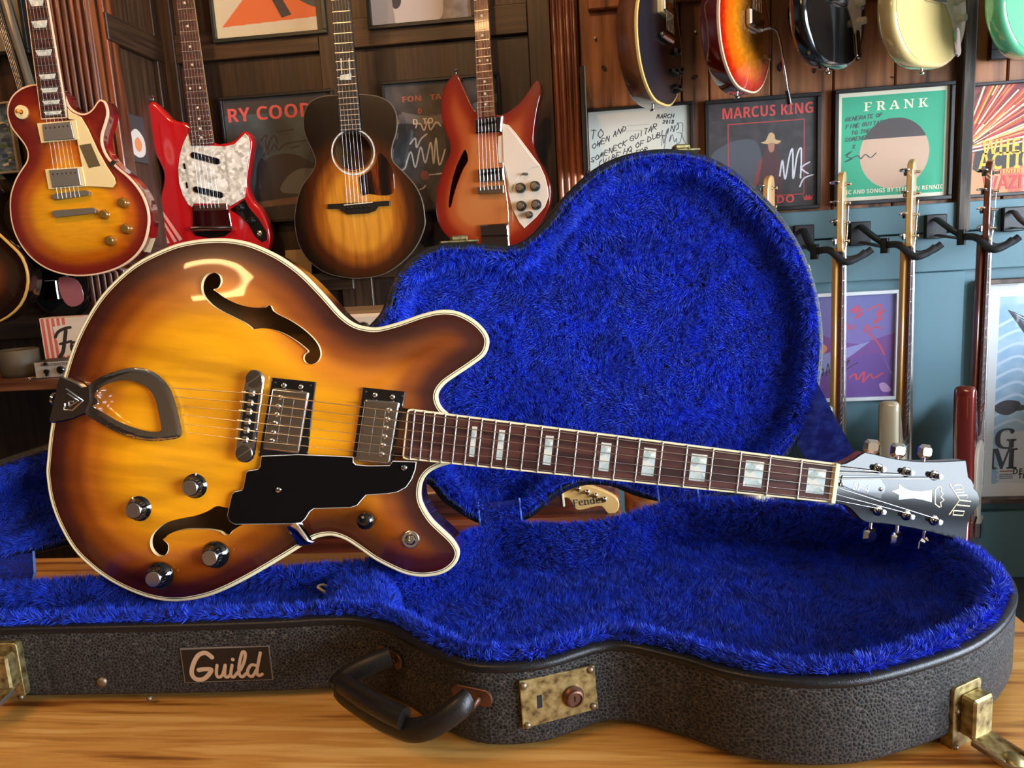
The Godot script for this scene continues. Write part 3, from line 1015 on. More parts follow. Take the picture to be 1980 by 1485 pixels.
	for s in [[13, 1165, 528, 1130, 500, 1085, 515, 1048, 570, 1034, 622, 1052, 655, 1095, 658, 1132, 632, 1150, 602, 1110, 598, 1078, 602], [9, 1188, 578, 1178, 630, 1190, 650, 1215, 632, 1236, 578, 1226, 636, 1240, 652, 1262, 632], [9, 1276, 580, 1262, 636, 1276, 652, 1302, 626], [10, 1284, 545, 1285, 546], [9, 1322, 610, 1350, 560, 1362, 512, 1345, 506, 1318, 580, 1312, 635, 1328, 652, 1352, 632], [9, 1424, 590, 1390, 582, 1364, 614, 1366, 644, 1388, 650, 1416, 612], [9, 1450, 512, 1418, 618, 1424, 648, 1446, 640]]:
		var pts := []
		for i in range(1, s.size(), 2):
			pts.append((s[i] - 990.0) / 510.0 * 512.0)
			pts.append((s[i + 1] - 478.0) / 195.0 * 196.0)
		stroke(im, pts, s[0] * 1.0, gold)
	var na := thing_part(k, "name_plate", inv * nf * xf((np[0].x + np[2].x) / 2, (np[0].y + np[2].y) / 2, 0))
	part(na, "badge", slab(rect2(-w / 2, -hh / 2, w / 2, hh / 2), -0.001, 0.0016, 0.0006, -1), mat("badge_edge", 96, 88, 78, 0.5))
	part(na, "lettering", sheet(w * 0.965, hh * 0.93), picture_mat(im, 0.35), xf(0, 0, 0.0018))
	for c in [[198, 1318, 0.0055], [290, 1350, 0.003]]:
		var rf := wall_frame(0, 1215, 300, 1208, c[0], c[1], 0.0)
		part(k, "stud", lathem([[c[2], -0.001], [c[2], 0.0015], [c[2] * 0.6, 0.003], [0, 0.0035]], 14, false), mat("rivet", 126, 110, 88, 0.45, 0.8), inv * rf)
	# catches along the lid's far edge
	for c in [[1326, 287, 0.036], [890, 466, 0.036], [1566, 520, 0.02]]:
		var v := loc(lid_t, c[0], c[1])
		var ca := thing_part(k, "catch", lt * Transform3D(Basis(Vector3.BACK, deg_to_rad(0.0 if c[0] < 1500 else -75.0)), Vector3(v.x, v.y + 0.001, -0.014)))
		part(ca, "plate", boxm(Vector3(0, 0, -0.004), Vector3(c[2] * 1.4, 0.003, 0.016), 0.001), brass)
		part(ca, "hook", boxm(Vector3(0, 0.004, -0.002), Vector3(c[2] * 0.62, 0.007, 0.014), 0.002), brass)

# a part made of several pieces
func thing_part(parent: Node, called: String, t := Transform3D.IDENTITY) -> Node3D:
	var o := Node3D.new()
	o.name = called
	o.transform = t
	parent.add_child(o, true)
	return o

# upright frame on the case's front wall below two points of its rim; z outwards
func wall_frame(x0: float, y0: float, x1: float, y1: float, px: float, py: float, off: float) -> Transform3D:
	var a := at_y(x0, y0, 0.98)
	var b := at_y(x1, y1, 0.98)
	var t := (b - a).normalized()
	var n := t.cross(Vector3.UP).normalized()
	return Transform3D(Basis(t, Vector3.UP, n), on_plane(px, py, a, n) + n * off)

# plate with one hole: flat faces, straight sides
func holed(outer: PackedVector2Array, hole: PackedVector2Array, z0: float, z1: float, cell := 0.004, bulge := 0.0) -> ArrayMesh:
	var dome := func(d: float) -> float: return z1 + bulge * (1.0 - pow(1.0 - clampf(d / 0.006, 0, 1), 2.0))
	var white := func(_p: Vector2, _d: float) -> Color: return Color.WHITE
	var m := plate(outer, outer, [hole], cell, dome, white, 1 if bulge > 0 else 0)
	begin()
	loft(outer, [[0, z0], [0, z1]], false, false)
	var q := ccw(hole)
	st.set_smooth_group(9)
	for i in q.size():
		var a := q[i]
		var b := q[(i + 1) % q.size()]
		quad(Vector3(b.x, b.y, z0), Vector3(a.x, a.y, z0), Vector3(a.x, a.y, z1), Vector3(b.x, b.y, z1))
	st.append_from(m, 0, Transform3D.IDENTITY)
	st.generate_normals()
	return st.commit()

func screw(o: Node, x: float, y: float, z: float, r: float, m: Material, called := "screw") -> MeshInstance3D:
	if not mats.has("screw_%f" % r):
		begin()
		lathe([[r, -r * 0.6], [r, r * 0.3], [r * 0.7, r * 0.55], [0, r * 0.6]], 14, Transform3D.IDENTITY, false)
		mats["screw_%f" % r] = done()
		mats["slot_%f" % r] = boxm(Vector3(0, 0, r * 0.58), Vector3(r * 1.7, r * 0.28, r * 0.2))
	var s := part(o, called, mats["screw_%f" % r], m, xf(x, y, z))
	part(s, "slot", mats["slot_%f" % r], mat("void_black", 8, 8, 8, 0.8), xf(0, 0, 0, 0, fposmod(x * 91000.0, 180.0)))
	return s

func pearl() -> StandardMaterial3D:
	if not mats.has("pearl_inlay"):
		var m := mat("pearl_inlay", 255, 255, 255, 0.2, 0.0, 0.6)
		var n := noise(FastNoiseLite.TYPE_CELLULAR, 0.02, 1, 4)
		n.cellular_return_type = FastNoiseLite.RETURN_CELL_VALUE
		n.domain_warp_enabled = true
		n.domain_warp_amplitude = 40.0
		n.domain_warp_frequency = 0.02
		m.albedo_texture = ntex(n, 256, ramp([[0.0, 158, 172, 166], [0.3, 205, 214, 204], [0.55, 176, 196, 196], [0.8, 232, 234, 220], [1.0, 196, 190, 176]]))
		m.uv1_triplanar = true
		m.uv1_scale = Vector3.ONE * 26.0
	return mats["pearl_inlay"]

func chrome() -> StandardMaterial3D:
	return mat("chrome", 214, 212, 208, 0.07, 1.0)

func fret_x(n: int, scale: float) -> float:
	return scale * pow(2.0, -n / 12.0)   # from the bridge

func main_guitar() -> void:
	# the plane of the strings: bridge and nut at their distance of 628.65 mm
	var rb := ray(483, 805)
	var rn := ray(1612, 935) * 0.985
	var kk := 0.62865 / rb.distance_to(rn)
	var B := eye + rb * kk
	var N := eye + rn * kk
	var ex := (N - B).normalized()
	var hz := ex.cross(Vector3.UP).normalized()
	var uv := hz.cross(ex)
	var lean := deg_to_rad(8.0)
	var nn := (hz * cos(lean) + uv * sin(lean)).normalized()
	var T := Transform3D(Basis(ex, nn.cross(ex), nn), B)
	var g := thing("electric_guitar", "amber sunburst semi-hollow electric guitar standing in the open case", "guitar", T)
	var c1 := 600.0 / 1980.0
	var C := chrome()
	var cream := mat("binding_cream", 236, 222, 176, 0.3, 0.0, 0.5)
	var black := mat("gloss_black", 14, 13, 13, 0.08, 0.0, 0.8)
	var satin := mat("satin_black", 20, 19, 19, 0.35)
	var zr := -0.024

	# body
	var trace := [90, 890, 99, 816, 121, 731, 148, 652, 187, 582, 230, 534, 272, 502, 327, 476, 363, 466, 402, 461, 442, 461, 484, 469, 527, 487, 560, 507, 590, 531, 627, 569, 660, 606, 686, 625, 712, 632, 734, 632, 772, 622, 815, 607, 852, 599, 885, 602, 917, 618, 939, 640, 946, 661, 938, 686, 912, 707, 879, 729, 858, 745, 847, 763, 851, 783, 866, 799, 890, 815, 905, 845, 900, 875, 875, 895, 850, 903, 829, 915, 817, 933, 814, 958, 820, 979, 835, 1003, 853, 1021, 875, 1042, 887, 1061, 888, 1076, 881, 1091, 865, 1105, 844, 1113, 814, 1116, 784, 1111, 753, 1098, 723, 1082, 693, 1061, 668, 1045, 644, 1037, 623, 1038, 602, 1045, 572, 1064, 541, 1083, 481, 1118, 424, 1146, 381, 1159, 339, 1164, 296, 1159, 254, 1145, 212, 1124, 175, 1097, 142, 1064, 115, 1018, 97, 970, 89, 921]
	var coarse := locs(T, trace, zr)
	var body := ccw(smooth(coarse, 4))
	var arch := func(d: float) -> float:
		var u := clampf(d / 0.10, 0.0, 1.0)
		return zr + 0.0140 * u * u * (3.0 - 2.0 * u) + 0.0004
	var fa := smooth(locs(T, [1165, 395, 1195, 385, 1212, 350, 1205, 310, 1180, 290, 1150, 287, 1115, 305, 1092, 345, 1088, 395, 1105, 440, 1150, 490, 1210, 530, 1290, 570, 1360, 605, 1395, 630, 1417, 650, 1440, 648, 1480, 643, 1540, 650, 1610, 675, 1680, 715, 1740, 760, 1768, 790, 1745, 810, 1738, 840, 1755, 865, 1785, 873, 1820, 862, 1842, 835, 1848, 800, 1835, 755, 1800, 705, 1740, 650, 1660, 595, 1580, 555, 1545, 530, 1530, 500, 1510, 497, 1490, 508, 1430, 510, 1360, 500, 1290, 475, 1225, 440, 1185, 410], -0.013, 60, 440, c1), 3)
	var fb := smooth(locs(T, [850, 800, 880, 830, 880, 870, 860, 900, 830, 908, 795, 890, 770, 850, 768, 800, 790, 755, 840, 710, 900, 680, 980, 660, 1060, 645, 1130, 620, 1180, 590, 1210, 584, 1255, 595, 1330, 610, 1440, 600, 1480, 640, 1400, 680, 1335, 715, 1290, 745, 1268, 771, 1240, 770, 1210, 750, 1150, 738, 1080, 735, 1000, 735, 940, 745, 890, 765, 862, 790], -0.015, 60, 800, c1), 3)
	var tones := [[0.0, lin(52, 17, 12)], [0.014, lin(66, 23, 13)], [0.036, lin(138, 64, 12)], [0.058, lin(206, 118, 14)], [0.085, lin(236, 156, 16)], [0.13, lin(243, 168, 22)]]
	var tone := func(_p: Vector2, d: float) -> Color: return stops(d, tones)
	var lac := wood("sunburst_lacquer", [[0.2, 214, 208, 200], [0.45, 240, 238, 234], [0.7, 255, 255, 255]], 0.3, 0, 41, 0.02, 8.0, 1.0)
	lac.vertex_color_use_as_albedo = true
	part(g, "top", plate(inset(body, 0.0052), coarse, [fa, fb], 0.0030, arch, tone, 14), lac, Transform3D.IDENTITY, "amber to brown sunburst top")
	for f in [fa, fb]:
		var q := ccw(f)
		begin()
		st.set_smooth_group(1)
		for i in q.size():
			var pa := q[i]
			var pb := q[(i + 1) % q.size()]
			var za := zr + 0.0116
			quad(Vector3(pb.x, pb.y, za - 0.006), Vector3(pa.x, pa.y, za - 0.006), Vector3(pa.x, pa.y, za), Vector3(pb.x, pb.y, za))
		part(g, "f_hole_edge", done(), mat("bare_wood", 226, 196, 140, 0.6))
	part(g, "binding", loftm(body, [[0, zr - 0.006], [0, zr - 0.001], [0.001, zr], [0.0034, zr + 0.0002]], false, false, 1), cream)
	part(g, "purfling", loftm(body, [[0.0034, zr + 0.0002], [0.0042, zr + 0.0002]], false, false, 1), satin)
	part(g, "inner_binding", loftm(body, [[0.0042, zr + 0.0002], [0.0054, zr + 0.0003]], false, false, 1), cream)
	var side := wood("body_side", [[0.2, 42, 12, 14], [0.5, 58, 17, 18], [0.8, 74, 24, 22]], 0.2, 0, 43, 0.02, 8.0, 1.0)
	part(g, "rim", loftm(body, [[0.004, zr - 0.049], [0.0, zr - 0.047], [0, zr - 0.006]], true, false, 0), side)
	part(g, "back", loftm(inset(body, 0.003), [[0, zr - 0.0465], [0, zr - 0.045]], false, true), mat("inside_maple", 148, 106, 62, 0.7))
	part(g, "center_block", boxm(Vector3(-0.03, 0, zr - 0.026), Vector3(0.30, 0.09, 0.036)), mat("inside_maple", 148, 106, 62, 0.7))

	# tailpiece
	var tail := thing_part(g, "tailpiece")
	var outer := smooth(locs(T, [372, 1010, 430, 962, 520, 925, 620, 897, 700, 895, 780, 920, 840, 965, 885, 1020, 915, 1090, 940, 1180, 955, 1250, 964, 1305, 950, 1338, 900, 1352, 820, 1360, 740, 1358, 650, 1340, 560, 1310, 470, 1265, 400, 1225, 355, 1195, 350, 1160, 375, 1110, 372, 1060], -0.004, 60, 440, c1), 3)
	var inner := smooth(locs(T, [395, 1140, 432, 1118, 425, 1095, 408, 1075, 435, 1032, 500, 995, 590, 975, 660, 982, 730, 1010, 780, 1060, 805, 1120, 820, 1190, 833, 1255, 830, 1298, 760, 1300, 660, 1275, 560, 1235, 490, 1195, 440, 1165], -0.004, 60, 440, c1), 3)
	part(tail, "harp_frame", holed(outer, inner, -0.0065, -0.0035, 0.0018, 0.0012), C)
	var sh := locs(T, [190, 957, 250, 968, 310, 995, 345, 1020, 392, 1000, 430, 1040, 400, 1070, 445, 1115, 405, 1150, 415, 1185, 350, 1190, 280, 1220, 200, 1238, 130, 1242, 140, 1160, 165, 1060], -0.012, 60, 440, c1)
	part(tail, "shield_plate", slab(smooth(sh, 3), -0.0195, -0.0090, 0.0012), C)
	var side_p := [loc(T, 123, 731, -0.012), loc(T, 99, 817, -0.012)]
	part(tail, "strap_plate", boxm(Vector3(-0.0010, 0, -0.016), Vector3(0.003, side_p[0].distance_to(side_p[1]) * 0.95, 0.044), 0.001), C, xf((side_p[0].x + side_p[1].x) / 2 - 0.001, (side_p[0].y + side_p[1].y) / 2, -0.018, 0, rad_to_deg((side_p[0] - side_p[1]).angle()) - 90.0))
	part(tail, "strap_button", lathem([[0.003, 0], [0.003, 0.006], [0.007, 0.009], [0.007, 0.012], [0, 0.013]], 16), C, Transform3D(Basis(Vector3.UP, deg_to_rad(-90)), Vector3(loc(T, 104, 775, zr).x, loc(T, 104, 775, zr).y, zr - 0.018)))
	# letter-like emblem cast into the shield
	begin()
	for s in [[225, 1030, 330, 1105, 262, 1165, 212, 1165, 215, 1120], [235, 1060, 300, 1105, 245, 1140, 240, 1110, 270, 1110]]:
		var pp := PackedVector3Array()
		for i in range(0, s.size(), 2):
			var v := loc(T, 60 + s[i] * c1, 440 + s[i + 1] * c1, -0.009)
			pp.append(Vector3(v.x, v.y, -0.0088))
		tube(pp, 0.0011, 6)
	part(tail, "emblem", done(), C)

	# bridge
	var c3 := func(x: float, y: float, h: float) -> Vector2: return loc(T, 420 + x * c1, 700 + y * c1, h)
	var br := thing_part(g, "bridge")
	var b0: Vector2 = c3.call(240, 110, 0.0)
	var b1: Vector2 = c3.call(175, 582, 0.0)
	var mid := (b0 + b1) / 2
	var ang := rad_to_deg((b0 - b1).angle()) - 90.0
	var bw := b0.distance_to(b1)
	part(br, "base_bar", slab(rect2(-0.0105, -bw / 2 - 0.010, 0.0105, bw / 2 + 0.010, 0.0095), -0.0035, 0.0015, 0.001), C, xf(mid.x, mid.y, 0, 0, ang))
	part(br, "channel", boxm(Vector3.ZERO, Vector3(0.014, bw - 0.026, 0.002)), satin, xf(mid.x, mid.y, 0.0012, 0, ang))
	for p in [b0, b1]:
		part(br, "post", lathem([[0.004, -0.014], [0.004, -0.002], [0.0095, -0.002], [0.0095, 0.0025], [0.0088, 0.0032], [0, 0.0034]], 22), mat("nickel_worn", 150, 146, 140, 0.25, 1.0), xf(p.x, p.y, 0))
		part(br, "post_slot", boxm(Vector3.ZERO, Vector3(0.017, 0.0012, 0.0006)), mat("nickel_light", 225, 222, 214, 0.2, 1.0), xf(p.x, p.y, 0.0033, 0, 40))
	var sx := [[222, 200], [212, 262], [204, 318], [195, 382], [187, 437], [180, 497]]
	var bridge_pts := []
	for i in 6:
		var p: Vector2 = c3.call(sx[i][0], sx[i][1], 0.004)
		bridge_pts.append(p)
		part(br, "saddle", boxm(Vector3.ZERO, Vector3(0.0075, 0.0078, 0.005), 0.0016), mat("nickel_light", 225, 222, 214, 0.2, 1.0), xf(p.x - 0.0012, p.y, 0.0012, 0, ang))
		part(br, "saddle_screw", tubem(PackedVector3Array([Vector3(-0.011, 0, 0), Vector3(0.009, 0, 0)]), 0.0012, 6), C, xf(p.x - 0.001, p.y, 0.0015, 0, ang))

	# pickups
	for u in [[[350, 100, 628, 128, 572, 622, 262, 600], [350, 165, 585, 190, 520, 585, 285, 560], [[425, 148], [532, 158], [400, 605]], [[400, 225], [387, 282], [378, 335], [368, 390], [357, 450], [347, 503]], [[368, 132], [593, 150]]], [[930, 162, 1200, 190, 1120, 642, 862, 602], [940, 235, 1165, 255, 1100, 655, 880, 635], [[1005, 210], [1117, 222], [985, 672]], [[1095, 307], [1085, 365], [1075, 420], [1067, 475], [1057, 532], [1048, 588]], [[945, 190], [1178, 218]]]]:
		var pk := thing_part(g, "pickup")
		part(pk, "mounting_ring", slab(locs(T, u[0], -0.008, 420, 700, c1), -0.016, -0.008, 0.0008, -1), black)
		var cv := ccw(locs(T, u[1], -0.002, 420, 700, c1))
		part(pk, "cover", loftm(inset_round(cv, 0.003), [[0, -0.012], [0, -0.0035], [0.0008, -0.0022], [0.0022, -0.0018]], false, true, 0), mat("pickup_nickel", 190, 184, 178, 0.11, 1.0))
		for e in [0.36, 0.64]:
			var l0 := cv[0].lerp(cv[1], e).lerp(cv[3].lerp(cv[2], e), 0.12)
			var l1 := cv[0].lerp(cv[1], e).lerp(cv[3].lerp(cv[2], e), 0.88)
			if absf(cv[0].y - cv[1].y) > absf(cv[1].y - cv[2].y):
				l0 = cv[0].lerp(cv[3], e).lerp(cv[1].lerp(cv[2], e), 0.12)
				l1 = cv[0].lerp(cv[3], e).lerp(cv[1].lerp(cv[2], e), 0.88)
			part(pk, "cover_line", tubem(PackedVector3Array([Vector3(l0.x, l0.y, -0.0018), Vector3(l1.x, l1.y, -0.0018)]), 0.0004, 6), mat("pickup_nickel", 190, 184, 178, 0.11, 1.0))
		for s in u[2]:
			var v: Vector2 = c3.call(s[0], s[1], -0.007)
			screw(pk, v.x, v.y, -0.0075, 0.0028, mat("nickel_light", 225, 222, 214, 0.2, 1.0))
		for s in u[3]:
			var v: Vector2 = c3.call(s[0], s[1], -0.001)
			screw(pk, v.x, v.y, -0.0020, 0.0029, mat("nickel_light", 225, 222, 214, 0.2, 1.0), "pole_screw")
		for s in u[4]:
			var v: Vector2 = c3.call(s[0], s[1], -0.007)
			screw(pk, v.x, v.y, -0.0078, 0.0016, mat("screw_dark", 52, 50, 50, 0.4, 0.7))

	# pickguard on its bracket
	var guard_m := mat("guard_black", 12, 11, 11, 0.2)
	guard_m.metallic_specular = 0.3
	var pg := thing_part(g, "pickguard")
	var gp := locs(T, [515, 590, 690, 597, 868, 606, 868, 640, 885, 655, 960, 662, 1100, 660, 1118, 632, 1271, 637, 1263, 690, 1240, 750, 1205, 800, 1150, 830, 1090, 841, 950, 850, 920, 882, 893, 915, 850, 930, 615, 937, 590, 955, 560, 1003, 535, 1026, 480, 1034, 110, 1037, 78, 1018, 62, 982, 70, 940, 92, 845, 110, 828, 155, 818, 165, 800, 183, 705, 200, 693, 258, 685, 272, 665, 280, 600], -0.004, 420, 700, c1)
	part(pg, "plate", loftm(gp, [[0.0002, -0.0068], [0, -0.0066], [0, -0.0052], [0.0007, -0.0045]], true, true, -1), guard_m)
	part(pg, "white_edge", loftm(gp, [[-0.0001, -0.0056], [-0.0001, -0.0050], [0.0006, -0.0043]], false, false, -1), mat("edge_white", 214, 210, 200, 0.35))
	for s in [[390, 817], [1193, 676]]:
		var v: Vector2 = c3.call(s[0], s[1], -0.004)
		screw(pg, v.x, v.y, -0.0042, 0.0034, C)
	var k0: Vector2 = c3.call(488, 1032, -0.010)
	var k1: Vector2 = c3.call(570, 1165, -0.018)
	part(pg, "bracket", tubem(PackedVector3Array([Vector3(k0.x, k0.y, -0.010), Vector3(k0.x * 0.15 + k1.x * 0.85, k0.y * 0.15 + k1.y * 0.85, -0.016), Vector3(k1.x, k1.y, -0.021), Vector3(k1.x + 0.001, k1.y - 0.003, -0.040)]), 0.0085, 4, 0.0012), C)

	# knobs
	for p in [[379.7, 938.8], [272.7, 981.8], [417.5, 1072], [310, 1112]]:
		var zk := -0.0135 if p[1] < 1000 else -0.0165
		var v := loc(T, p[0], p[1], zk)
		var kn := thing_part(g, "control_knob", xf(v.x, v.y, zk))
		part(kn, "skirt", lathem([[0.0152, 0], [0.0154, 0.0015], [0.0136, 0.004], [0.0094, 0.0066], [0.0092, 0.0155], [0.0082, 0.0162]], 36, false), black)
		for i in 18:
			part(kn, "ridge", flute(), black, xf(cos(TAU * i / 18) * 0.0093, sin(TAU * i / 18) * 0.0093, 0.011))
		part(kn, "cap", lathem([[0.0083, 0.0155], [0.0083, 0.0168], [0.0078, 0.0173], [0, 0.0173]], 30), mat("spun_aluminium", 208, 204, 200, 0.28, 1.0))
		part(kn, "pointer", boxm(Vector3(0, 0.012, 0.0045), Vector3(0.0014, 0.005, 0.001)), mat("edge_white", 214, 210, 200, 0.35), xf(0, 0, 0, 0, p[0] * 3.0 - 60))
		part(g, "marker_dot", lathem([[0.0012, 0], [0.0010, 0.0008], [0, 0.001]], 8), mat("brass_dot", 190, 150, 80, 0.3, 0.9), xf(v.x + 0.019, v.y + 0.008, zk + 0.0005))
	var vk := loc(T, 709, 1005, -0.016)
	var mk := thing_part(g, "control_knob", xf(vk.x, vk.y, -0.016))
	part(mk, "barrel", lathem([[0.0098, 0], [0.0100, 0.002], [0.0088, 0.010], [0.0078, 0.0116], [0, 0.0122]], 24, false), black)
	for i in 14:
		part(mk, "ridge", flute(), black, xf(cos(TAU * i / 14) * 0.0092, sin(TAU * i / 14) * 0.0092, 0.005))
	part(g, "marker_dot", lathem([[0.0012, 0], [0.0010, 0.0008], [0, 0.001]], 8), mat("brass_dot", 190, 150, 80, 0.3, 0.9), xf(vk.x + 0.013, vk.y + 0.003, -0.0155))
	var vs := loc(T, 794, 1043, -0.019)
	var sw := thing_part(g, "toggle_switch", xf(vs.x, vs.y, -0.0195))
	part(sw, "washer", lathem([[0.0098, 0], [0.0098, 0.0012], [0.009, 0.0016], [0.006, 0.0016]], 28), mat("nickel_light", 225, 222, 214, 0.2, 1.0))
	part(sw, "nut", lathem([[0.006, 0.001], [0.006, 0.0035], [0.0045, 0.004], [0, 0.004]], 6), C)
	part(sw, "lever", tubem(PackedVector3Array([Vector3(0, 0, 0.003), Vector3(-0.001, 0.001, 0.010), Vector3(-0.002, 0.002, 0.017)]), 0.0016, 10, -1.0, Vector3(0, 1, 0), 0.0026), C)

	# fretboard and neck
	var sc := 0.62865
	var half := func(x: float) -> float: return lerpf(0.0275, 0.0213, (x - 0.168) / (sc - 0.168))
	var x0 := 0.168
	var x1 := sc
	var fbp := PackedVector2Array([Vector2(x0 + 0.004, -half.call(x0)), Vector2(x1, -half.call(x1)), Vector2(x1, half.call(x1)), Vector2(x0 + 0.004, half.call(x0)), Vector2(x0 + 0.001, half.call(x0) - 0.001), Vector2(x0, half.call(x0) - 0.004), Vector2(x0, -half.call(x0) + 0.004), Vector2(x0 + 0.001, -half.call(x0) + 0.001)])
	var nk := thing_part(g, "neck")
	part(nk, "fretboard_binding", slab(fbp, -0.0095, -0.0034, 0.0004, -1), cream)
	var rose := wood("rosewood", [[0.2, 46, 22, 20], [0.5, 66, 34, 30], [0.8, 88, 48, 40]], 0.38, 0, 45, 0.006, 14.0)
	part(nk, "fretboard", slab(inset(ccw(fbp), 0.0019), -0.008, -0.0031, 0.0003, -1), rose)
	for i in range(1, 23):
		var fx := fret_x(i, sc)
		var hw: float = half.call(fx) - 0.0006
		part(nk, "fret", tubem(PackedVector3Array([Vector3(0, -hw, 0), Vector3(0, hw, 0)]), 0.0012, 6, 0.0011), mat("fret_nickel", 224, 216, 206, 0.22, 1.0), xf(fx, 0, -0.0030))
	for u in [[1, 0.019], [3, 0.0195], [5, 0.0168], [7, 0.0132], [9, 0.0108], [12, 0.0085], [15, 0.0065], [17, 0.0056]]:
		var a := fret_x(u[0], sc)
		var b := fret_x(u[0] - 1, sc)
		var m := (a + b) / 2
		var hw: float = half.call(m) * 0.62
		part(nk, "inlay", slab(rect2(-u[1] / 2, -hw, u[1] / 2, hw), -0.004, -0.0028, 0.0001, -1), pearl(), xf(m, 0, 0))
	begin()
	st.set_smooth_group(1)
	var rows := []
	for i in 13:
		var x := lerpf(0.10, x1 + 0.004, i / 12.0)
		var hw: float = half.call(maxf(x, x0)) - 0.0004
		var row := []
		for j in 11:
			var a := PI * j / 10.0
			row.append(Vector3(x, -cos(a) * hw, -0.0095 - sin(a) * lerpf(0.022, 0.0175, i / 12.0)))
		rows.append(row)
	for i in 12:
		for j in 10:
			quad(rows[i][j], rows[i][j + 1], rows[i + 1][j + 1], rows[i + 1][j])
	part(nk, "neck_shaft", done(), side)
	part(nk, "nut", boxm(Vector3(x1 + 0.0022, 0, -0.0045), Vector3(0.0048, 0.0428, 0.009), 0.0006), mat("bone", 232, 218, 178, 0.4))

	# headstock, tipped back behind the nut
	var H := T * Transform3D(Basis(Vector3.UP, deg_to_rad(11.0)), Vector3(x1 + 0.0045, 0, -0.0075))
	var h6 := 420.0 / 1834.0
	var hs := thing_part(g, "headstock", T.affine_inverse() * H)
	var hp := locs(H, [248, 520, 330, 505, 400, 470, 450, 435, 490, 412, 560, 425, 660, 450, 760, 470, 880, 485, 1000, 492, 1120, 492, 1250, 485, 1345, 480, 1355, 540, 1366, 622, 1395, 650, 1415, 690, 1412, 715, 1445, 750, 1462, 800, 1455, 860, 1425, 900, 1410, 920, 1385, 950, 1375, 985, 1355, 1040, 1347, 1090, 1338, 1165, 1290, 1160, 1200, 1130, 1060, 1090, 900, 1055, 760, 1030, 640, 1015, 540, 1010, 490, 1000, 450, 975, 410, 930, 370, 890, 320, 860, 240, 845], 0.0, 1560, 780, h6)
	part(hs, "face", slab(hp, -0.003, 0.0, 0.0008, -1), mat("head_gloss", 30, 31, 33, 0.07))
	part(hs, "wood_core", slab(inset(ccw(hp), 0.0004), -0.016, -0.0028, 0.001, -1), wood("head_mahogany", [[0.2, 96, 52, 28], [0.5, 140, 84, 48], [0.8, 172, 112, 70]], 0.35, 0, 47, 0.01, 10.0, 0.5))
	var hl := func(x: float, y: float, h: float) -> Vector2: return loc(H, 1560 + x * h6, 780 + y * h6, h)
	# pearl column and crown, maker's name, screwed cover
	var goldp := mat("gold_pearl", 226, 214, 168, 0.25, 0.1, 0.6)
	part(hs, "pearl_column", slab(locs(H, [718, 742, 775, 720, 778, 678, 815, 712, 850, 728, 900, 740, 970, 742, 1055, 730, 1055, 836, 970, 812, 900, 802, 845, 806, 775, 814, 776, 770], 0.0, 1560, 780, h6), -0.0005, 0.0003, 0.0001, -1), pearl())
	begin()
	for s in [[1082, 730, 1118, 700, 1138, 718, 1128, 740, 1150, 765, 1130, 790, 1158, 815, 1128, 838, 1134, 870, 1120, 878, 1082, 850, 1082, 730], [1205, 680, 1290, 815, 1200, 940], [1240, 690, 1300, 688, 1318, 720, 1290, 728, 1252, 728], [1262, 752, 1330, 752], [1275, 778, 1355, 778, 1348, 800], [1285, 815, 1385, 830], [1270, 858, 1375, 868], [1240, 905, 1330, 912, 1318, 945, 1232, 942, 1240, 905]]:
		var pp := PackedVector3Array()
		for i in range(0, s.size(), 2):
			var v: Vector2 = hl.call(s[i], s[i + 1], 0.0)
			pp.append(Vector3(v.x, v.y, 0.0001))
		tube(pp, 0.0008, 6, 0.0003)
	part(hs, "inlaid_name", done(), goldp)
	part(hs, "truss_cover", slab(locs(H, [300, 605, 620, 612, 632, 660, 658, 700, 655, 745, 630, 770, 625, 810, 420, 745, 285, 690, 285, 640], 0.0, 1560, 780, h6), -0.0005, 0.0014, 0.0004, -1), mat("cover_black", 24, 28, 36, 0.12, 0.0, 0.6))
	var tv: Vector2 = hl.call(460, 710, 0.0015)
	part(hs, "model_lettering", text_mesh("SF-4", 0.0078, false, false, 0.0003), mat("letter_white", 205, 212, 216, 0.5), xf(tv.x, tv.y, 0.0016, 0, -6.6))
	for s in [[295, 687], [622, 725]]:
		var v: Vector2 = hl.call(s[0], s[1], 0.001)
		screw(hs, v.x, v.y, 0.0014, 0.0022, C)
	var posts := [[600, 548, 550, 365], [838, 578, 775, 397], [1075, 608, 1000, 407], [600, 905, 533, 1110], [838, 945, 757, 1148], [1072, 988, 985, 1190]]
	var post_pts := []
	for i in 6:
		var v: Vector2 = hl.call(posts[i][0], posts[i][1], 0.0)
		post_pts.append(v)
		var tu := thing_part(hs, "tuner", xf(v.x, v.y, 0))
		part(tu, "bushing", lathem([[0.0056, -0.0005], [0.0056, 0.001], [0.0044, 0.0018], [0.0034, 0.002]], 20), C)
		part(tu, "post", lathem([[0.0031, 0], [0.0031, 0.0055], [0.0024, 0.0065], [0.0024, 0.0078], [0.0030, 0.0085], [0.0030, 0.0105], [0, 0.011]], 16), C)
		var bv: Vector2 = hl.call(posts[i][2], posts[i][3], -0.012)
		var d := bv - v
		part(tu, "shaft", tubem(PackedVector3Array([Vector3(d.x, d.y * 0.35, -0.0135), Vector3(d.x, d.y * 0.85, -0.0130)]), 0.0022, 8), C)
		part(tu, "button", boxm(Vector3.ZERO, Vector3(0.0185, 0.0160, 0.0085), 0.0036), C, xf(d.x, d.y, -0.0128, i * 7.0 - 8.0, 0.0))

	# strings
	var tails := [[334, 750], [337, 767], [343, 785], [353, 802], [358, 820], [364, 836]]
	var nuts := [902, 913, 926.5, 941, 955, 966.6]
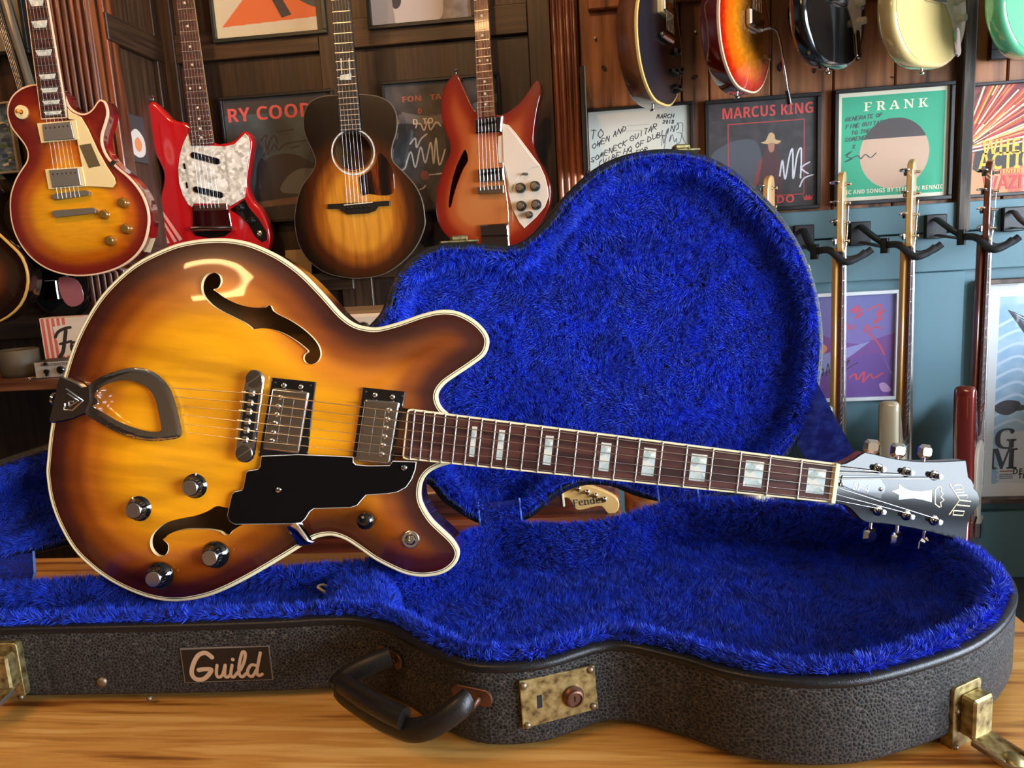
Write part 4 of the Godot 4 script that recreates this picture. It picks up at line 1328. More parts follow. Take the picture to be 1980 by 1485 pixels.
	for i in 6:
		var a := loc(T, tails[i][0], tails[i][1], -0.003)
		var nv := loc(T, 1613, nuts[i], -0.001)
		var bp: Vector2 = bridge_pts[i]
		var pv := T.affine_inverse() * (H * Vector3(post_pts[i if i < 3 else 8 - i].x - 0.002, post_pts[i if i < 3 else 8 - i].y + (-0.003 if i < 3 else 0.003), 0.006))
		part(g, "string", tubem(PackedVector3Array([Vector3(a.x, a.y, -0.003), Vector3(bp.x, bp.y, 0.0042), Vector3(nv.x, nv.y, -0.0008), pv]), [0.0006, 0.00052, 0.00045, 0.0004, 0.00034, 0.0003][i], 6), mat("string_wound", 205, 190, 165, 0.3, 1.0) if i < 3 else mat("string_plain", 222, 218, 212, 0.2, 1.0))

func inset_round(q: PackedVector2Array, r: float) -> PackedVector2Array:
	var o := PackedVector2Array()
	var n := q.size()
	for i in n:
		var p := q[i]
		var a := p + (q[(i + n - 1) % n] - p).normalized() * r
		var b := p + (q[(i + 1) % n] - p).normalized() * r
		for j in 5:
			var t := j / 4.0
			o.append(a.lerp(p, t).lerp(p.lerp(b, t), t))
	return o

func flute() -> ArrayMesh:
	if not mats.has("flute"):
		mats["flute"] = boxm(Vector3.ZERO, Vector3(0.0012, 0.0012, 0.008), 0.0003)
	return mats["flute"]

# ---------- guitars on the walls ----------
func gbody(o: Node, T: Transform3D, outline: PackedVector2Array, h: float, thick: float, tone: Callable, m: StandardMaterial3D, side: Material, bind: Material, holes := [], cell := 0.005, archh := 0.0, bw := 0.004) -> PackedVector2Array:
	var coarse := ccw(outline)
	var b := ccw(smooth(outline, 3))
	m.vertex_color_use_as_albedo = true
	var arch := func(d: float) -> float:
		var u := clampf(d / 0.08, 0.0, 1.0)
		return h + archh * u * u * (3.0 - 2.0 * u) + 0.0002
	part(o, "top", plate(inset(b, bw), coarse, holes, cell, arch, tone, 5), m)
	part(o, "binding", loftm(b, [[0, h - 0.006], [0, h - 0.0008], [0.0008, h], [bw + 0.0003, h + 0.0002]], false, false, 1), bind)
	part(o, "rim", loftm(b, [[0.004, h - thick], [0, h - thick + 0.004], [0, h - 0.006]], true, false, 0), side)
	return b

# a solid body with rolled edges, one colour
func solid_body(o: Node, outline: PackedVector2Array, thick: float, r: float, m: Material, z := 0.0) -> void:
	var b := ccw(smooth(outline, 4))
	part(o, "body", loftm(b, [[r, z - thick], [r * 0.3, z - thick + r * 0.3], [0, z - thick + r], [0, z - r], [r * 0.12, z - r * 0.5], [r * 0.45, z - r * 0.15], [r, z]], true, true, 0), m)

# neck: left and right picture points at the body end, then far up; frets from the bridge point
func gneck(o: Node, T: Transform3D, q: Array, br: Array, scale: float, h: float, wood_m: Material, board: Material, marks := 1, length := 0.50, strung := true, edge: Material = null) -> void:
	var a0 := loc(T, q[0], q[1], h)
	var a1 := loc(T, q[2], q[3], h)
	var b0 := loc(T, q[4], q[5], h)
	var b1 := loc(T, q[6], q[7], h)
	var bp := loc(T, br[0], br[1], h)
	var ma := (a0 + a1) / 2
	var dir := ((b0 + b1) / 2 - ma).normalized()
	var t0 := (ma - bp).dot(dir)
	var tb := ((b0 + b1) / 2 - bp).dot(dir)
	var w0 := a0.distance_to(a1) / 2
	var w1 := b0.distance_to(b1) / 2
	var base := ma - dir * t0
	var perp := Vector2(-dir.y, dir.x)
	var t1 := scale
	var half := func(t: float) -> float: return lerpf(w0, w1, (t - t0) / (tb - t0))
	var nk := thing_part(o, "neck")
	var fp := PackedVector2Array([base + dir * t0 - perp * w0, base + dir * t0 + perp * w0, base + dir * t1 + perp * half.call(t1), base + dir * t1 - perp * half.call(t1)])
	part(nk, "fretboard", slab(fp, h - 0.006, h, 0.0008, -1), board)
	if edge:
		part(nk, "board_binding", slab(inset(ccw(fp), -0.0016), h - 0.006, h - 0.0004, 0.0003, -1), edge)
	part(nk, "shaft", slab(inset(ccw(fp), 0.002), h - 0.022, h - 0.005, 0.006, 0), wood_m)
	var hd := base + dir * t1
	part(nk, "headstock", slab(PackedVector2Array([hd - perp * 0.022, hd - perp * 0.038 + dir * 0.05, hd - perp * 0.034 + dir * 0.18, hd + perp * 0.034 + dir * 0.18, hd + perp * 0.038 + dir * 0.05, hd + perp * 0.022]), h - 0.018, h - 0.003, 0.001, -1), wood_m)
	var ang := rad_to_deg(perp.angle()) - 90.0
	var fm := mat("fret_nickel", 224, 216, 206, 0.22, 1.0)
	var nf := 22
	for i in range(1, nf + 1):
		var t := scale * pow(2.0, -i / 12.0)
		if t < t0 + 0.003:
			break
		var p := base + dir * t
		part(nk, "fret", boxm(Vector3.ZERO, Vector3(0.0022, (half.call(t) - 0.0008) * 2, 0.0014), 0.0003), fm, xf(p.x, p.y, h + 0.0003, 0, ang))
		if marks > 0 and i in [3, 5, 7, 9, 12, 15, 17, 19, 21]:
			var tm := (t + scale * pow(2.0, -(i - 1) / 12.0)) / 2
			var c := base + dir * tm
			var hw: float = half.call(tm)
			if marks == 1:
				for s in ([-0.5, 0.5] if i == 12 else [0.0]):
					part(nk, "marker_dot", slab(circle(c + perp * hw * s, 0.0032, -1, 10), h - 0.001, h + 0.0003, 0.0001), mat("marker_cream", 214, 204, 176, 0.4))
			elif marks == 2:
				var sp: float = (t * 0.0595) * 0.34
				part(nk, "inlay", slab(PackedVector2Array([c - perp * hw * 0.55 - dir * sp, c + perp * hw * 0.55 - dir * sp, c + perp * hw * 0.75 + dir * sp, c - perp * hw * 0.75 + dir * sp]), h - 0.001, h + 0.0003, 0.0001, -1), pearl())
	if strung:
		for i in 6:
			var s: float = (i - 2.5) / 2.5
			var p0 := bp + perp * s * 0.026
			var p1: Vector2 = base + dir * t1 + perp * s * half.call(t1) * 0.82
			part(o, "string", tubem(PackedVector3Array([Vector3(p0.x, p0.y, h + 0.006), Vector3(p1.x, p1.y, h + 0.002)]), 0.00032, 4), mat("string_plain", 222, 218, 212, 0.2, 1.0))

func gslab(o: Node, T: Transform3D, called: String, a: Array, ox: float, oy: float, k: float, z0: float, z1: float, m: Material, soft := false, b := 0.0006) -> MeshInstance3D:
	var p := locs(T, a, z1, ox, oy, k)
	return part(o, called, slab(smooth(p, 3) if soft else p, z0, z1, b, 1 if soft else -1), m)

func gknob(o: Node, T: Transform3D, x: float, y: float, z: float, r: float, m: Material, cap: Material, hgt := 0.014, called := "control_knob") -> void:
	var v := loc(T, x, y, z)
	var kn := thing_part(o, called, xf(v.x, v.y, z))
	part(kn, "skirt", lathem([[r, 0], [r * 0.98, hgt * 0.2], [r * 0.80, hgt * 0.45], [r * 0.74, hgt], [r * 0.6, hgt * 1.04]], 18, false), m)
	part(kn, "cap", lathem([[r * 0.62, hgt], [r * 0.62, hgt * 1.05], [0, hgt * 1.07]], 16), cap)

func humbucker(o: Node, T: Transform3D, ring: Array, cover: Array, ox: float, oy: float, k: float, h: float, rm: Material, cm: Material) -> void:
	var pk := thing_part(o, "pickup")
	gslab(pk, T, "mounting_ring", ring, ox, oy, k, h - 0.002, h + 0.006, rm)
	gslab(pk, T, "cover", cover, ox, oy, k, h, h + 0.010, cm, false, 0.0015)
	var c := locs(T, cover, h + 0.0102, ox, oy, k)
	for i in 6:
		var p := c[0].lerp(c[1], (i + 0.8) / 6.6).lerp(c[3].lerp(c[2], (i + 0.8) / 6.6), 0.25)
		part(pk, "pole_piece", lathem([[0.0022, -0.001], [0.0022, 0.0004], [0, 0.0008]], 8), chrome(), xf(p.x, p.y, h + 0.0100))

func wall_guitars() -> void:
	var C := chrome()
	var black := mat("gloss_black", 14, 13, 13, 0.08, 0.0, 0.8)
	var satin := mat("satin_black", 20, 19, 19, 0.35)
	var cream := mat("guard_cream", 226, 206, 150, 0.35, 0.0, 0.3)
	var gold := mat("knob_gold", 150, 96, 30, 0.18, 0.3, 0.8)
	var bindc := mat("binding_aged", 222, 200, 160, 0.35)
	var rose: StandardMaterial3D = mats["rosewood"]

	# single-cut sunburst guitar in front of the left bay
	var k := 330.0 / 875.0
	var T := frame_at(130, 390, -1.76, 3.0)
	var g := thing("electric_guitar", "single-cutaway flame sunburst electric guitar with cream pickguard on the left wall", "guitar", T)
	var ol := locs(T, [190, 430, 150, 435, 110, 450, 70, 480, 45, 520, 35, 565, 40, 610, 60, 660, 95, 705, 125, 745, 140, 785, 135, 825, 110, 865, 80, 915, 55, 985, 48, 1050, 55, 1130, 75, 1200, 110, 1265, 160, 1325, 230, 1375, 310, 1405, 400, 1417, 490, 1410, 570, 1390, 640, 1358, 700, 1310, 740, 1250, 760, 1180, 765, 1110, 750, 1040, 715, 970, 660, 905, 600, 855, 550, 800, 525, 740, 525, 690, 540, 640, 553, 590, 550, 550, 535, 518, 512, 510, 495, 525, 475, 555, 445, 578, 410, 580, 370, 560, 345, 530, 325, 480, 260, 435], 0, 0, 0, k)
	var tl := [[0.0, lin(96, 20, 14)], [0.016, lin(118, 32, 14)], [0.042, lin(182, 90, 12)], [0.072, lin(214, 142, 20)], [0.12, lin(222, 154, 26)]]
	var flame := noise(FastNoiseLite.TYPE_SIMPLEX_SMOOTH, 1.0, 3, 9)
	var tone := func(p: Vector2, d: float) -> Color:
		var up := clampf((p.y - 0.02) / 0.16, 0, 1)      # the spray is heavier round the upper bout
		return stops(d * (1.0 - 0.55 * up), tl) * (1.0 + 0.16 * flame.get_noise_2d(p.x * 14.0, p.y * 120.0))
	gbody(g, T, ol, 0.0, 0.05, tone, mat("flame_lacquer", 255, 255, 255, 0.28, 0, 1.0), mat("cherry_side", 112, 16, 18, 0.2, 0, 1.0), mat("binding_pinkish", 232, 196, 160, 0.35), [], 0.004, 0.010)
	gneck(g, T, [80, 230, 128, 226, 50, 0, 90, 0], [136, 383], 0.628, 0.014, mat("cherry_side", 112, 16, 18, 0.2), rose, 2, 0.5, true, bindc)
	humbucker(g, T, [188, 632, 388, 615, 405, 715, 210, 733], [215, 637, 360, 622, 382, 712, 225, 722], 0, 0, k, 0.010, cream, mat("pickup_grey", 150, 146, 136, 0.42, 0.7))
	humbucker(g, T, [230, 868, 420, 855, 440, 955, 248, 970], [250, 872, 400, 862, 415, 950, 268, 962], 0, 0, k, 0.011, cream, mat("pickup_grey", 150, 146, 136, 0.42, 0.7))
	gslab(g, T, "pickguard", [345, 555, 365, 575, 415, 600, 450, 660, 500, 770, 545, 850, 585, 910, 592, 940, 575, 962, 520, 958, 438, 955, 420, 855, 395, 720, 385, 615, 350, 610], 0, 0, k, 0.012, 0.015, cream)
	gslab(g, T, "sticker", [405, 745, 465, 735, 515, 850, 455, 862], 0, 0, k, 0.0148, 0.0153, mat("sticker_grey", 92, 78, 52, 0.5), false, 0.0001)
	gslab(g, T, "bridge", [260, 1000, 285, 992, 440, 975, 458, 985, 455, 1000, 290, 1025, 265, 1015], 0, 0, k, 0.010, 0.019, mat("nickel_soft", 150, 142, 126, 0.42, 0.7))
	gslab(g, T, "tailpiece", [268, 1085, 285, 1078, 475, 1064, 490, 1075, 488, 1092, 285, 1115, 270, 1105], 0, 0, k, 0.010, 0.020, mat("nickel_soft", 150, 142, 126, 0.42, 0.7))
	for p in [[637, 1040], [543, 1100], [653, 1172], [572, 1233]]:
		gknob(g, T, p[0] * k, p[1] * k, 0.006, 0.0135, gold, mat("knob_cap_gold", 198, 158, 76, 0.25, 0.8), 0.013)
	var v := loc(T, 119 * k, 577 * k, 0.003)
	part(g, "switch_ring", lathem([[0.0155, -0.005], [0.0155, 0.002], [0.005, 0.002]], 26), cream, xf(v.x, v.y, 0.0085))
	part(g, "switch_tip", lathem([[0.003, 0], [0.0035, 0.008], [0.0045, 0.014], [0, 0.016]], 12, false), mat("amber_tip", 206, 130, 30, 0.3), xf(v.x, v.y, 0.010))
	gslab(g, T, "hang_tag", [745, 1225, 797, 1220, 770, 1295, 730, 1290], 0, 0, k, -0.022, -0.0205, mat("tag_paper", 206, 190, 150, 0.7), false, 0.0002)
	gslab(g, T, "jack_plate", [550, 845, 575, 820, 600, 828, 570, 862], 0, 0, k, 0.008, 0.0135, C)

	# red offset guitar
	T = frame_at(400, 330, -2.085, 4.0)
	k = 1.0 / 3.0
	g = thing("electric_guitar", "red offset electric guitar with white pearl pickguard and racing stripes", "guitar", T)
	ol = locs(T, [1085, 715, 1040, 705, 990, 685, 945, 640, 905, 600, 880, 587, 855, 600, 843, 640, 845, 700, 860, 790, 890, 880, 925, 950, 945, 1000, 945, 1060, 925, 1140, 905, 1210, 897, 1300, 920, 1400, 980, 1490, 1090, 1545, 1260, 1560, 1420, 1535, 1520, 1490, 1560, 1430, 1568, 1370, 1555, 1300, 1520, 1220, 1475, 1170, 1445, 1120, 1434, 1060, 1442, 990, 1455, 900, 1465, 830, 1455, 785, 1430, 762, 1400, 765, 1375, 795, 1340, 820, 1290, 830, 1240, 825], 0, 0, 0, k)
	solid_body(g, ol, 0.042, 0.008, mat("fiesta_red", 178, 20, 24, 0.14, 0.0, 1.0))
	var pm := mat("pearl_guard", 255, 255, 255, 0.22, 0.0, 0.5)
	var pn := noise(FastNoiseLite.TYPE_CELLULAR, 0.05, 1, 33)
	pn.cellular_return_type = FastNoiseLite.RETURN_CELL_VALUE
	pn.domain_warp_enabled = true
	pn.domain_warp_amplitude = 30.0
	pn.domain_warp_frequency = 0.03
	pm.albedo_texture = ntex(pn, 256, ramp([[0.0, 168, 164, 150], [0.4, 206, 202, 188], [0.75, 226, 224, 212], [1.0, 246, 244, 236]]))
	pm.uv1_triplanar = true
	pm.uv1_scale = Vector3.ONE * 9.0
	gslab(g, T, "pickguard", [1090, 775, 1062, 830, 1042, 900, 1032, 980, 1038, 1060, 1058, 1130, 1090, 1185, 1115, 1205, 1120, 1180, 1310, 1180, 1335, 1195, 1420, 1145, 1425, 1100, 1425, 1040, 1432, 980, 1445, 900, 1450, 830, 1440, 790, 1420, 775, 1395, 800, 1360, 835, 1300, 850, 1235, 845, 1110, 845], 0, 0, k, 0.0002, 0.0026, pm, false, 0.0008)
	for p in [[1105, 895, 1275, 940], [1120, 1095, 1295, 1135]]:
		var a := loc(T, p[0] * k, p[1] * k, 0.004)
		var b := loc(T, p[2] * k, p[3] * k, 0.004)
		var d := (b - a).normalized() * 0.008
		part(g, "pickup", loftm(capsule(a + d, b - d, 0.0085), [[0, 0.002], [0, 0.005], [0.0015, 0.0065]], false, true, 0), black)
	gslab(g, T, "vibrato_plate", [1115, 1195, 1320, 1183, 1345, 1325, 1118, 1328], 0, 0, k, 0.0003, 0.004, C)
	gslab(g, T, "bridge", [1125, 1190, 1315, 1182, 1318, 1215, 1125, 1222], 0, 0, k, 0.003, 0.014, mat("nickel_light", 225, 222, 214, 0.2, 1.0))
	gslab(g, T, "tail_base", [1110, 1335, 1135, 1365, 1215, 1380, 1300, 1372, 1345, 1340], 0, 0, k, 0.0003, 0.003, black)
	var ta := loc(T, 1112 * k, 1328 * k, 0.01)
	var tb := loc(T, 1352 * k, 1325 * k, 0.01)
	part(g, "tail_bar", tubem(PackedVector3Array([Vector3(ta.x, ta.y, 0.010), Vector3(tb.x, tb.y, 0.010)]), 0.007, 12), C)
	gslab(g, T, "control_plate", [1335, 1215, 1420, 1155, 1445, 1205, 1500, 1270, 1545, 1345, 1548, 1390, 1520, 1405, 1480, 1370, 1440, 1300, 1380, 1242], 0, 0, k, 0.0002, 0.003, black)
	for p in [[1395, 1205], [1460, 1280]]:
		gknob(g, T, p[0] * k, p[1] * k, 0.003, 0.0105, satin, black)
	v = loc(T, 1505 * k, 1355 * k, 0.003)
	part(g, "jack", lathem([[0.008, 0], [0.008, 0.003], [0.004, 0.004], [0.0035, 0.001], [0, 0.001]], 18), mat("nickel_light", 225, 222, 214, 0.2, 1.0), xf(v.x, v.y, 0.003))
	for p in [[1072, 965], [1085, 1075]]:
		v = loc(T, p[0] * k, p[1] * k, 0.003)
		part(g, "slide_switch", boxm(Vector3.ZERO, Vector3(0.005, 0.016, 0.004), 0.0008), black, xf(v.x, v.y, 0.004, 0, 5))
	for q in [[905, 1188, 925, 1196, 1058, 1388, 1040, 1398], [900, 1212, 910, 1218, 1026, 1400, 1010, 1408], [900, 1250, 912, 1258, 985, 1410, 960, 1412]]:
		gslab(g, T, "stripe", q, 0, 0, k, -0.001, 0.0003, mat("stripe_pink", 226, 150, 130, 0.2), false, 0.0001)
	gneck(g, T, [369.3, 280.7, 412.3, 279.3, 340, 0, 372.7, 0], [407, 402], 0.61, 0.008, mat("maple_neck", 190, 140, 78, 0.3, 0, 0.5), rose, 1)
	v = loc(T, 888 * k, 580 * k, -0.02)
	part(g, "strap_button", lathem([[0.004, 0], [0.004, 0.006], [0.008, 0.009], [0.007, 0.012], [0, 0.013]], 14), C, Transform3D(Basis(Vector3.RIGHT, deg_to_rad(-90)), Vector3(v.x, v.y - 0.002, -0.02)))

	# acoustic
	T = frame_at(690, 400, -2.03, 0.0)
	k = 560.0 / 1980.0
	g = thing("acoustic_guitar", "dark sunburst acoustic guitar with round sound hole on the oak panelling", "guitar", T)
	ol = locs(T, [890, 648, 800, 655, 720, 685, 675, 740, 658, 810, 662, 890, 685, 960, 720, 1030, 740, 1090, 735, 1140, 700, 1200, 650, 1270, 615, 1370, 600, 1470, 602, 1560, 630, 1680, 700, 1790, 820, 1870, 950, 1900, 1050, 1905, 1200, 1880, 1330, 1800, 1430, 1690, 1488, 1560, 1490, 1470, 1470, 1360, 1420, 1260, 1340, 1170, 1280, 1110, 1263, 1060, 1270, 990, 1295, 910, 1302, 830, 1290, 760, 1250, 700, 1180, 660, 1100, 645, 1035, 642], 0, 400, 0, k)
	var cc := loc(T, 400 + 1045 * k, 1480 * k, 0)
	var hole := circle(loc(T, 400 + 1000 * k, 1035 * k, 0), 0.0475, -1, 28)
	var ta2 := [[0.0, lin(214, 150, 52)], [0.075, lin(206, 138, 42)], [0.105, lin(150, 84, 22)], [0.135, lin(66, 28, 12)], [0.165, lin(22, 12, 10)], [0.2, lin(14, 9, 9)]]
	tone = func(p: Vector2, _d: float) -> Color:
		var u := p - cc
		return stops(Vector2(u.x, u.y * (0.95 if u.y < 0 else 0.72)).length(), ta2)
	var spruce := wood("spruce_lacquer", [[0.2, 220, 214, 206], [0.5, 244, 240, 236], [0.8, 255, 255, 255]], 0.25, 1, 49, 0.008, 14.0, 1.0)
	gbody(g, T, ol, 0.0, 0.10, tone, spruce, mat("dark_side", 20, 12, 10, 0.15, 0, 1.0), mat("binding_grey", 96, 84, 70, 0.4), [hole], 0.005, 0.0, 0.002)
	part(g, "inside", slab(circle(loc(T, 400 + 1000 * k, 1035 * k, 0), 0.09), -0.09, -0.085), mat("inside_maple", 148, 106, 62, 0.7))
	var rc := loc(T, 400 + 1000 * k, 1040 * k, 0)
	part(g, "rosette", holed(circle(rc, 0.0585, -1, 36), circle(rc, 0.0545, -1, 36), 0.0, 0.0007, 0.004), pearl())
	part(g, "rosette", holed(circle(rc, 0.0500, -1, 36), circle(rc, 0.0476, -1, 36), 0.0, 0.0006, 0.004), satin)
	var tort := wood("tortoise", [[0.3, 20, 9, 7], [0.5, 48, 18, 9], [0.62, 110, 46, 14], [0.8, 60, 24, 10]], 0.12, 1, 51, 0.03, 6.0, 0.8)
	gslab(g, T, "pickguard", [1042, 1210, 1100, 1175, 1150, 1120, 1180, 1045, 1235, 1090, 1270, 1160, 1280, 1240, 1278, 1305, 1245, 1333, 1180, 1335, 1110, 1326, 1060, 1335, 1046, 1280], 400, 0, k, 0.0, 0.0016, tort, true)
	gslab(g, T, "bridge", [825, 1395, 930, 1390, 1130, 1380, 1250, 1372, 1250, 1405, 1170, 1410, 1150, 1440, 1100, 1458, 960, 1465, 925, 1440, 910, 1425, 825, 1428], 400, 0, k, 0.0, 0.008, satin)
	gslab(g, T, "saddle", [935, 1399, 1130, 1380, 1131, 1386, 936, 1405], 400, 0, k, 0.007, 0.011, mat("bone", 232, 218, 178, 0.4))
	for i in 6:
		v = loc(T, 400 + (962 + i * 29) * k, (1424 - i * 2) * k, 0.008)
		part(g, "bridge_pin", lathem([[0.0028, 0], [0.003, 0.002], [0, 0.003]], 8), black, xf(v.x, v.y, 0.008))
	gneck(g, T, [400 + 912 * k, 905 * k, 400 + 1053 * k, 887 * k, 400 + 848 * k, 0, 400 + 975 * k, 0], [400 + 1030 * k, 1393 * k], 0.632, 0.008, mat("dark_side", 20, 12, 10, 0.15), mat("ebony", 30, 26, 25, 0.35), 0)
	gslab(g, T, "inlay", [910, 515, 985, 500, 985, 545, 908, 548], 400, 0, k, 0.007, 0.0085, pearl())
	for x in [918, 972]:
		gslab(g, T, "inlay", [x - 5, 400, x + 3, 398, x + 8, 505, x + 2, 508], 400, 0, k, 0.007, 0.0085, pearl(), false, 0.0001)

	# double-horned fireglo guitar
	T = frame_at(950, 300, -2.06, -9.0)
	k = 1.0 / 3.0
	g = thing("electric_guitar", "red to amber double-horned electric guitar with white split pickguard", "guitar", T)
	ol = locs(T, [1090, 650, 1060, 620, 1030, 560, 995, 480, 975, 440, 960, 432, 940, 445, 905, 490, 885, 550, 878, 620, 885, 700, 910, 780, 932, 840, 925, 900, 900, 960, 875, 1030, 855, 1100, 848, 1180, 852, 1250, 870, 1310, 910, 1365, 970, 1415, 1050, 1450, 1150, 1465, 1270, 1440, 1370, 1385, 1450, 1300, 1500, 1200, 1512, 1110, 1500, 1040, 1475, 980, 1440, 920, 1418, 860, 1412, 800, 1422, 700, 1440, 600, 1456, 540, 1455, 490, 1440, 468, 1422, 475, 1390, 520, 1340, 590, 1280, 640, 1235, 665, 1195, 665], 0, 560, 0, k)
	var slot := smooth(locs(T, [1020, 868, 1036, 930, 1010, 975, 975, 1060, 950, 1140, 936, 1198, 923, 1198, 930, 1120, 945, 1040, 970, 960, 1000, 895], 0, 560, 0, k), 2)
	var tr := [[0.0, lin(112, 20, 14)], [0.018, lin(132, 34, 18)], [0.045, lin(168, 78, 38)], [0.07, lin(186, 112, 60)], [0.12, lin(190, 120, 66)]]
	tone = func(_p: Vector2, d: float) -> Color: return stops(d, tr)
	gbody(g, T, ol, 0.0, 0.038, tone, mat("fireglo_lacquer", 255, 255, 255, 0.25, 0, 1.0), mat("fireglo_side", 110, 22, 16, 0.2, 0, 1.0), mat("fireglo_side", 110, 22, 16, 0.2), [slot], 0.005, 0.0, 0.002)
	var wg := mat("guard_white", 222, 208, 188, 0.3, 0, 0.4)
	gslab(g, T, "lower_pickguard", [1230, 715, 1270, 725, 1310, 770, 1370, 850, 1430, 930, 1450, 955, 1480, 1020, 1498, 1090, 1502, 1140, 1480, 1200, 1430, 1260, 1360, 1325, 1330, 1290, 1290, 1210, 1270, 1130, 1262, 1050, 1240, 960, 1235, 945, 1212, 945, 1205, 860, 1210, 790, 1230, 785], 560, 0, k, 0.0004, 0.003, wg, false, 0.001)
	gslab(g, T, "upper_pickguard", [1232, 730, 1268, 738, 1310, 785, 1372, 870, 1425, 938, 1448, 962, 1400, 975, 1345, 1010, 1300, 1060, 1285, 1120, 1275, 1100, 1258, 1000, 1240, 950], 560, 0, k, 0.004, 0.006, wg, false, 0.001)
	for q in [[1070, 690, 1235, 672, 1227, 763, 1075, 773], [1088, 982, 1240, 970, 1245, 1048, 1090, 1056]]:
		var pk := gslab(g, T, "pickup", q, 560, 0, k, 0.0, 0.013, C, false, 0.003)
		var e := locs(T, q, 0.0135, 560, 0, k)
		var c := (e[0] + e[1] + e[2] + e[3]) / 4
		part(pk, "bar_opening", boxm(Vector3.ZERO, Vector3(0.048, 0.007, 0.001)), black, xf(c.x, c.y + 0.004, 0.0133, 0, 4))
	gslab(g, T, "bridge", [1085, 1085, 1240, 1075, 1240, 1118, 1090, 1125], 560, 0, k, 0.0, 0.014, mat("nickel_light", 225, 222, 214, 0.2, 1.0))
	gslab(g, T, "vibrato", [1100, 1305, 1265, 1295, 1270, 1368, 1105, 1373], 560, 0, k, 0.0, 0.010, C, false, 0.003)
	gslab(g, T, "tail_plate", [1110, 1376, 1270, 1370, 1275, 1440, 1115, 1440], 560, 0, k, 0.0, 0.005, C, false, 0.002)
	for p in [[1340, 1090, 0.0135], [1425, 1080, 0.0135], [1345, 1195, 0.0135], [1432, 1187, 0.0135], [1392, 1246, 0.0095]]:
		gknob(g, T, 560 + p[0] * k, p[1] * k, 0.004, p[2], satin, mat("spun_aluminium", 208, 204, 200, 0.28, 1.0), 0.015)
	v = loc(T, 560 + 1380 * k, 1010 * k, 0.006)
	part(g, "switch", tubem(PackedVector3Array([Vector3(v.x, v.y, 0.005), Vector3(v.x - 0.010, v.y + 0.001, 0.014)]), 0.003, 8), satin)
	var ar := PackedVector3Array()
	for p in [[1250, 1310], [1268, 1290], [1262, 1180], [1246, 1060], [1236, 945]]:
		v = loc(T, 560 + p[0] * k, p[1] * k, 0.022)
		ar.append(Vector3(v.x, v.y, 0.022))
	part(g, "vibrato_arm", tubem(smooth3(ar), 0.0019, 8), C)
	gneck(g, T, [560 + 1090 * k, 683 * k, 560 + 1190 * k, 672 * k, 560 + 1068 * k, 0, 560 + 1150 * k, 0], [560 + 1165 * k, 1100 * k], 0.62, 0.010, mat("fireglo_side", 110, 22, 16, 0.2), wood("bubinga", [[0.2, 78, 42, 26], [0.5, 112, 68, 42], [0.8, 140, 92, 60]], 0.16, 1, 53, 0.006, 12.0, 0.8), 1)
	v = loc(T, 560 + 965 * k, 428 * k, -0.02)
	part(g, "strap_button", lathem([[0.004, 0], [0.004, 0.006], [0.008, 0.009], [0.007, 0.012], [0, 0.013]], 14), C, Transform3D(Basis(Vector3.RIGHT, deg_to_rad(-90)), Vector3(v.x, v.y - 0.002, -0.02)))

	# edge of an archtop at the left edge of the picture
	T = frame_at(-70, 525, -1.72, 6.0)
	g = thing("archtop_guitar", "dark archtop guitar with gold binding, cut by the left edge of the picture", "guitar", T)
	var ar0 := [[0.0, lin(18, 9, 8)], [0.03, lin(34, 14, 9)], [0.07, lin(92, 42, 14)], [0.12, lin(150, 84, 24)]]
	tone = func(_p: Vector2, d: float) -> Color: return stops(d, ar0)
	var oa := PackedVector2Array()
	for p in [0, -.165, .07, -.155, .13, -.11, .16, -.04, .155, .03, .12, .085, .09, .13, .09, .18, .115, .23, .10, .28, .04, .30, -.04, .30, -.10, .28, -.115, .23, -.09, .18, -.09, .13, -.12, .085, -.155, .03, -.16, -.04, -.13, -.11, -.07, -.155].reduce(pairs, []):
		oa.append(Vector2(p.x * 0.93, p.y * 0.80))
	gbody(g, T, oa, 0.0, 0.06, tone, mat("archtop_lacquer", 255, 255, 255, 0.2, 0, 1.0), mat("dark_side", 20, 12, 10, 0.15), mat("binding_gold", 196, 150, 74, 0.3), [], 0.006, 0.012, 0.004)
	part(g, "neck", boxm(Vector3(0, 0.50, -0.004), Vector3(0.05, 0.55, 0.026), 0.006), rose)
	part(g, "headstock", boxm(Vector3(0, 0.86, -0.008), Vector3(0.08, 0.18, 0.016), 0.003), black)
	part(g, "tailpiece", slab(smooth(PackedVector2Array([Vector2(-0.04, -0.02), Vector2(0.04, -0.02), Vector2(0.025, -0.12), Vector2(-0.025, -0.12)]), 3), 0.010, 0.014), mat("binding_gold", 196, 150, 74, 0.3))

	# lower end of a black guitar hung behind the single-cut
	T = frame_at(118, 560, -1.855, 10.0)
	g = thing("electric_guitar", "black electric guitar half hidden behind the flame sunburst guitar", "guitar", T)
	var ob := PackedVector2Array()
	for p in [0, -.075, .045, -.06, .072, -.02, .078, .04, .066, .10, .055, .15, .06, .20, .04, .24, -.04, .24, -.06, .20, -.055, .15, -.066, .10, -.078, .04, -.072, -.02, -.045, -.06].reduce(pairs, []):
		ob.append(p)
	solid_body(g, ob, 0.04, 0.010, black)
	part(g, "pickguard", slab(smooth(PackedVector2Array([Vector2(0.0, 0.03), Vector2(0.045, 0.02), Vector2(0.052, -0.03), Vector2(0.02, -0.045), Vector2(0.0, -0.02)]), 3), -0.001, 0.0022), mat("guard_rose", 166, 92, 92, 0.15, 0, 0.6))
	part(g, "bridge", boxm(Vector3(-0.02, 0.0, 0.004), Vector3(0.03, 0.05, 0.010), 0.002), C)
	part(g, "neck", boxm(Vector3(0, 0.31, -0.006), Vector3(0.05, 0.16, 0.024), 0.006), mat("maple_neck", 190, 140, 78, 0.3))
	# bass neck at the upper left
	T = frame_at(26, 80, -1.828, 0.0, 9.0)
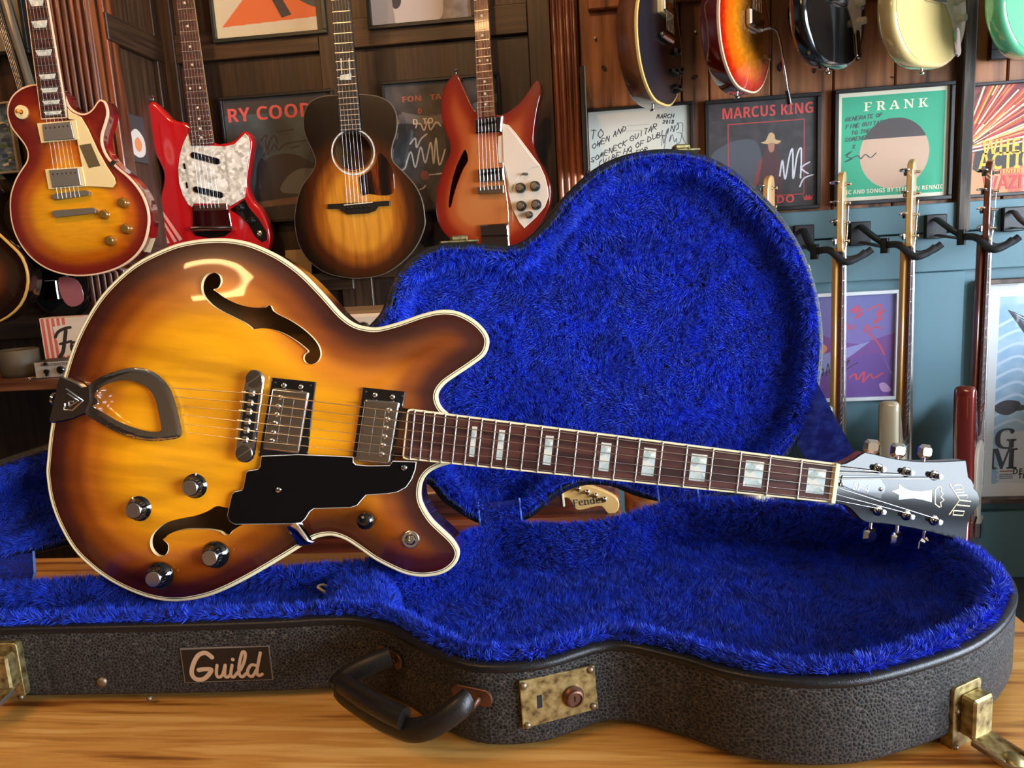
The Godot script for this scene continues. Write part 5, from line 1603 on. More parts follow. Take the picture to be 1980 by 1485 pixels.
	g = thing("bass_guitar", "bass with a pale grey metallic neck at the upper left edge", "bass guitar", T)
	part(g, "neck", boxm(Vector3(0.004, 0.05, -0.008), Vector3(0.016, 0.62, 0.022), 0.005), mat("grey_neck", 126, 118, 102, 0.3, 0.3))
	part(g, "fretboard", boxm(Vector3(-0.012, 0.05, 0.004), Vector3(0.018, 0.62, 0.006), 0.001), mat("ebony", 30, 26, 25, 0.35))
	for i in 4:
		part(g, "string", tubem(PackedVector3Array([Vector3(-0.018 + i * 0.004, -0.25, 0.009), Vector3(-0.018 + i * 0.004, 0.36, 0.009)]), 0.0007, 4), mat("string_plain", 222, 218, 212, 0.2, 1.0))
	part(g, "body", slab(smooth(PackedVector2Array([Vector2(0, -0.33), Vector2(0.03, -0.32), Vector2(0.035, -0.29), Vector2(0.025, -0.255), Vector2(0.0, -0.25), Vector2(-0.025, -0.255), Vector2(-0.035, -0.29), Vector2(-0.03, -0.32)]), 3), -0.045, -0.012, 0.008, 0), mat("dark_side", 20, 12, 10, 0.15))

func pairs(acc: Array, x) -> Array:
	if acc.size() > 0 and not (acc[-1] is Vector2):
		acc[-1] = Vector2(acc[-1], x)
	else:
		acc.append(x)
	return acc

func pts2(a: Array) -> PackedVector2Array:
	var r := PackedVector2Array()
	for i in range(0, a.size(), 2):
		r.append(Vector2(a[i], a[i + 1]))
	return r

func capsule(a: Vector2, b: Vector2, r: float) -> PackedVector2Array:
	var d := (b - a).angle()
	var o := PackedVector2Array()
	for i in 9:
		o.append(b + Vector2.from_angle(d - PI / 2 + PI * i / 8) * r)
	for i in 9:
		o.append(a + Vector2.from_angle(d + PI / 2 + PI * i / 8) * r)
	return o

const STRAT := [0, 0, .07, .008, .125, .04, .155, .09, .16, .14, .145, .19, .12, .235, .108, .28, .115, .33, .14, .39, .135, .44, .11, .45, .08, .42, .05, .40, -.04, .41, -.08, .45, -.12, .51, -.15, .52, -.155, .48, -.14, .40, -.115, .32, -.108, .27, -.125, .22, -.15, .17, -.16, .12, -.15, .07, -.11, .025, -.06, .003]
const SINGLE := [0, 0, .06, .005, .11, .03, .145, .07, .162, .125, .155, .18, .13, .225, .112, .265, .115, .30, .13, .34, .128, .39, .10, .43, .04, .445, -.04, .445, -.10, .43, -.135, .39, -.137, .34, -.118, .295, -.115, .262, -.133, .225, -.157, .18, -.162, .125, -.145, .07, -.11, .03, -.06, .005]

func hook(p: Vector3, called: String, label: String) -> void:
	# bracket on the planks above the picture, arm and yoke under the headstock
	var o := thing(called, label, "guitar hanger", Transform3D(Basis.IDENTITY, Vector3(p.x, p.y, ZW)), "wall hangers of the upper row")
	var m := mat("hanger_black", 26, 27, 29, 0.4)
	part(o, "plate", boxm(Vector3(0, 0, 0.008), Vector3(0.06, 0.09, 0.014), 0.002), m)
	part(o, "arm", tubem(PackedVector3Array([Vector3(0, 0, 0.014), Vector3(0, 0, p.z - ZW - 0.02)]), 0.008, 8, -1.0, Vector3.UP), m)
	for s in [-1, 1]:
		part(o, "prong", tubem(smooth3(PackedVector3Array([Vector3(0, 0, p.z - ZW - 0.025), Vector3(s * 0.032, -0.004, p.z - ZW - 0.012), Vector3(s * 0.036, -0.002, p.z - ZW + 0.03), Vector3(s * 0.036, 0.012, p.z - ZW + 0.045)])), 0.008, 8, -1.0, Vector3.UP), m)

func right_guitars() -> void:
	var C := chrome()
	var black := mat("gloss_black", 14, 13, 13, 0.08, 0.0, 0.8)
	var rose: StandardMaterial3D = mats["rosewood"]
	var cream := mat("guard_cream", 226, 206, 150, 0.35, 0.0, 0.3)
	var one := func(_p: Vector2, _d: float) -> Color: return Color.WHITE
	# upper row: [px of the lower end, yaw, kind]
	var up_label := "guitars hung in the upper row on the planks"
	# black single-cut
	var T := frame_at(1262, 206, -1.965, 66.0)
	var g := thing("electric_guitar", "satin black single-cut guitar with cream binding above the signed letter", "guitar", T, up_label)
	gbody(g, T, pts2(SINGLE), 0.025, 0.05, func(_p: Vector2, _d: float) -> Color: return lin(34, 33, 38), mat("black_satin_top", 255, 255, 255, 0.28), wood("walnut_side", [[0.2, 62, 34, 18], [0.5, 98, 58, 32], [0.8, 128, 80, 48]], 0.3, 1, 55, 0.02, 8.0, 0.6), mat("binding_honey", 226, 184, 106, 0.35), [], 0.008, 0.006, 0.005)
	part(g, "pickup", boxm(Vector3(0, 0.215, 0.036), Vector3(0.08, 0.035, 0.014), 0.002), cream)
	part(g, "pickup_cover", boxm(Vector3(0, 0.215, 0.042), Vector3(0.068, 0.026, 0.012), 0.002), C)
	part(g, "bridge", boxm(Vector3(0, 0.150, 0.040), Vector3(0.085, 0.014, 0.012), 0.004), C)
	for p in [[0.09, 0.135], [0.115, 0.095], [0.07, 0.085], [0.095, 0.05]]:
		part(g, "control_knob", lathem([[0.0125, 0], [0.012, 0.004], [0.0095, 0.008], [0.009, 0.016], [0, 0.017]], 16, false), black, xf(p[0], p[1], 0.027))
	upper_neck(g, 0.445, 0.036, rose, C)
	pin(g, C)
	# cherry burst with whammy bar
	T = frame_at(1425, 181, -1.965, 58.0)
	g = thing("electric_guitar", "glossy cherry sunburst guitar with a whammy bar above the red lettered print", "guitar", T, up_label)
	var fl := noise(FastNoiseLite.TYPE_SIMPLEX_SMOOTH, 1.0, 3, 19)
	var tc := [[0.0, lin(140, 20, 14)], [0.015, lin(186, 34, 12)], [0.04, lin(214, 96, 16)], [0.07, lin(196, 116, 24)], [0.11, lin(150, 92, 30)]]
	gbody(g, T, pts2(SINGLE), 0.025, 0.045, func(p: Vector2, d: float) -> Color: return stops(d, tc) * (1.0 + 0.35 * fl.get_noise_2d(p.x * 40.0, p.y * 90.0)), mat("cherry_top", 255, 255, 255, 0.15, 0, 1.0), mat("cherry_dark_side", 88, 14, 12, 0.12, 0, 1.0), mat("binding_pinkish", 232, 196, 160, 0.35), [], 0.006, 0.012, 0.004)
	part(g, "pickup", boxm(Vector3(0, 0.235, 0.042), Vector3(0.09, 0.045, 0.012), 0.003), cream)
	part(g, "vibrato", boxm(Vector3(0.0, 0.155, 0.044), Vector3(0.085, 0.04, 0.016), 0.004), C)
	part(g, "vibrato_arm", tubem(smooth3(PackedVector3Array([Vector3(0.04, 0.14, 0.05), Vector3(0.060, 0.135, 0.075), Vector3(0.10, 0.06, 0.078), Vector3(0.125, 0.01, 0.078)])), 0.003, 8), C)
	part(g, "arm_tip", tubem(PackedVector3Array([Vector3(0.125, 0.01, 0.078), Vector3(0.139, -0.02, 0.078)]), 0.0055, 10, -1.0, Vector3.BACK, 0.007), black)
	part(g, "control_knob", lathem([[0.0125, 0], [0.012, 0.004], [0.0095, 0.008], [0.009, 0.016], [0, 0.017]], 16, false), mat("knob_gold", 150, 96, 30, 0.18, 0.3, 0.8), xf(0.085, 0.085, 0.033))
	upper_neck(g, 0.445, 0.038, rose, C)
	pin(g, C)
	# three double-cuts
	for u in [[1600, 134, 49.0, "glossy black double-cut electric guitar with white pickguard on the planks", [16, 17, 19]], [1782, 134, 40.0, "blonde double-cut electric guitar with chrome bridge above the green print", [222, 194, 128]], [1990, 116, 36.0, "sea-foam green electric guitar cut by the right edge of the picture", [104, 196, 146]]]:
		T = frame_at(u[0], u[1], -1.965, u[2])
		g = thing("electric_guitar", u[3], "guitar", T, up_label)
		var m := mat("strat_%d" % u[0], u[4][0], u[4][1], u[4][2], 0.12, 0.0, 1.0)
		solid_body(g, pts2(STRAT), 0.045, 0.013, m, 0.022)
		part(g, "pickguard", slab(smooth(pts2([.02, .16, .07, .12, .105, .07, .125, .075, .125, .14, .10, .22, .09, .29, .09, .36, .03, .38, -.05, .37, -.06, .28, -.05, .18]), 3), 0.0215, 0.0245, 0.0008), mat("guard_white", 222, 208, 188, 0.3))
		part(g, "bridge", boxm(Vector3(0, 0.155, 0.028), Vector3(0.075, 0.035, 0.012), 0.002), C)
		part(g, "bridge_cover", boxm(Vector3(0, 0.165, 0.034), Vector3(0.07, 0.012, 0.010), 0.002), C)
		for y in [0.20, 0.25, 0.30]:
			part(g, "pickup", boxm(Vector3(0, y, 0.028), Vector3(0.082, 0.018, 0.010), 0.003), mat("pickup_white", 220, 212, 196, 0.4))
		for p in [[0.085, 0.19], [0.098, 0.155], [0.108, 0.115]]:
			part(g, "control_knob", lathem([[0.0115, 0], [0.0115, 0.004], [0.009, 0.006], [0.008, 0.018], [0, 0.0185]], 16, false), mat("knob_white", 218, 210, 192, 0.35), xf(p[0], p[1], 0.0245))
		part(g, "jack_plate", slab(capsule(Vector2(0.105, 0.085), Vector2(0.115, 0.045), 0.013), 0.021, 0.026, 0.002), C)
		upper_neck(g, 0.40, 0.028, mat("maple_neck", 190, 140, 78, 0.3, 0, 0.5), C)
		pin(g, C)

	# lower row: necks hanging edge-on in front of the teal wainscot
	var maple := wood("maple_aged", [[0.2, 176, 128, 66], [0.5, 200, 152, 86], [0.8, 218, 174, 108]], 0.28, 1, 57, 0.03, 10.0, 0.6)
	var dark := wood("neck_mahogany", [[0.2, 58, 26, 18], [0.5, 86, 42, 28], [0.8, 110, 58, 38]], 0.25, 1, 59, 0.03, 10.0, 0.6)
	for u in [[1492, 492, maple, mat("body_cream", 206, 194, 160, 0.15, 0, 1.0), "guitar with a maple headstock just behind the case lid", 64.0, 0.19, 0.0], [1632, 486, maple, mat("body_sage", 120, 128, 112, 0.15, 0, 1.0), "bass with slim maple neck hanging before the purple print", 66.0, 0.19, 0.0], [1765, 476, maple, mat("body_olympic", 176, 162, 132, 0.15, 0, 1.0), "maple-necked guitar with pale beige body beside the teal stile", 62.0, 0.205, 0.0], [1914, 462, dark, mat("body_cherry", 112, 34, 26, 0.15, 0, 1.0), "guitar with dark red neck and cherry body before the white framed poster", 60.0, 0.185, -1.5]]:
		T = frame_at(u[0], u[1], -1.985, u[5], u[7])
		g = thing("electric_guitar", u[4], "guitar", T, "guitars hung edge-on along the teal wainscot")
		var L: float = u[6]
		part(g, "headstock", slab(smooth(pts2([-.021, 0, .021, 0, .026, .03, .036, .06, .034, L - .03, .02, L, -.015, L - .005, -.03, L - .03, -.034, .05, -.026, .02]), 3), -0.014, 0.0, 0.002), u[2])
		part(g, "shaft", slab(pts2([-.021, 0.01, .021, 0.01, .027, -.48, -.027, -.48]), -0.026, -0.006, 0.008, 0), u[2])
		part(g, "fretboard", slab(pts2([-.021, 0, .021, 0, .028, -.48, -.028, -.48]), -0.007, 0.0, 0.0008, -1), rose)
		part(g, "nut", boxm(Vector3(0, 0, 0.001), Vector3(0.043, 0.005, 0.004), 0.0005), mat("bone", 232, 218, 178, 0.4))
		for i in 20:
			var y := -0.645 * (1.0 - pow(2.0, -(i + 1) / 12.0))
			part(g, "fret", boxm(Vector3.ZERO, Vector3(0.042 - y * 0.025, 0.0022, 0.0014), 0.0003), mat("fret_nickel", 224, 216, 206, 0.22, 1.0), xf(0, y, 0.0004))
		for i in 4:
			var tu := thing_part(g, "tuner", xf(-0.012 + i * 0.004, 0.025 + i * (L - 0.055) / 3.0, 0))
			part(tu, "post", lathem([[0.005, -0.001], [0.005, 0.002], [0.003, 0.003], [0.003, 0.012], [0.004, 0.014], [0, 0.015]], 12), C)
			part(tu, "gear", boxm(Vector3(-0.012, 0, -0.018), Vector3(0.020, 0.016, 0.008), 0.002), C)
			part(tu, "button", slab(circle(Vector2.ZERO, 0.012, 0.007, 14), -0.002, 0.002, 0.0012, 0), C, Transform3D(Basis(Vector3.UP, deg_to_rad(20.0 + i * 25)) * Basis(Vector3.RIGHT, deg_to_rad(50.0 + i * 22)), Vector3(-0.042, 0.004, -0.018)))
			part(g, "string", tubem(PackedVector3Array([Vector3(-0.012 + i * 0.008, 0.02 + i * 0.03, 0.008), Vector3(-0.014 + i * 0.0095, 0, 0.003), Vector3(-0.018 + i * 0.012, -0.62, 0.010)]), 0.0008, 4), mat("string_plain", 222, 218, 212, 0.2, 1.0))
		var b := PackedVector2Array()
		for p in pts2(STRAT):
			b.append(p + Vector2(0, -0.88 if u[0] < 1900 else -0.86))
		solid_body(g, b, 0.045, 0.012, u[3], -0.002)
		part(g, "strap_button", lathem([[0.003, 0], [0.003, 0.006], [0.007, 0.009], [0.006, 0.012], [0, 0.013]], 12), mat("button_cream", 206, 204, 190, 0.3, 0.5), Transform3D(Basis(Vector3.RIGHT, deg_to_rad(-90)), Vector3(-0.14, b[18].y - 0.001, -0.024)))
		part(g, "pickguard", slab(smooth(pts2([.02, -.70, .09, -.78, .12, -.74, .10, -.62, .09, -.52, -.05, -.51, -.06, -.62]), 3), -0.003, 0.0012), mat("guard_white", 222, 208, 188, 0.3))
		part(g, "bridge", boxm(Vector3(0, -0.72, 0.006), Vector3(0.07, 0.04, 0.014), 0.002), C)
	# hangers of the lower row
	var hm := mat("hanger_black", 26, 27, 29, 0.4)
	var hr := mat("hanger_rubber", 34, 37, 42, 0.6)
	for u in [[1415, 462, 1440, 492, 1462, 490, "behind the lid"], [1552, 458, 1575, 486, 1600, 484, "nearest the case lid"], [1660, 452, 1711, 474, 1735, 474, "between the two maple necks"], [1806, 438, 1859, 458, 1885, 460, "left of the dark red neck"], [1955, 424, 1990, 440, 2012, 442, "at the right edge"]]:
		var p0 := at_z(u[0], u[1], ZW + 0.018)
		var o := thing("guitar_hanger", "black steel guitar hanger on the teal rail, %s" % u[6], "guitar hanger", Transform3D(Basis.IDENTITY, p0), "wall hangers on the teal rail")
		part(o, "plate", boxm(Vector3(0, 0, 0.008), Vector3(0.052, 0.062, 0.016), 0.002), hm)
		var p1 := at_z(u[2], u[3], -2.045) - p0
		part(o, "upper_arm", tubem(PackedVector3Array([Vector3(-0.004, 0.022, 0.014), p1 * 0.75 + Vector3(-0.006, 0.010, 0), p1 + Vector3(0, 0.003, 0)]), 0.010, 4, 0.0025, Vector3(0, 0.5, 1)), hm)
		part(o, "lower_arm", tubem(PackedVector3Array([Vector3(0.0, -0.022, 0.014), p1 + Vector3(0, -0.004, 0)]), 0.008, 4, 0.0022, Vector3(0, 0.5, 1)), mat("steel_dull", 150, 142, 132, 0.35, 0.9))
		part(o, "pivot", tubem(PackedVector3Array([p1 + Vector3(0, -0.020, 0), p1 + Vector3(0, 0.018, 0)]), 0.011, 6), hm)
		for s in [0, 1]:
			var z0: float = -2.02 + s * 0.065
			var c := at_z(u[4] + 38 - s * 6, u[5] + 17 + s * 5, z0) - p0
			var e := at_z(u[4] + 74 + (1 - s) * 12, u[5] - 2 + s * 5, z0 + 0.01) - p0
			part(o, "prong", tubem(smooth3(PackedVector3Array([p1 + Vector3(0.008, 0, 0.0), at_z(u[4] + 4, u[5], lerpf(-2.045, z0, 0.6)) - p0, c, lerp(c, e, 0.6) + Vector3(0, -0.006, 0), e])), 0.0088, 10, -1.0, Vector3.UP), hr)

func upper_neck(g: Node, y: float, h: float, m: Material, C: Material) -> void:
	part(g, "neck", boxm(Vector3(0, y + 0.21, h - 0.018), Vector3(0.046, 0.46, 0.022), 0.007), m)
	part(g, "fretboard", boxm(Vector3(0, y + 0.20, h - 0.004), Vector3(0.050, 0.46, 0.006), 0.001), mats["rosewood"])
	for i in 6:
		part(g, "string", tubem(PackedVector3Array([Vector3(-0.026 + i * 0.0104, 0.16, h + 0.012), Vector3(-0.018 + i * 0.0072, y + 0.43, h + 0.002)]), 0.0005, 4), mat("string_plain", 222, 218, 212, 0.2, 1.0))

func pin(g: Node, C: Material) -> void:
	part(g, "strap_button", lathem([[0.003, 0], [0.003, 0.007], [0.007, 0.010], [0.006, 0.013], [0, 0.014]], 12), C, Transform3D(Basis(Vector3.RIGHT, deg_to_rad(90)), Vector3(0, 0.002, 0)))

# ---------- framed prints ----------
func rgbc(r: float, g: float, b: float) -> Color:
	return Color(r / 255.0, g / 255.0, b / 255.0)

func grain_fill(im: Image, a: Color, b: Color, freq: float, sd: int) -> void:
	var n := noise(FastNoiseLite.TYPE_SIMPLEX_SMOOTH, freq, 3, sd)
	for y in im.get_height():
		for x in im.get_width():
			im.set_pixel(x, y, a.lerp(b, clampf(0.5 + n.get_noise_2d(x, y) * 0.9, 0, 1)))

func framed(label: String, a: Vector3, b: Vector3, rail: float, depth: float, fm: Material, im: Image, texts := [], t_yaw := 0.0, mount := 0.0, category := "framed print") -> Node3D:
	var w := b.x - a.x
	var h := a.y - b.y
	var o := thing("framed_print", label, category, Transform3D(Basis(Vector3.UP, deg_to_rad(t_yaw)), Vector3((a.x + b.x) / 2, (a.y + b.y) / 2, a.z)))
	var outer := rect2(-w / 2, -h / 2, w / 2, h / 2)
	for s in 4:
		var hor := s < 2
		var len := w if hor else h - rail * 2
		var c := Vector3(0, (h / 2 - rail / 2) * (1 if s == 0 else -1), depth / 2) if hor else Vector3((w / 2 - rail / 2) * (1 if s == 2 else -1), 0, depth / 2)
		part(o, "frame_rail", boxm(Vector3.ZERO, Vector3(len if hor else rail, rail if hor else len, depth), 0.0012), fm, Transform3D(Basis.IDENTITY, c))
	part(o, "backing", boxm(Vector3(0, 0, depth * 0.3), Vector3(w - rail, h - rail, 0.003)), mat("backing_board", 70, 62, 54, 0.9))
	var iw := w - rail * 2 - mount * 2
	var ih := h - rail * 2 - mount * 2
	if mount > 0:
		part(o, "mount_board", holed(rect2(-w / 2 + rail, -h / 2 + rail, w / 2 - rail, h / 2 - rail), rect2(-iw / 2, -ih / 2, iw / 2, ih / 2), depth * 0.3 + 0.0015, depth * 0.3 + 0.0035, 0.08), mat("mount_white", 224, 226, 224, 0.8))
	var p := part(o, "print", sheet(iw, ih), picture_mat(im), xf(0, 0, depth * 0.3 + 0.0022))
	for t in texts:
		var tm := text_mesh(t[0], t[3], t[5] if t.size() > 5 else false, true, 0.0003)
		var m := part(p, "lettering", tm, t[4], xf((t[1] - 0.5) * iw, (0.5 - t[2]) * ih, 0.0004))
		if t.size() > 6:
			m.scale = Vector3(t[6], 1, 1)
	part(o, "glass", boxm(Vector3(0, 0, depth * 0.72), Vector3(w - rail * 2 + 0.001, h - rail * 2 + 0.001, 0.0016)), mats["glass"])
	return o

func framed_prints() -> void:
	var blackf := mat("frame_black", 22, 20, 20, 0.4)
	var ink := rgbc(32, 30, 32)
	var W := func(x: float, y: float) -> Vector3: return at_z(x, y, ZW + 0.004)

	# signed letter
	var im := Image.create(600, 480, false, Image.FORMAT_RGB8)
	im.fill(rgbc(206, 204, 190))
	var L := func(x: float, y: float) -> Vector2: return Vector2((x - 120) * 0.397, (y - 345 + (x - 120) * 0.073) * 0.397)
	for t in [["TO", 130, 590, 130, 0.0], ["OWEN AND", 160, 770, 80, -0.42], ["SOMENECK GUITAR", 130, 960, 80, -0.40], ["(VIBE HQ OF DUBLIN)", 240, 1010, 80, -0.34], ["FOR", 820, 860, 70, -0.3], ["MARCH", 1145, 365, 60, 0.04], ["2018", 1230, 445, 50, 0.04]]:
		var q: Vector2 = L.call(t[1], t[2])
		write(im, t[0], q.x, q.y, t[3] * 0.36, 2.0, ink, t[4], 0.2, 0.07)
	for t in [[700, 520, 1000, 530], [620, 600, 1060, 590]]:
		var q: Vector2 = L.call(t[0], t[1])
		for i in 40:
			im.fill_rect(Rect2i(int(q.x) + i * 3 + (i / 6) * 2, int(q.y), 2, 4), rgbc(150, 148, 138))
	for s in [[1205, 790, 1225, 650, 1240, 760, 1270, 640, 1300, 570, 1270, 700, 1240, 850], [1320, 740, 1345, 650, 1330, 730, 1370, 640, 1400, 740, 1430, 690, 1440, 760, 1490, 720, 1530, 500, 1450, 490, 1380, 600], [1440, 610, 1500, 620, 1540, 720, 1580, 770]]:
		var a := []
		for i in range(0, s.size(), 2):
			var q: Vector2 = L.call(s[i], s[i + 1])
			a.append(q.x)
			a.append(q.y)
		stroke(im, a, 1.4, rgbc(70, 74, 80))
	framed("handwritten letter dated March 2018 in a black frame beside the reeded trim", W.call(1131, 213), Vector3(W.call(1338, 195).x, W.call(1338, 195).y - 0.245, ZW), 0.008, 0.016, blackf, im)

	# dark print with red lettering
	im = Image.create(320, 320, false, Image.FORMAT_RGB8)
	grain_fill(im, rgbc(30, 26, 28), rgbc(58, 50, 50), 0.02, 3)
	fill_poly(im, [8, 150, 90, 110, 150, 130, 150, 240, 60, 250, 10, 230], rgbc(64, 68, 78), true)
	fill_poly(im, [170, 118, 182, 96, 196, 100, 200, 116, 216, 122, 204, 130, 172, 128, 156, 122], rgbc(198, 160, 112), true)
	fill_poly(im, [176, 130, 200, 130, 206, 160, 220, 220, 214, 286, 160, 286, 152, 220, 166, 160], rgbc(70, 26, 28), true)
	fill_poly(im, [150, 180, 160, 176, 140, 270, 128, 270], rgbc(120, 44, 44), true)
	fill_poly(im, [178, 128, 196, 128, 194, 150, 182, 152], rgbc(168, 112, 84), true)
	for s in [[58, 62, 284, 62], [284, 62, 284, 284], [58, 62, 58, 284], [58, 284, 284, 284]]:
		stroke(im, s, 1.4, rgbc(176, 44, 40), false)
	for s in [[212, 226, 220, 180, 228, 236, 240, 172, 250, 150, 252, 236, 264, 166, 276, 150, 274, 236], [300, 190, 276, 206, 296, 224], [272, 262, 284, 238, 312, 228]]:
		stroke(im, s, 2.0, rgbc(206, 206, 210))
	fill_poly(im, [286, 304, 282, 290, 289, 296, 292, 286, 297, 295, 302, 286, 305, 296, 312, 290, 308, 304], rgbc(206, 52, 48))
	var redm := mat("print_red", 206, 62, 56, 0.6)
	framed("dark framed print with red lettering and a hatted figure on the planks", W.call(1361, 197), Vector3(W.call(1585, 178).x, W.call(1583, 403).y, ZW), 0.010, 0.018, blackf, im, [["MARCUS KING", 0.55, 0.095, 0.027, redm, false, 0.92], ["EL DORADO", 0.46, 0.93, 0.019, redm, false, 1.3]])

	# green print
	im = Image.create(330, 330, false, Image.FORMAT_RGB8)
	im.fill(rgbc(222, 214, 186))
	im.fill_rect(Rect2i(12, 12, 306, 306), rgbc(34, 160, 118))
	# a plain two-tone disc stands in for the picture
	for y in range(84, 300):
		var hw := 104.0 * sqrt(maxf(0.0, 1.0 - pow((y - 190.0) / 108.0, 2.0)))
		im.fill_rect(Rect2i(int(172 - hw), y, int(hw * 2), 1), rgbc(200, 164, 136) if y > 142 else rgbc(62, 50, 48))
	for t in [["GENERATE OF", 22, 72], ["FINE GUITARS", 24, 94], ["TO THE", 40, 114], ["SOMENECK", 22, 134], ["X", 44, 156]]:
		write(im, t[0], t[1], t[2], 11, 1.0, rgbc(40, 60, 56), -0.06, 0.2, 0.05)
	stroke(im, [24, 186, 42, 176, 28, 190, 44, 198, 24, 206, 60, 190, 70, 200, 84, 188, 100, 198, 116, 186], 1.2, rgbc(36, 50, 48))
	var creamm := mat("print_cream", 226, 220, 190, 0.6)
	framed("green square print with cream border and a two-tone disc, black frame", W.call(1611, 176), Vector3(W.call(1843, 155).x, W.call(1836, 385).y, ZW), 0.010, 0.018, blackf, im, [["F R A N K", 0.52, 0.135, 0.022, creamm, true, 1.12], ["MUSIC AND SONGS BY STEPHEN RENNICKS", 0.50, 0.915, 0.0105, creamm, false, 0.98]])

	# streaked red and yellow print
	im = Image.create(330, 330, false, Image.FORMAT_RGB8)
	grain_fill(im, rgbc(88, 34, 40), rgbc(150, 60, 52), 0.03, 8)
	var g := RandomNumberGenerator.new()
	g.seed = 4
	for i in 90:
		var a := deg_to_rad(g.randf_range(-75, -8))
		var r0 := g.randf_range(30, 120)
		var r1 := r0 + g.randf_range(60, 260)
		var c: Color = [rgbc(214, 60, 48), rgbc(236, 176, 60), rgbc(248, 226, 170), rgbc(150, 34, 50), rgbc(240, 120, 60)][g.randi() % 5]
		stroke(im, [-20 + cos(a) * r0, 190 + sin(a) * r0, -20 + cos(a) * r1, 190 + sin(a) * r1], g.randf_range(0.8, 2.6), c, false)
	fill_poly(im, [0, 200, 330, 178, 330, 330, 0, 330], rgbc(196, 106, 74))
	fill_poly(im, [0, 236, 70, 220, 120, 330, 0, 330], rgbc(214, 150, 100))
	for s in [[0, 196, 330, 150], [0, 186, 330, 130], [40, 190, 330, 172]]:
		stroke(im, s, 2.2, rgbc(252, 240, 216), false)
	fill_poly(im, [20, 196, 200, 172, 320, 166, 320, 230, 30, 262, 14, 250], rgbc(58, 50, 46))
	var yel := mat("print_yellow", 236, 184, 62, 0.6)
	framed("red and yellow print of light streaks with bold yellow lettering by the grey post", W.call(1868, 164), Vector3(W.call(1868, 164).x + 0.30, W.call(1862, 384).y, ZW), 0.008, 0.018, blackf, im, [["WHERE", 0.37, 0.565, 0.036, yel, false, 0.84], ["ACTION", 0.40, 0.70, 0.042, yel, false, 0.80], ["ENTERTAINMENT IN BO", 0.58, 0.80, 0.010, yel, false, 1.0], ["WAZDEB", 0.42, 0.905, 0.034, redm, false, 0.85]])

	# dark frame half behind the green guitar
	im = Image.create(128, 128, false, Image.FORMAT_RGB8)
	grain_fill(im, rgbc(52, 40, 36), rgbc(92, 70, 58), 0.03, 13)
	var p0: Vector3 = W.call(1908, 119)
	framed("brown picture in a wide black frame behind the green guitar", Vector3(p0.x, p0.y + 0.34, ZW + 0.004), Vector3(p0.x + 0.30, p0.y, ZW), 0.024, 0.020, blackf, im)

	# neon lettered album
	im = Image.create(320, 320, false, Image.FORMAT_RGB8)
	grain_fill(im, rgbc(44, 54, 62), rgbc(70, 88, 98), 0.008, 21)
	im.fill_rect(Rect2i(0, 0, 320, 40), rgbc(50, 46, 46))
	fill_poly(im, [70, 320, 78, 200, 110, 160, 150, 148, 200, 152, 250, 176, 320, 190, 320, 320], rgbc(36, 30, 30), true)
	fill_poly(im, [150, 250, 180, 200, 240, 190, 320, 215, 320, 250], rgbc(86, 88, 90), true)
	fill_poly(im, [70, 320, 76, 196, 92, 160, 104, 160, 118, 200, 124, 320], rgbc(22, 19, 19), true)
	fill_poly(im, [60, 270, 320, 255, 320, 275, 60, 286], rgbc(96, 72, 54))
	for s in [[100, 110, 118, 96, 112, 130, 140, 98, 150, 122], [150, 90, 200, 86], [104, 150, 126, 112, 116, 146, 140, 122, 150, 136, 176, 122, 260, 116], [190, 134, 214, 130]]:
		stroke(im, s, 1.6, rgbc(28, 26, 28))
	framed("dark blue print with pink neon lettering behind the acoustic guitar", W.call(427, 191), Vector3(W.call(646, 178).x, W.call(646, 178).y - 0.34, ZW), 0.008, 0.018, blackf, im, [["RY COODER", 0.53, 0.125, 0.036, mat("neon_pink", 214, 88, 84, 0.6), false, 1.15]])

	# grey signed print
	im = Image.create(320, 320, false, Image.FORMAT_RGB8)
	grain_fill(im, rgbc(44, 40, 40), rgbc(82, 76, 74), 0.012, 25)
	fill_poly(im, [0, 60, 120, 84, 220, 70, 320, 40, 320, 62, 200, 100, 100, 104, 0, 84], rgbc(110, 104, 104), true)
	for s in [[80, 110, 86, 100, 96, 104, 104, 118, 116, 96, 122, 118, 140, 100, 152, 110], [60, 150, 76, 136, 78, 160, 92, 140, 110, 128], [40, 210, 60, 170, 70, 210, 90, 160, 100, 200, 120, 150, 124, 204, 136, 140, 140, 208, 160, 170], [90, 232, 150, 230], [50, 276, 60, 262, 76, 272, 96, 258], [180, 250, 196, 230, 190, 270]]:
		stroke(im, s, 1.7, rgbc(196, 192, 186))
	dab(im, 96, 232, 12, rgbc(140, 76, 64))
	var rust := mat("print_rust", 176, 92, 66, 0.6)
	framed("charcoal print with white signatures between the acoustic and the red horned guitar", W.call(739, 161), Vector3(W.call(966, 143).x, W.call(966, 143).y - 0.35, ZW), 0.008, 0.018, blackf, im, [["FON   TAI", 0.34, 0.12, 0.014, rust, false, 1.4], ["D", 0.30, 0.22, 0.013, rust], ["D  TO", 0.32, 0.30, 0.014, mat("print_cream", 226, 220, 190, 0.6), false, 1.2]])

	# orange poster, top
	im = Image.create(300, 400, false, Image.FORMAT_RGB8)
	im.fill(rgbc(208, 196, 160))
	im.fill_rect(Rect2i(16, 16, 268, 366), rgbc(206, 194, 164))
	fill_poly(im, [16, 372, 150, 250, 284, 330, 284, 366], rgbc(212, 104, 44))
	fill_poly(im, [200, 160, 284, 150, 284, 320, 220, 280], rgbc(110, 146, 182))
	fill_poly(im, [140, 230, 196, 240, 284, 330, 270, 340, 200, 300, 150, 270], rgbc(70, 66, 64), true)
	fill_poly(im, [130, 200, 170, 190, 196, 240, 190, 300, 160, 300, 136, 250], rgbc(48, 44, 42), true)
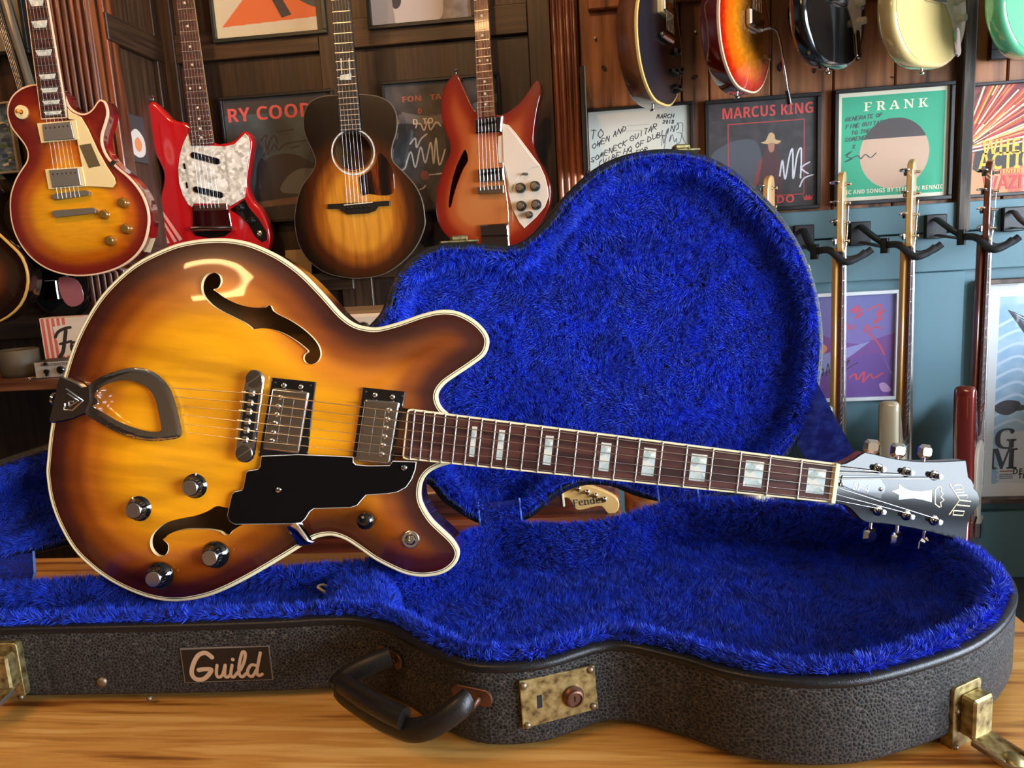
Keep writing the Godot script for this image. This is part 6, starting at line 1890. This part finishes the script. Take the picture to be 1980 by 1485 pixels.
	fill_poly(im, [160, 310, 186, 306, 214, 356, 186, 362], rgbc(58, 46, 40))
	im.fill_rect(Rect2i(20, 196, 90, 44), rgbc(140, 34, 30))
	stroke(im, [110, 262, 124, 240, 118, 268, 134, 250, 128, 232], 1.2, rgbc(60, 50, 44))
	var q0 := at_z(418, 86, ZW + 0.004)
	var q1 := at_z(636, 67, ZW + 0.004)
	framed("cream poster with an orange road and blue shapes above the red guitar", Vector3(q0.x, q0.y + 0.45, q0.z), Vector3(q1.x, (q0.y + q1.y) / 2, ZW), 0.010, 0.018, mat("frame_dark_green", 30, 38, 32, 0.35), im)

	# black and white portrait
	im = Image.create(300, 300, false, Image.FORMAT_RGB8)
	grain_fill(im, rgbc(128, 118, 112), rgbc(168, 158, 150), 0.02, 29)
	fill_poly(im, [70, 300, 70, 180, 110, 100, 190, 70, 250, 110, 262, 200, 240, 240, 220, 236, 200, 300], rgbc(196, 184, 174), true)
	fill_poly(im, [62, 250, 60, 140, 110, 60, 210, 50, 270, 120, 264, 210, 236, 190, 220, 130, 150, 120, 100, 170, 90, 250], rgbc(54, 48, 48), true)
	fill_poly(im, [236, 196, 252, 190, 258, 220, 246, 250, 236, 240], rgbc(210, 196, 184), true)
	fill_poly(im, [0, 0, 40, 0, 70, 300, 0, 300], rgbc(150, 140, 134))
	q0 = at_z(716, 61, ZW + 0.004)
	q1 = at_z(921, 42, ZW + 0.004)
	framed("black and white portrait photograph in a black frame at the top of the panelling", Vector3(q0.x, q0.y + 0.32, q0.z), Vector3(q1.x, (q0.y + q1.y) / 2, ZW), 0.010, 0.018, blackf, im)

	# left bay
	im = Image.create(200, 200, false, Image.FORMAT_RGB8)
	grain_fill(im, rgbc(96, 92, 84), rgbc(150, 146, 134), 0.012, 33)
	q1 = at_z(66, 106, -1.868)
	framed("grey photograph in a dark frame at the upper left corner", Vector3(q1.x - 0.36, q1.y + 0.40, -1.868), Vector3(q1.x, q1.y, -1.87), 0.010, 0.018, blackf, im)
	im = Image.create(200, 260, false, Image.FORMAT_RGB8)
	grain_fill(im, rgbc(40, 60, 92), rgbc(120, 140, 160), 0.03, 37)
	for i in 90:
		dab(im, g.randf_range(0, 200), g.randf_range(60, 260), g.randf_range(3, 9), [rgbc(70, 96, 60), rgbc(206, 196, 150), rgbc(44, 62, 96), rgbc(150, 160, 150)][g.randi() % 4])
	q1 = at_z(46, 335, -1.868)
	var q2 := at_z(10, 199, -1.868)
	framed("blue and green painting at the left edge behind the flame guitar", Vector3(q1.x - 0.24, q2.y, -1.868), Vector3(q1.x, q1.y, -1.87), 0.006, 0.016, mat("frame_pale", 150, 140, 118, 0.5), im)

	# purple print in a white frame on the wainscot
	im = Image.create(300, 400, false, Image.FORMAT_RGB8)
	for y in 400:
		im.fill_rect(Rect2i(0, y, 300, 1), rgbc(108, 110, 170).lerp(rgbc(122, 104, 172), clampf(y / 180.0, 0, 1)))
	fill_poly(im, [0, 170, 60, 150, 110, 176, 180, 190, 300, 152, 300, 400, 0, 400], rgbc(116, 66, 140))
	fill_poly(im, [0, 240, 110, 210, 220, 180, 160, 230, 60, 300, 0, 330], rgbc(140, 142, 196))
	fill_poly(im, [0, 330, 90, 280, 180, 240, 300, 220, 300, 400, 0, 400], rgbc(104, 66, 146))
	fill_poly(im, [0, 130, 30, 160, 74, 200, 40, 240, 10, 250, 30, 206, 0, 180], rgbc(232, 130, 84), true)
	fill_poly(im, [252, 352, 270, 346, 292, 372, 286, 382, 262, 380], rgbc(190, 150, 196), true)
	for s in [[150, 60, 176, 40, 160, 66, 186, 52, 168, 88, 190, 70], [206, 60, 250, 40, 240, 80, 262, 60, 230, 110, 256, 90], [120, 120, 140, 110, 150, 130, 166, 116], [196, 140, 206, 116, 214, 136, 232, 124, 250, 132], [206, 140, 246, 190, 266, 236], [150, 320, 170, 308, 176, 330, 200, 300, 196, 340, 220, 310, 232, 326, 262, 308], [90, 90, 104, 70, 96, 130]]:
		stroke(im, s, 2.6, rgbc(206, 66, 84))
	for s in [[20, 240, 40, 262, 20, 290, 44, 300, 60, 280, 58, 310], [70, 310, 76, 262, 82, 300], [120, 280, 150, 250, 130, 290, 176, 262]]:
		stroke(im, s, 1.2, rgbc(40, 36, 56))
	framed("purple and lilac print with red scrawl in a white frame on teal wainscot", at_z(1550, 569, ZW + 0.001), Vector3(at_z(1738, 557, ZW + 0.001).x, at_z(1733, 771, ZW + 0.001).y, ZW), 0.010, 0.014, mat("frame_white", 224, 228, 230, 0.45), im)

	# large poster in a deep frame, right edge
	im = Image.create(400, 560, false, Image.FORMAT_RGB8)
	grain_fill(im, rgbc(138, 176, 206), rgbc(176, 204, 222), 0.012, 41)
	for i in 9:
		var y := 60 + i * 38
		stroke(im, [-10, y + 30, 60, y, 120, y + 24, 200, y - 6, 280, y + 22, 360, y, 420, y + 20], 4.0, rgbc(196, 216, 232))
	for i in 12:
		stroke(im, [26 + i * 3, 40 + i * 4, 70 + i * 6, 60 + i * 12, 110 + i * 6, 90 + i * 15, 150, 130 + i * 14], 1.3, rgbc(46, 46, 52))
	stroke(im, [180, 20, 200, 160, 180, 270, 130, 318, 70, 330], 8.0, rgbc(66, 62, 66))
	fill_poly(im, [0, 322, 30, 306, 70, 310, 74, 330, 40, 350, 6, 340], rgbc(58, 52, 56), true)
	im.fill_rect(Rect2i(16, 400, 400, 160), rgbc(206, 212, 216))
	for i in 12:
		dab(im, 16, 408 + i * 13, 4.5, rgbc(150, 184, 206))
	im.fill_rect(Rect2i(24, 520, 40, 4), rgbc(150, 90, 84))
	for i in 3:
		im.fill_rect(Rect2i(24, 530 + i * 6, 40, 3), rgbc(110, 120, 128))
	var dk := mat("print_ink", 46, 50, 56, 0.7)
	q0 = at_z(1907, 541, ZW + 0.03)
	q1 = at_z(1893, 972, ZW + 0.03)
	framed("tall pale blue poster with bold dark lettering in a deep brown frame", Vector3(q0.x - 0.004, q0.y, ZW + 0.0), Vector3(q0.x + 0.44, q1.y, ZW), 0.012, 0.040, wood("frame_brown", [[0.2, 52, 36, 28], [0.6, 86, 62, 48], [0.8, 104, 80, 62]], 0.5, 1, 63, 0.02, 8.0), im, [["G R", 0.20, 0.755, 0.058, dk, true], ["M O", 0.20, 0.865, 0.058, dk, true], ["DECO", 0.24, 0.935, 0.016, dk], ["THE", 0.25, 0.962, 0.014, dk]], 0.0, 0.036)

# ---------- small things ----------
func small_things() -> void:
	var C := chrome()
	var black := mat("gloss_black", 14, 13, 13, 0.08, 0.0, 0.8)
	# shelf by the left edge and what stands on it
	var a := at_z(-40, 742, -1.62)
	var b := at_z(150, 733, -1.62)
	var ys := (a.y + b.y) / 2
	var o := thing("wall_shelf", "narrow brown wooden shelf below the hanging guitars at the left", "shelf", Transform3D(Basis.IDENTITY, Vector3(-1.45, ys, -1.87)))
	part(o, "board", boxm(Vector3(0, -0.011, 0.125), Vector3(1.0, 0.022, 0.25), 0.002), wood("shelf_wood", [[0.2, 66, 36, 20], [0.5, 98, 58, 34], [0.8, 124, 80, 50]], 0.45, 0, 73, 0.02, 10.0))
	for x in [-0.3, 0.3]:
		part(o, "bracket", boxm(Vector3(x, -0.07, 0.02), Vector3(0.02, 0.10, 0.035), 0.003), oak(1, 1))
	# cream and red striped carton with script
	var im := Image.create(220, 260, false, Image.FORMAT_RGB8)
	im.fill(rgbc(206, 190, 170))
	for i in 5:
		im.fill_rect(Rect2i(6 + i * 26, 0, 15, 260), rgbc(196, 92, 78))
	fill_poly(im, [60, 40, 220, 20, 220, 180, 84, 180], rgbc(210, 196, 176))
	for s in [[7, 146, 46, 112, 52, 82, 66, 66, 88], [9, 122, 62, 108, 110, 92, 160, 70, 186], [6, 84, 122, 140, 112], [6, 138, 140, 156, 132, 158, 118, 142, 122, 136, 148, 150, 158, 170, 148], [6, 176, 120, 172, 154, 184, 128, 196, 120, 196, 152, 210, 150]]:
		stroke(im, s.slice(1), s[0], rgbc(44, 34, 32))
	for i in 10:
		im.fill_rect(Rect2i(132 + i * 8, 190, 5, 6), rgbc(120, 110, 100))
	a = at_z(82, 702, -1.72)
	b = at_z(152, 612, -1.72)
	o = thing("carton", "cream carton with red stripes and black script standing on the shelf", "box", Transform3D(Basis(Vector3.UP, deg_to_rad(4.0)), Vector3((a.x + b.x) / 2, ys, -1.74)))
	var ch := b.y - ys
	part(o, "body", boxm(Vector3(0, ch / 2, -0.02), Vector3(b.x - a.x, ch, 0.05), 0.001), mat("carton_side", 186, 158, 136, 0.8))
	part(o, "label", sheet(b.x - a.x - 0.002, ch - 0.004, Vector2(0, ch / 2)), picture_mat(im, 0.7), xf(0, 0, 0.0055))
	# effects pedal
	a = at_z(67, 736, -1.655)
	b = at_z(140, 697, -1.655)
	o = thing("effects_pedal", "small silver effects box with black knobs on the shelf", "pedal", Transform3D(Basis(Vector3.UP, deg_to_rad(10.0)), Vector3((a.x + b.x) / 2, ys, -1.68)))
	var pw := b.x - a.x
	var ph := b.y - ys
	part(o, "case", boxm(Vector3(0, ph / 2, -0.02), Vector3(pw, ph, 0.07), 0.003), mat("pedal_side", 38, 36, 36, 0.5))
	part(o, "face_plate", boxm(Vector3(0, ph / 2, 0.016), Vector3(pw - 0.003, ph - 0.003, 0.002), 0.0005), mat("pedal_silver", 178, 174, 166, 0.45, 0.4))
	for k in [[-0.022, 0.016, 0.006], [0.010, 0.018, 0.009], [-0.022, 0.034, 0.004], [-0.022, 0.008, 0.003]]:
		part(o, "knob", lathem([[k[2], 0], [k[2], 0.006], [k[2] * 0.8, 0.008], [0, 0.008]], 14), black, xf(k[0], k[1], 0.017))
	part(o, "lettering", text_mesh("RANGEMASTER", 0.0065, false, false, 0.0002), mat("print_ink", 46, 50, 56, 0.7), xf(-0.004, ph - 0.008, 0.0174))
	# pot at the edge
	var pp := at_z(8, 736, -1.66)
	o = thing("pot", "grey-green round pot at the left end of the shelf", "pot", Transform3D(Basis.IDENTITY, Vector3(pp.x, ys, -1.72)))
	part(o, "pot_body", lathem([[0.0, 0.0], [0.040, 0.0], [0.043, 0.01], [0.045, 0.064], [0.041, 0.066], [0.039, 0.02], [0, 0.018]], 28, false), mat("pot_glaze", 74, 68, 54, 0.55), Transform3D(Basis(Vector3.RIGHT, deg_to_rad(-90)), Vector3.ZERO))
	o = thing("key_ring", "small steel key ring lying on the shelf beside the pot", "key ring", Transform3D(Basis.IDENTITY, Vector3(pp.x + 0.075, ys + 0.002, -1.65)))
	var ring := PackedVector3Array()
	for i in 17:
		ring.append(Vector3(cos(TAU * i / 16) * 0.012, 0.001, sin(TAU * i / 16) * 0.012))
	part(o, "ring", tubem(ring, 0.0012, 6, -1.0, Vector3.UP), C)
	part(o, "key", boxm(Vector3(0.02, 0.001, 0.006), Vector3(0.03, 0.002, 0.008), 0.0005), C)
	# card on the return wall behind the flame guitar
	o = thing("sticker_card", "small dark card with an orange blot behind the flame guitar", "card", Transform3D(Basis(Vector3.UP, deg_to_rad(90)), Vector3(-1.155, at_z(226, 272, -1.99).y, -1.985)))
	im = Image.create(96, 140, false, Image.FORMAT_RGB8)
	im.fill(rgbc(60, 56, 56))
	fill_poly(im, [10, 70, 50, 40, 86, 66, 84, 110, 50, 126, 14, 110], rgbc(206, 196, 184), true)
	fill_poly(im, [36, 80, 56, 64, 72, 84, 60, 106, 40, 104], rgbc(214, 130, 80), true)
	part(o, "card", boxm(Vector3.ZERO, Vector3(0.09, 0.12, 0.002)), mat("card_dark", 50, 46, 46, 0.7))
	part(o, "face", sheet(0.088, 0.118), picture_mat(im), xf(0, 0, 0.0014))
	# small card and shelf between the guitars, lower alcove
	var yc := at_z(640, 528, -2.06).y
	o = thing("wall_shelf", "short oak ledge low in the alcove behind the acoustic guitar", "shelf", Transform3D(Basis.IDENTITY, Vector3(-0.86, yc, ZW)))
	part(o, "board", boxm(Vector3(0, -0.010, 0.06), Vector3(0.46, 0.02, 0.13), 0.002), oak(1, 0))
	part(o, "cleat", boxm(Vector3(0, -0.035, 0.015), Vector3(0.40, 0.03, 0.02), 0.002), oak(0, 0))
	a = at_z(556, 528, -2.10)
	b = at_z(592, 498, -2.10)
	o = thing("card", "plain beige card leaning on the ledge behind the sunburst guitar", "card", Transform3D(Basis.IDENTITY, Vector3((a.x + b.x) / 2, yc, -2.11)))
	part(o, "sheet", boxm(Vector3(0, 0.035, 0), Vector3(0.075, 0.07, 0.003), 0.0005), mat("card_beige", 140, 122, 88, 0.8), Transform3D(Basis(Vector3.RIGHT, deg_to_rad(-10)), Vector3.ZERO))
	# small white amplifier
	a = at_z(640, 640, -1.62)
	b = at_z(728, 600, -1.62)
	var yt := b.y
	o = thing("amplifier", "small cream amplifier panel with black knob behind the horn of the guitar", "amplifier", Transform3D(Basis.IDENTITY, Vector3((a.x + b.x) / 2, yt, -1.62)))
	part(o, "cabinet", boxm(Vector3(-0.06, -0.1925, -0.10), Vector3(0.34, 0.385, 0.18), 0.008), mat("amp_tweed", 120, 96, 66, 0.8))
	part(o, "control_panel", boxm(Vector3(-0.04, -0.030, -0.004), Vector3(0.26, 0.048, 0.016), 0.006), mat("amp_cream", 214, 200, 176, 0.45))
	for x in [0.022, -0.05, -0.12]:
		part(o, "knob", lathem([[0.014, 0], [0.0135, 0.006], [0.010, 0.016], [0, 0.019]], 20, false), black, xf(x, -0.036, 0.004))
	# cabinet seen through the gap under the lid, with a maple headstock on it
	var top := at_z(1100, 1003, -1.36).y
	var xr := at_z(1204, 1003, -1.36).x
	o = thing("wooden_cabinet", "polished red-brown cabinet seen through the gap below the lid", "cabinet", Transform3D(Basis.IDENTITY, Vector3(xr - 0.55, 0.35, -1.6)))
	var hh := top - 0.35
	var mw := wood("cabinet_mahogany", [[0.2, 70, 26, 14], [0.5, 110, 46, 26], [0.8, 146, 70, 42]], 0.35, 0, 77, 0.02, 12.0, 0.2)
	part(o, "carcass", boxm(Vector3(0, hh / 2 - 0.015, 0.0), Vector3(1.08, hh - 0.03, 0.46), 0.004), mw)
	part(o, "top_board", boxm(Vector3(0, hh - 0.015, 0.0), Vector3(1.10, 0.03, 0.48), 0.008), mw)
	var T := frame_at(1140, 965, -1.385)
	o = thing("electric_guitar", "maple headstock with dark script resting on the red-brown cabinet", "guitar", T)
	var k := 600.0 / 1980.0
	var mp := mat("maple_light", 214, 168, 100, 0.3, 0, 0.5)
	part(o, "headstock", slab(smooth(locs(T, [945, 168, 1000, 140, 1045, 128, 1095, 125, 1180, 150, 1260, 185, 1300, 215, 1312, 255, 1300, 290, 1270, 312, 1235, 305, 1215, 280, 1195, 262, 1150, 265, 1100, 278, 1040, 285, 1010, 240, 985, 210, 945, 206], 0, 800, 900, k), 3), -0.014, 0.0, 0.0015), mp)
	for p in [[1050, 147], [1107, 167], [1160, 188], [1217, 212]]:
		var v := loc(T, 800 + p[0] * k, 900 + p[1] * k, 0)
		var tu := thing_part(o, "tuner", xf(v.x, v.y, 0))
		part(tu, "post", lathem([[0.0045, 0], [0.0045, 0.002], [0.003, 0.003], [0.003, 0.012], [0, 0.013]], 12), C)
		part(tu, "button", boxm(Vector3(0.014, 0.024, -0.012), Vector3(0.012, 0.010, 0.006), 0.002), mat("knob_white", 218, 210, 192, 0.35))
	var tv := loc(T, 800 + 1118 * k, 900 + 228 * k, 0)
	part(o, "lettering", text_mesh("Fender", 0.013, true, false, 0.0004), mat("print_ink", 46, 50, 56, 0.7), xf(tv.x, tv.y, 0.0005, 0, 6))
	var nv := loc(T, 800 + 945 * k, 900 + 187 * k, 0)
	part(o, "neck", boxm(Vector3(-0.25, 0, -0.012), Vector3(0.50, 0.042, 0.020), 0.006), mp, xf(nv.x, nv.y, 0, 0, 3))
	part(o, "fretboard", boxm(Vector3(-0.25, 0, 0.001), Vector3(0.50, 0.043, 0.006), 0.001), mats["rosewood"], xf(nv.x, nv.y, 0, 0, 3))
	part(o, "nut", boxm(Vector3(0.002, 0, 0.003), Vector3(0.004, 0.043, 0.006), 0.0005), mat("bone", 232, 218, 178, 0.4), xf(nv.x, nv.y, 0, 0, 3))
	# amber wooden stool seat beside the cabinet
	a = at_z(1238, 1002, -1.62)
	o = thing("wooden_stool", "amber wooden stool beside the red-brown cabinet", "stool", Transform3D(Basis.IDENTITY, Vector3(a.x + 0.05, 0.35, -1.66)))
	var sh := at_z(1238, 955, -1.62).y - 0.35
	var aw := wood("stool_amber", [[0.2, 130, 80, 30], [0.5, 172, 116, 52], [0.8, 200, 146, 78]], 0.35, 0, 79, 0.02, 8.0, 0.4)
	part(o, "seat", lathem([[0.0, 0.0], [0.076, 0.0], [0.081, 0.006], [0.081, 0.05], [0.074, 0.058], [0, 0.056]], 30, false), aw, Transform3D(Basis(Vector3.RIGHT, deg_to_rad(-90)), Vector3(0, sh - 0.056, 0)))
	for s in [[-1, -1], [1, -1], [1, 1], [-1, 1]]:
		part(o, "leg", tubem(PackedVector3Array([Vector3(s[0] * 0.05, 0, s[1] * 0.05), Vector3(s[0] * 0.045, sh - 0.05, s[1] * 0.045)]), 0.014, 10), aw)
	# dark edge-on panel on the side of the reeded trim
	a = at_z(1128, 128, -2.02)
	b = at_z(1133, 330, -2.02)
	o = thing("black_panel", "black slim panel with a bright steel edge, seen edge-on beside the reeded trim", "panel", Transform3D(Basis.IDENTITY, Vector3(a.x, b.y, -2.02)))
	var phh := a.y - b.y
	part(o, "panel", boxm(Vector3(-0.004, phh / 2, -0.07), Vector3(0.012, phh, 0.14), 0.001), mat("frame_black", 22, 20, 20, 0.4))
	part(o, "steel_edge", boxm(Vector3(0.003, phh / 2, 0.002), Vector3(0.003, phh, 0.003), 0.0005), mat("edge_steel", 206, 206, 206, 0.2, 0.9))
	# tall dark cabinet right of the picture: it keeps the low window light off the foot of the wainscot
	o = thing("wooden_cabinet", "dark oak storage cabinet standing by the wainscot right of the tall poster", "cabinet", Transform3D(Basis.IDENTITY, Vector3(1.80, 0.35, -1.74)))
	part(o, "carcass", boxm(Vector3(0, 0.33, 0), Vector3(0.52, 0.66, 0.78), 0.004), oak(0, 1))
	part(o, "top_board", boxm(Vector3(0, 0.675, 0), Vector3(0.56, 0.03, 0.82), 0.004), oak(2, 0))
	for x in [-0.13, 0.13]:
		var dr := part(o, "door", boxm(Vector3(x, 0.33, 0.395), Vector3(0.25, 0.60, 0.018), 0.003), oak(1, 1))
		part(dr, "knob", lathem([[0.008, 0], [0.008, 0.01], [0.013, 0.016], [0, 0.022]], 14), mats["old_brass"], xf(x * 0.25, 0.36, 0.404))
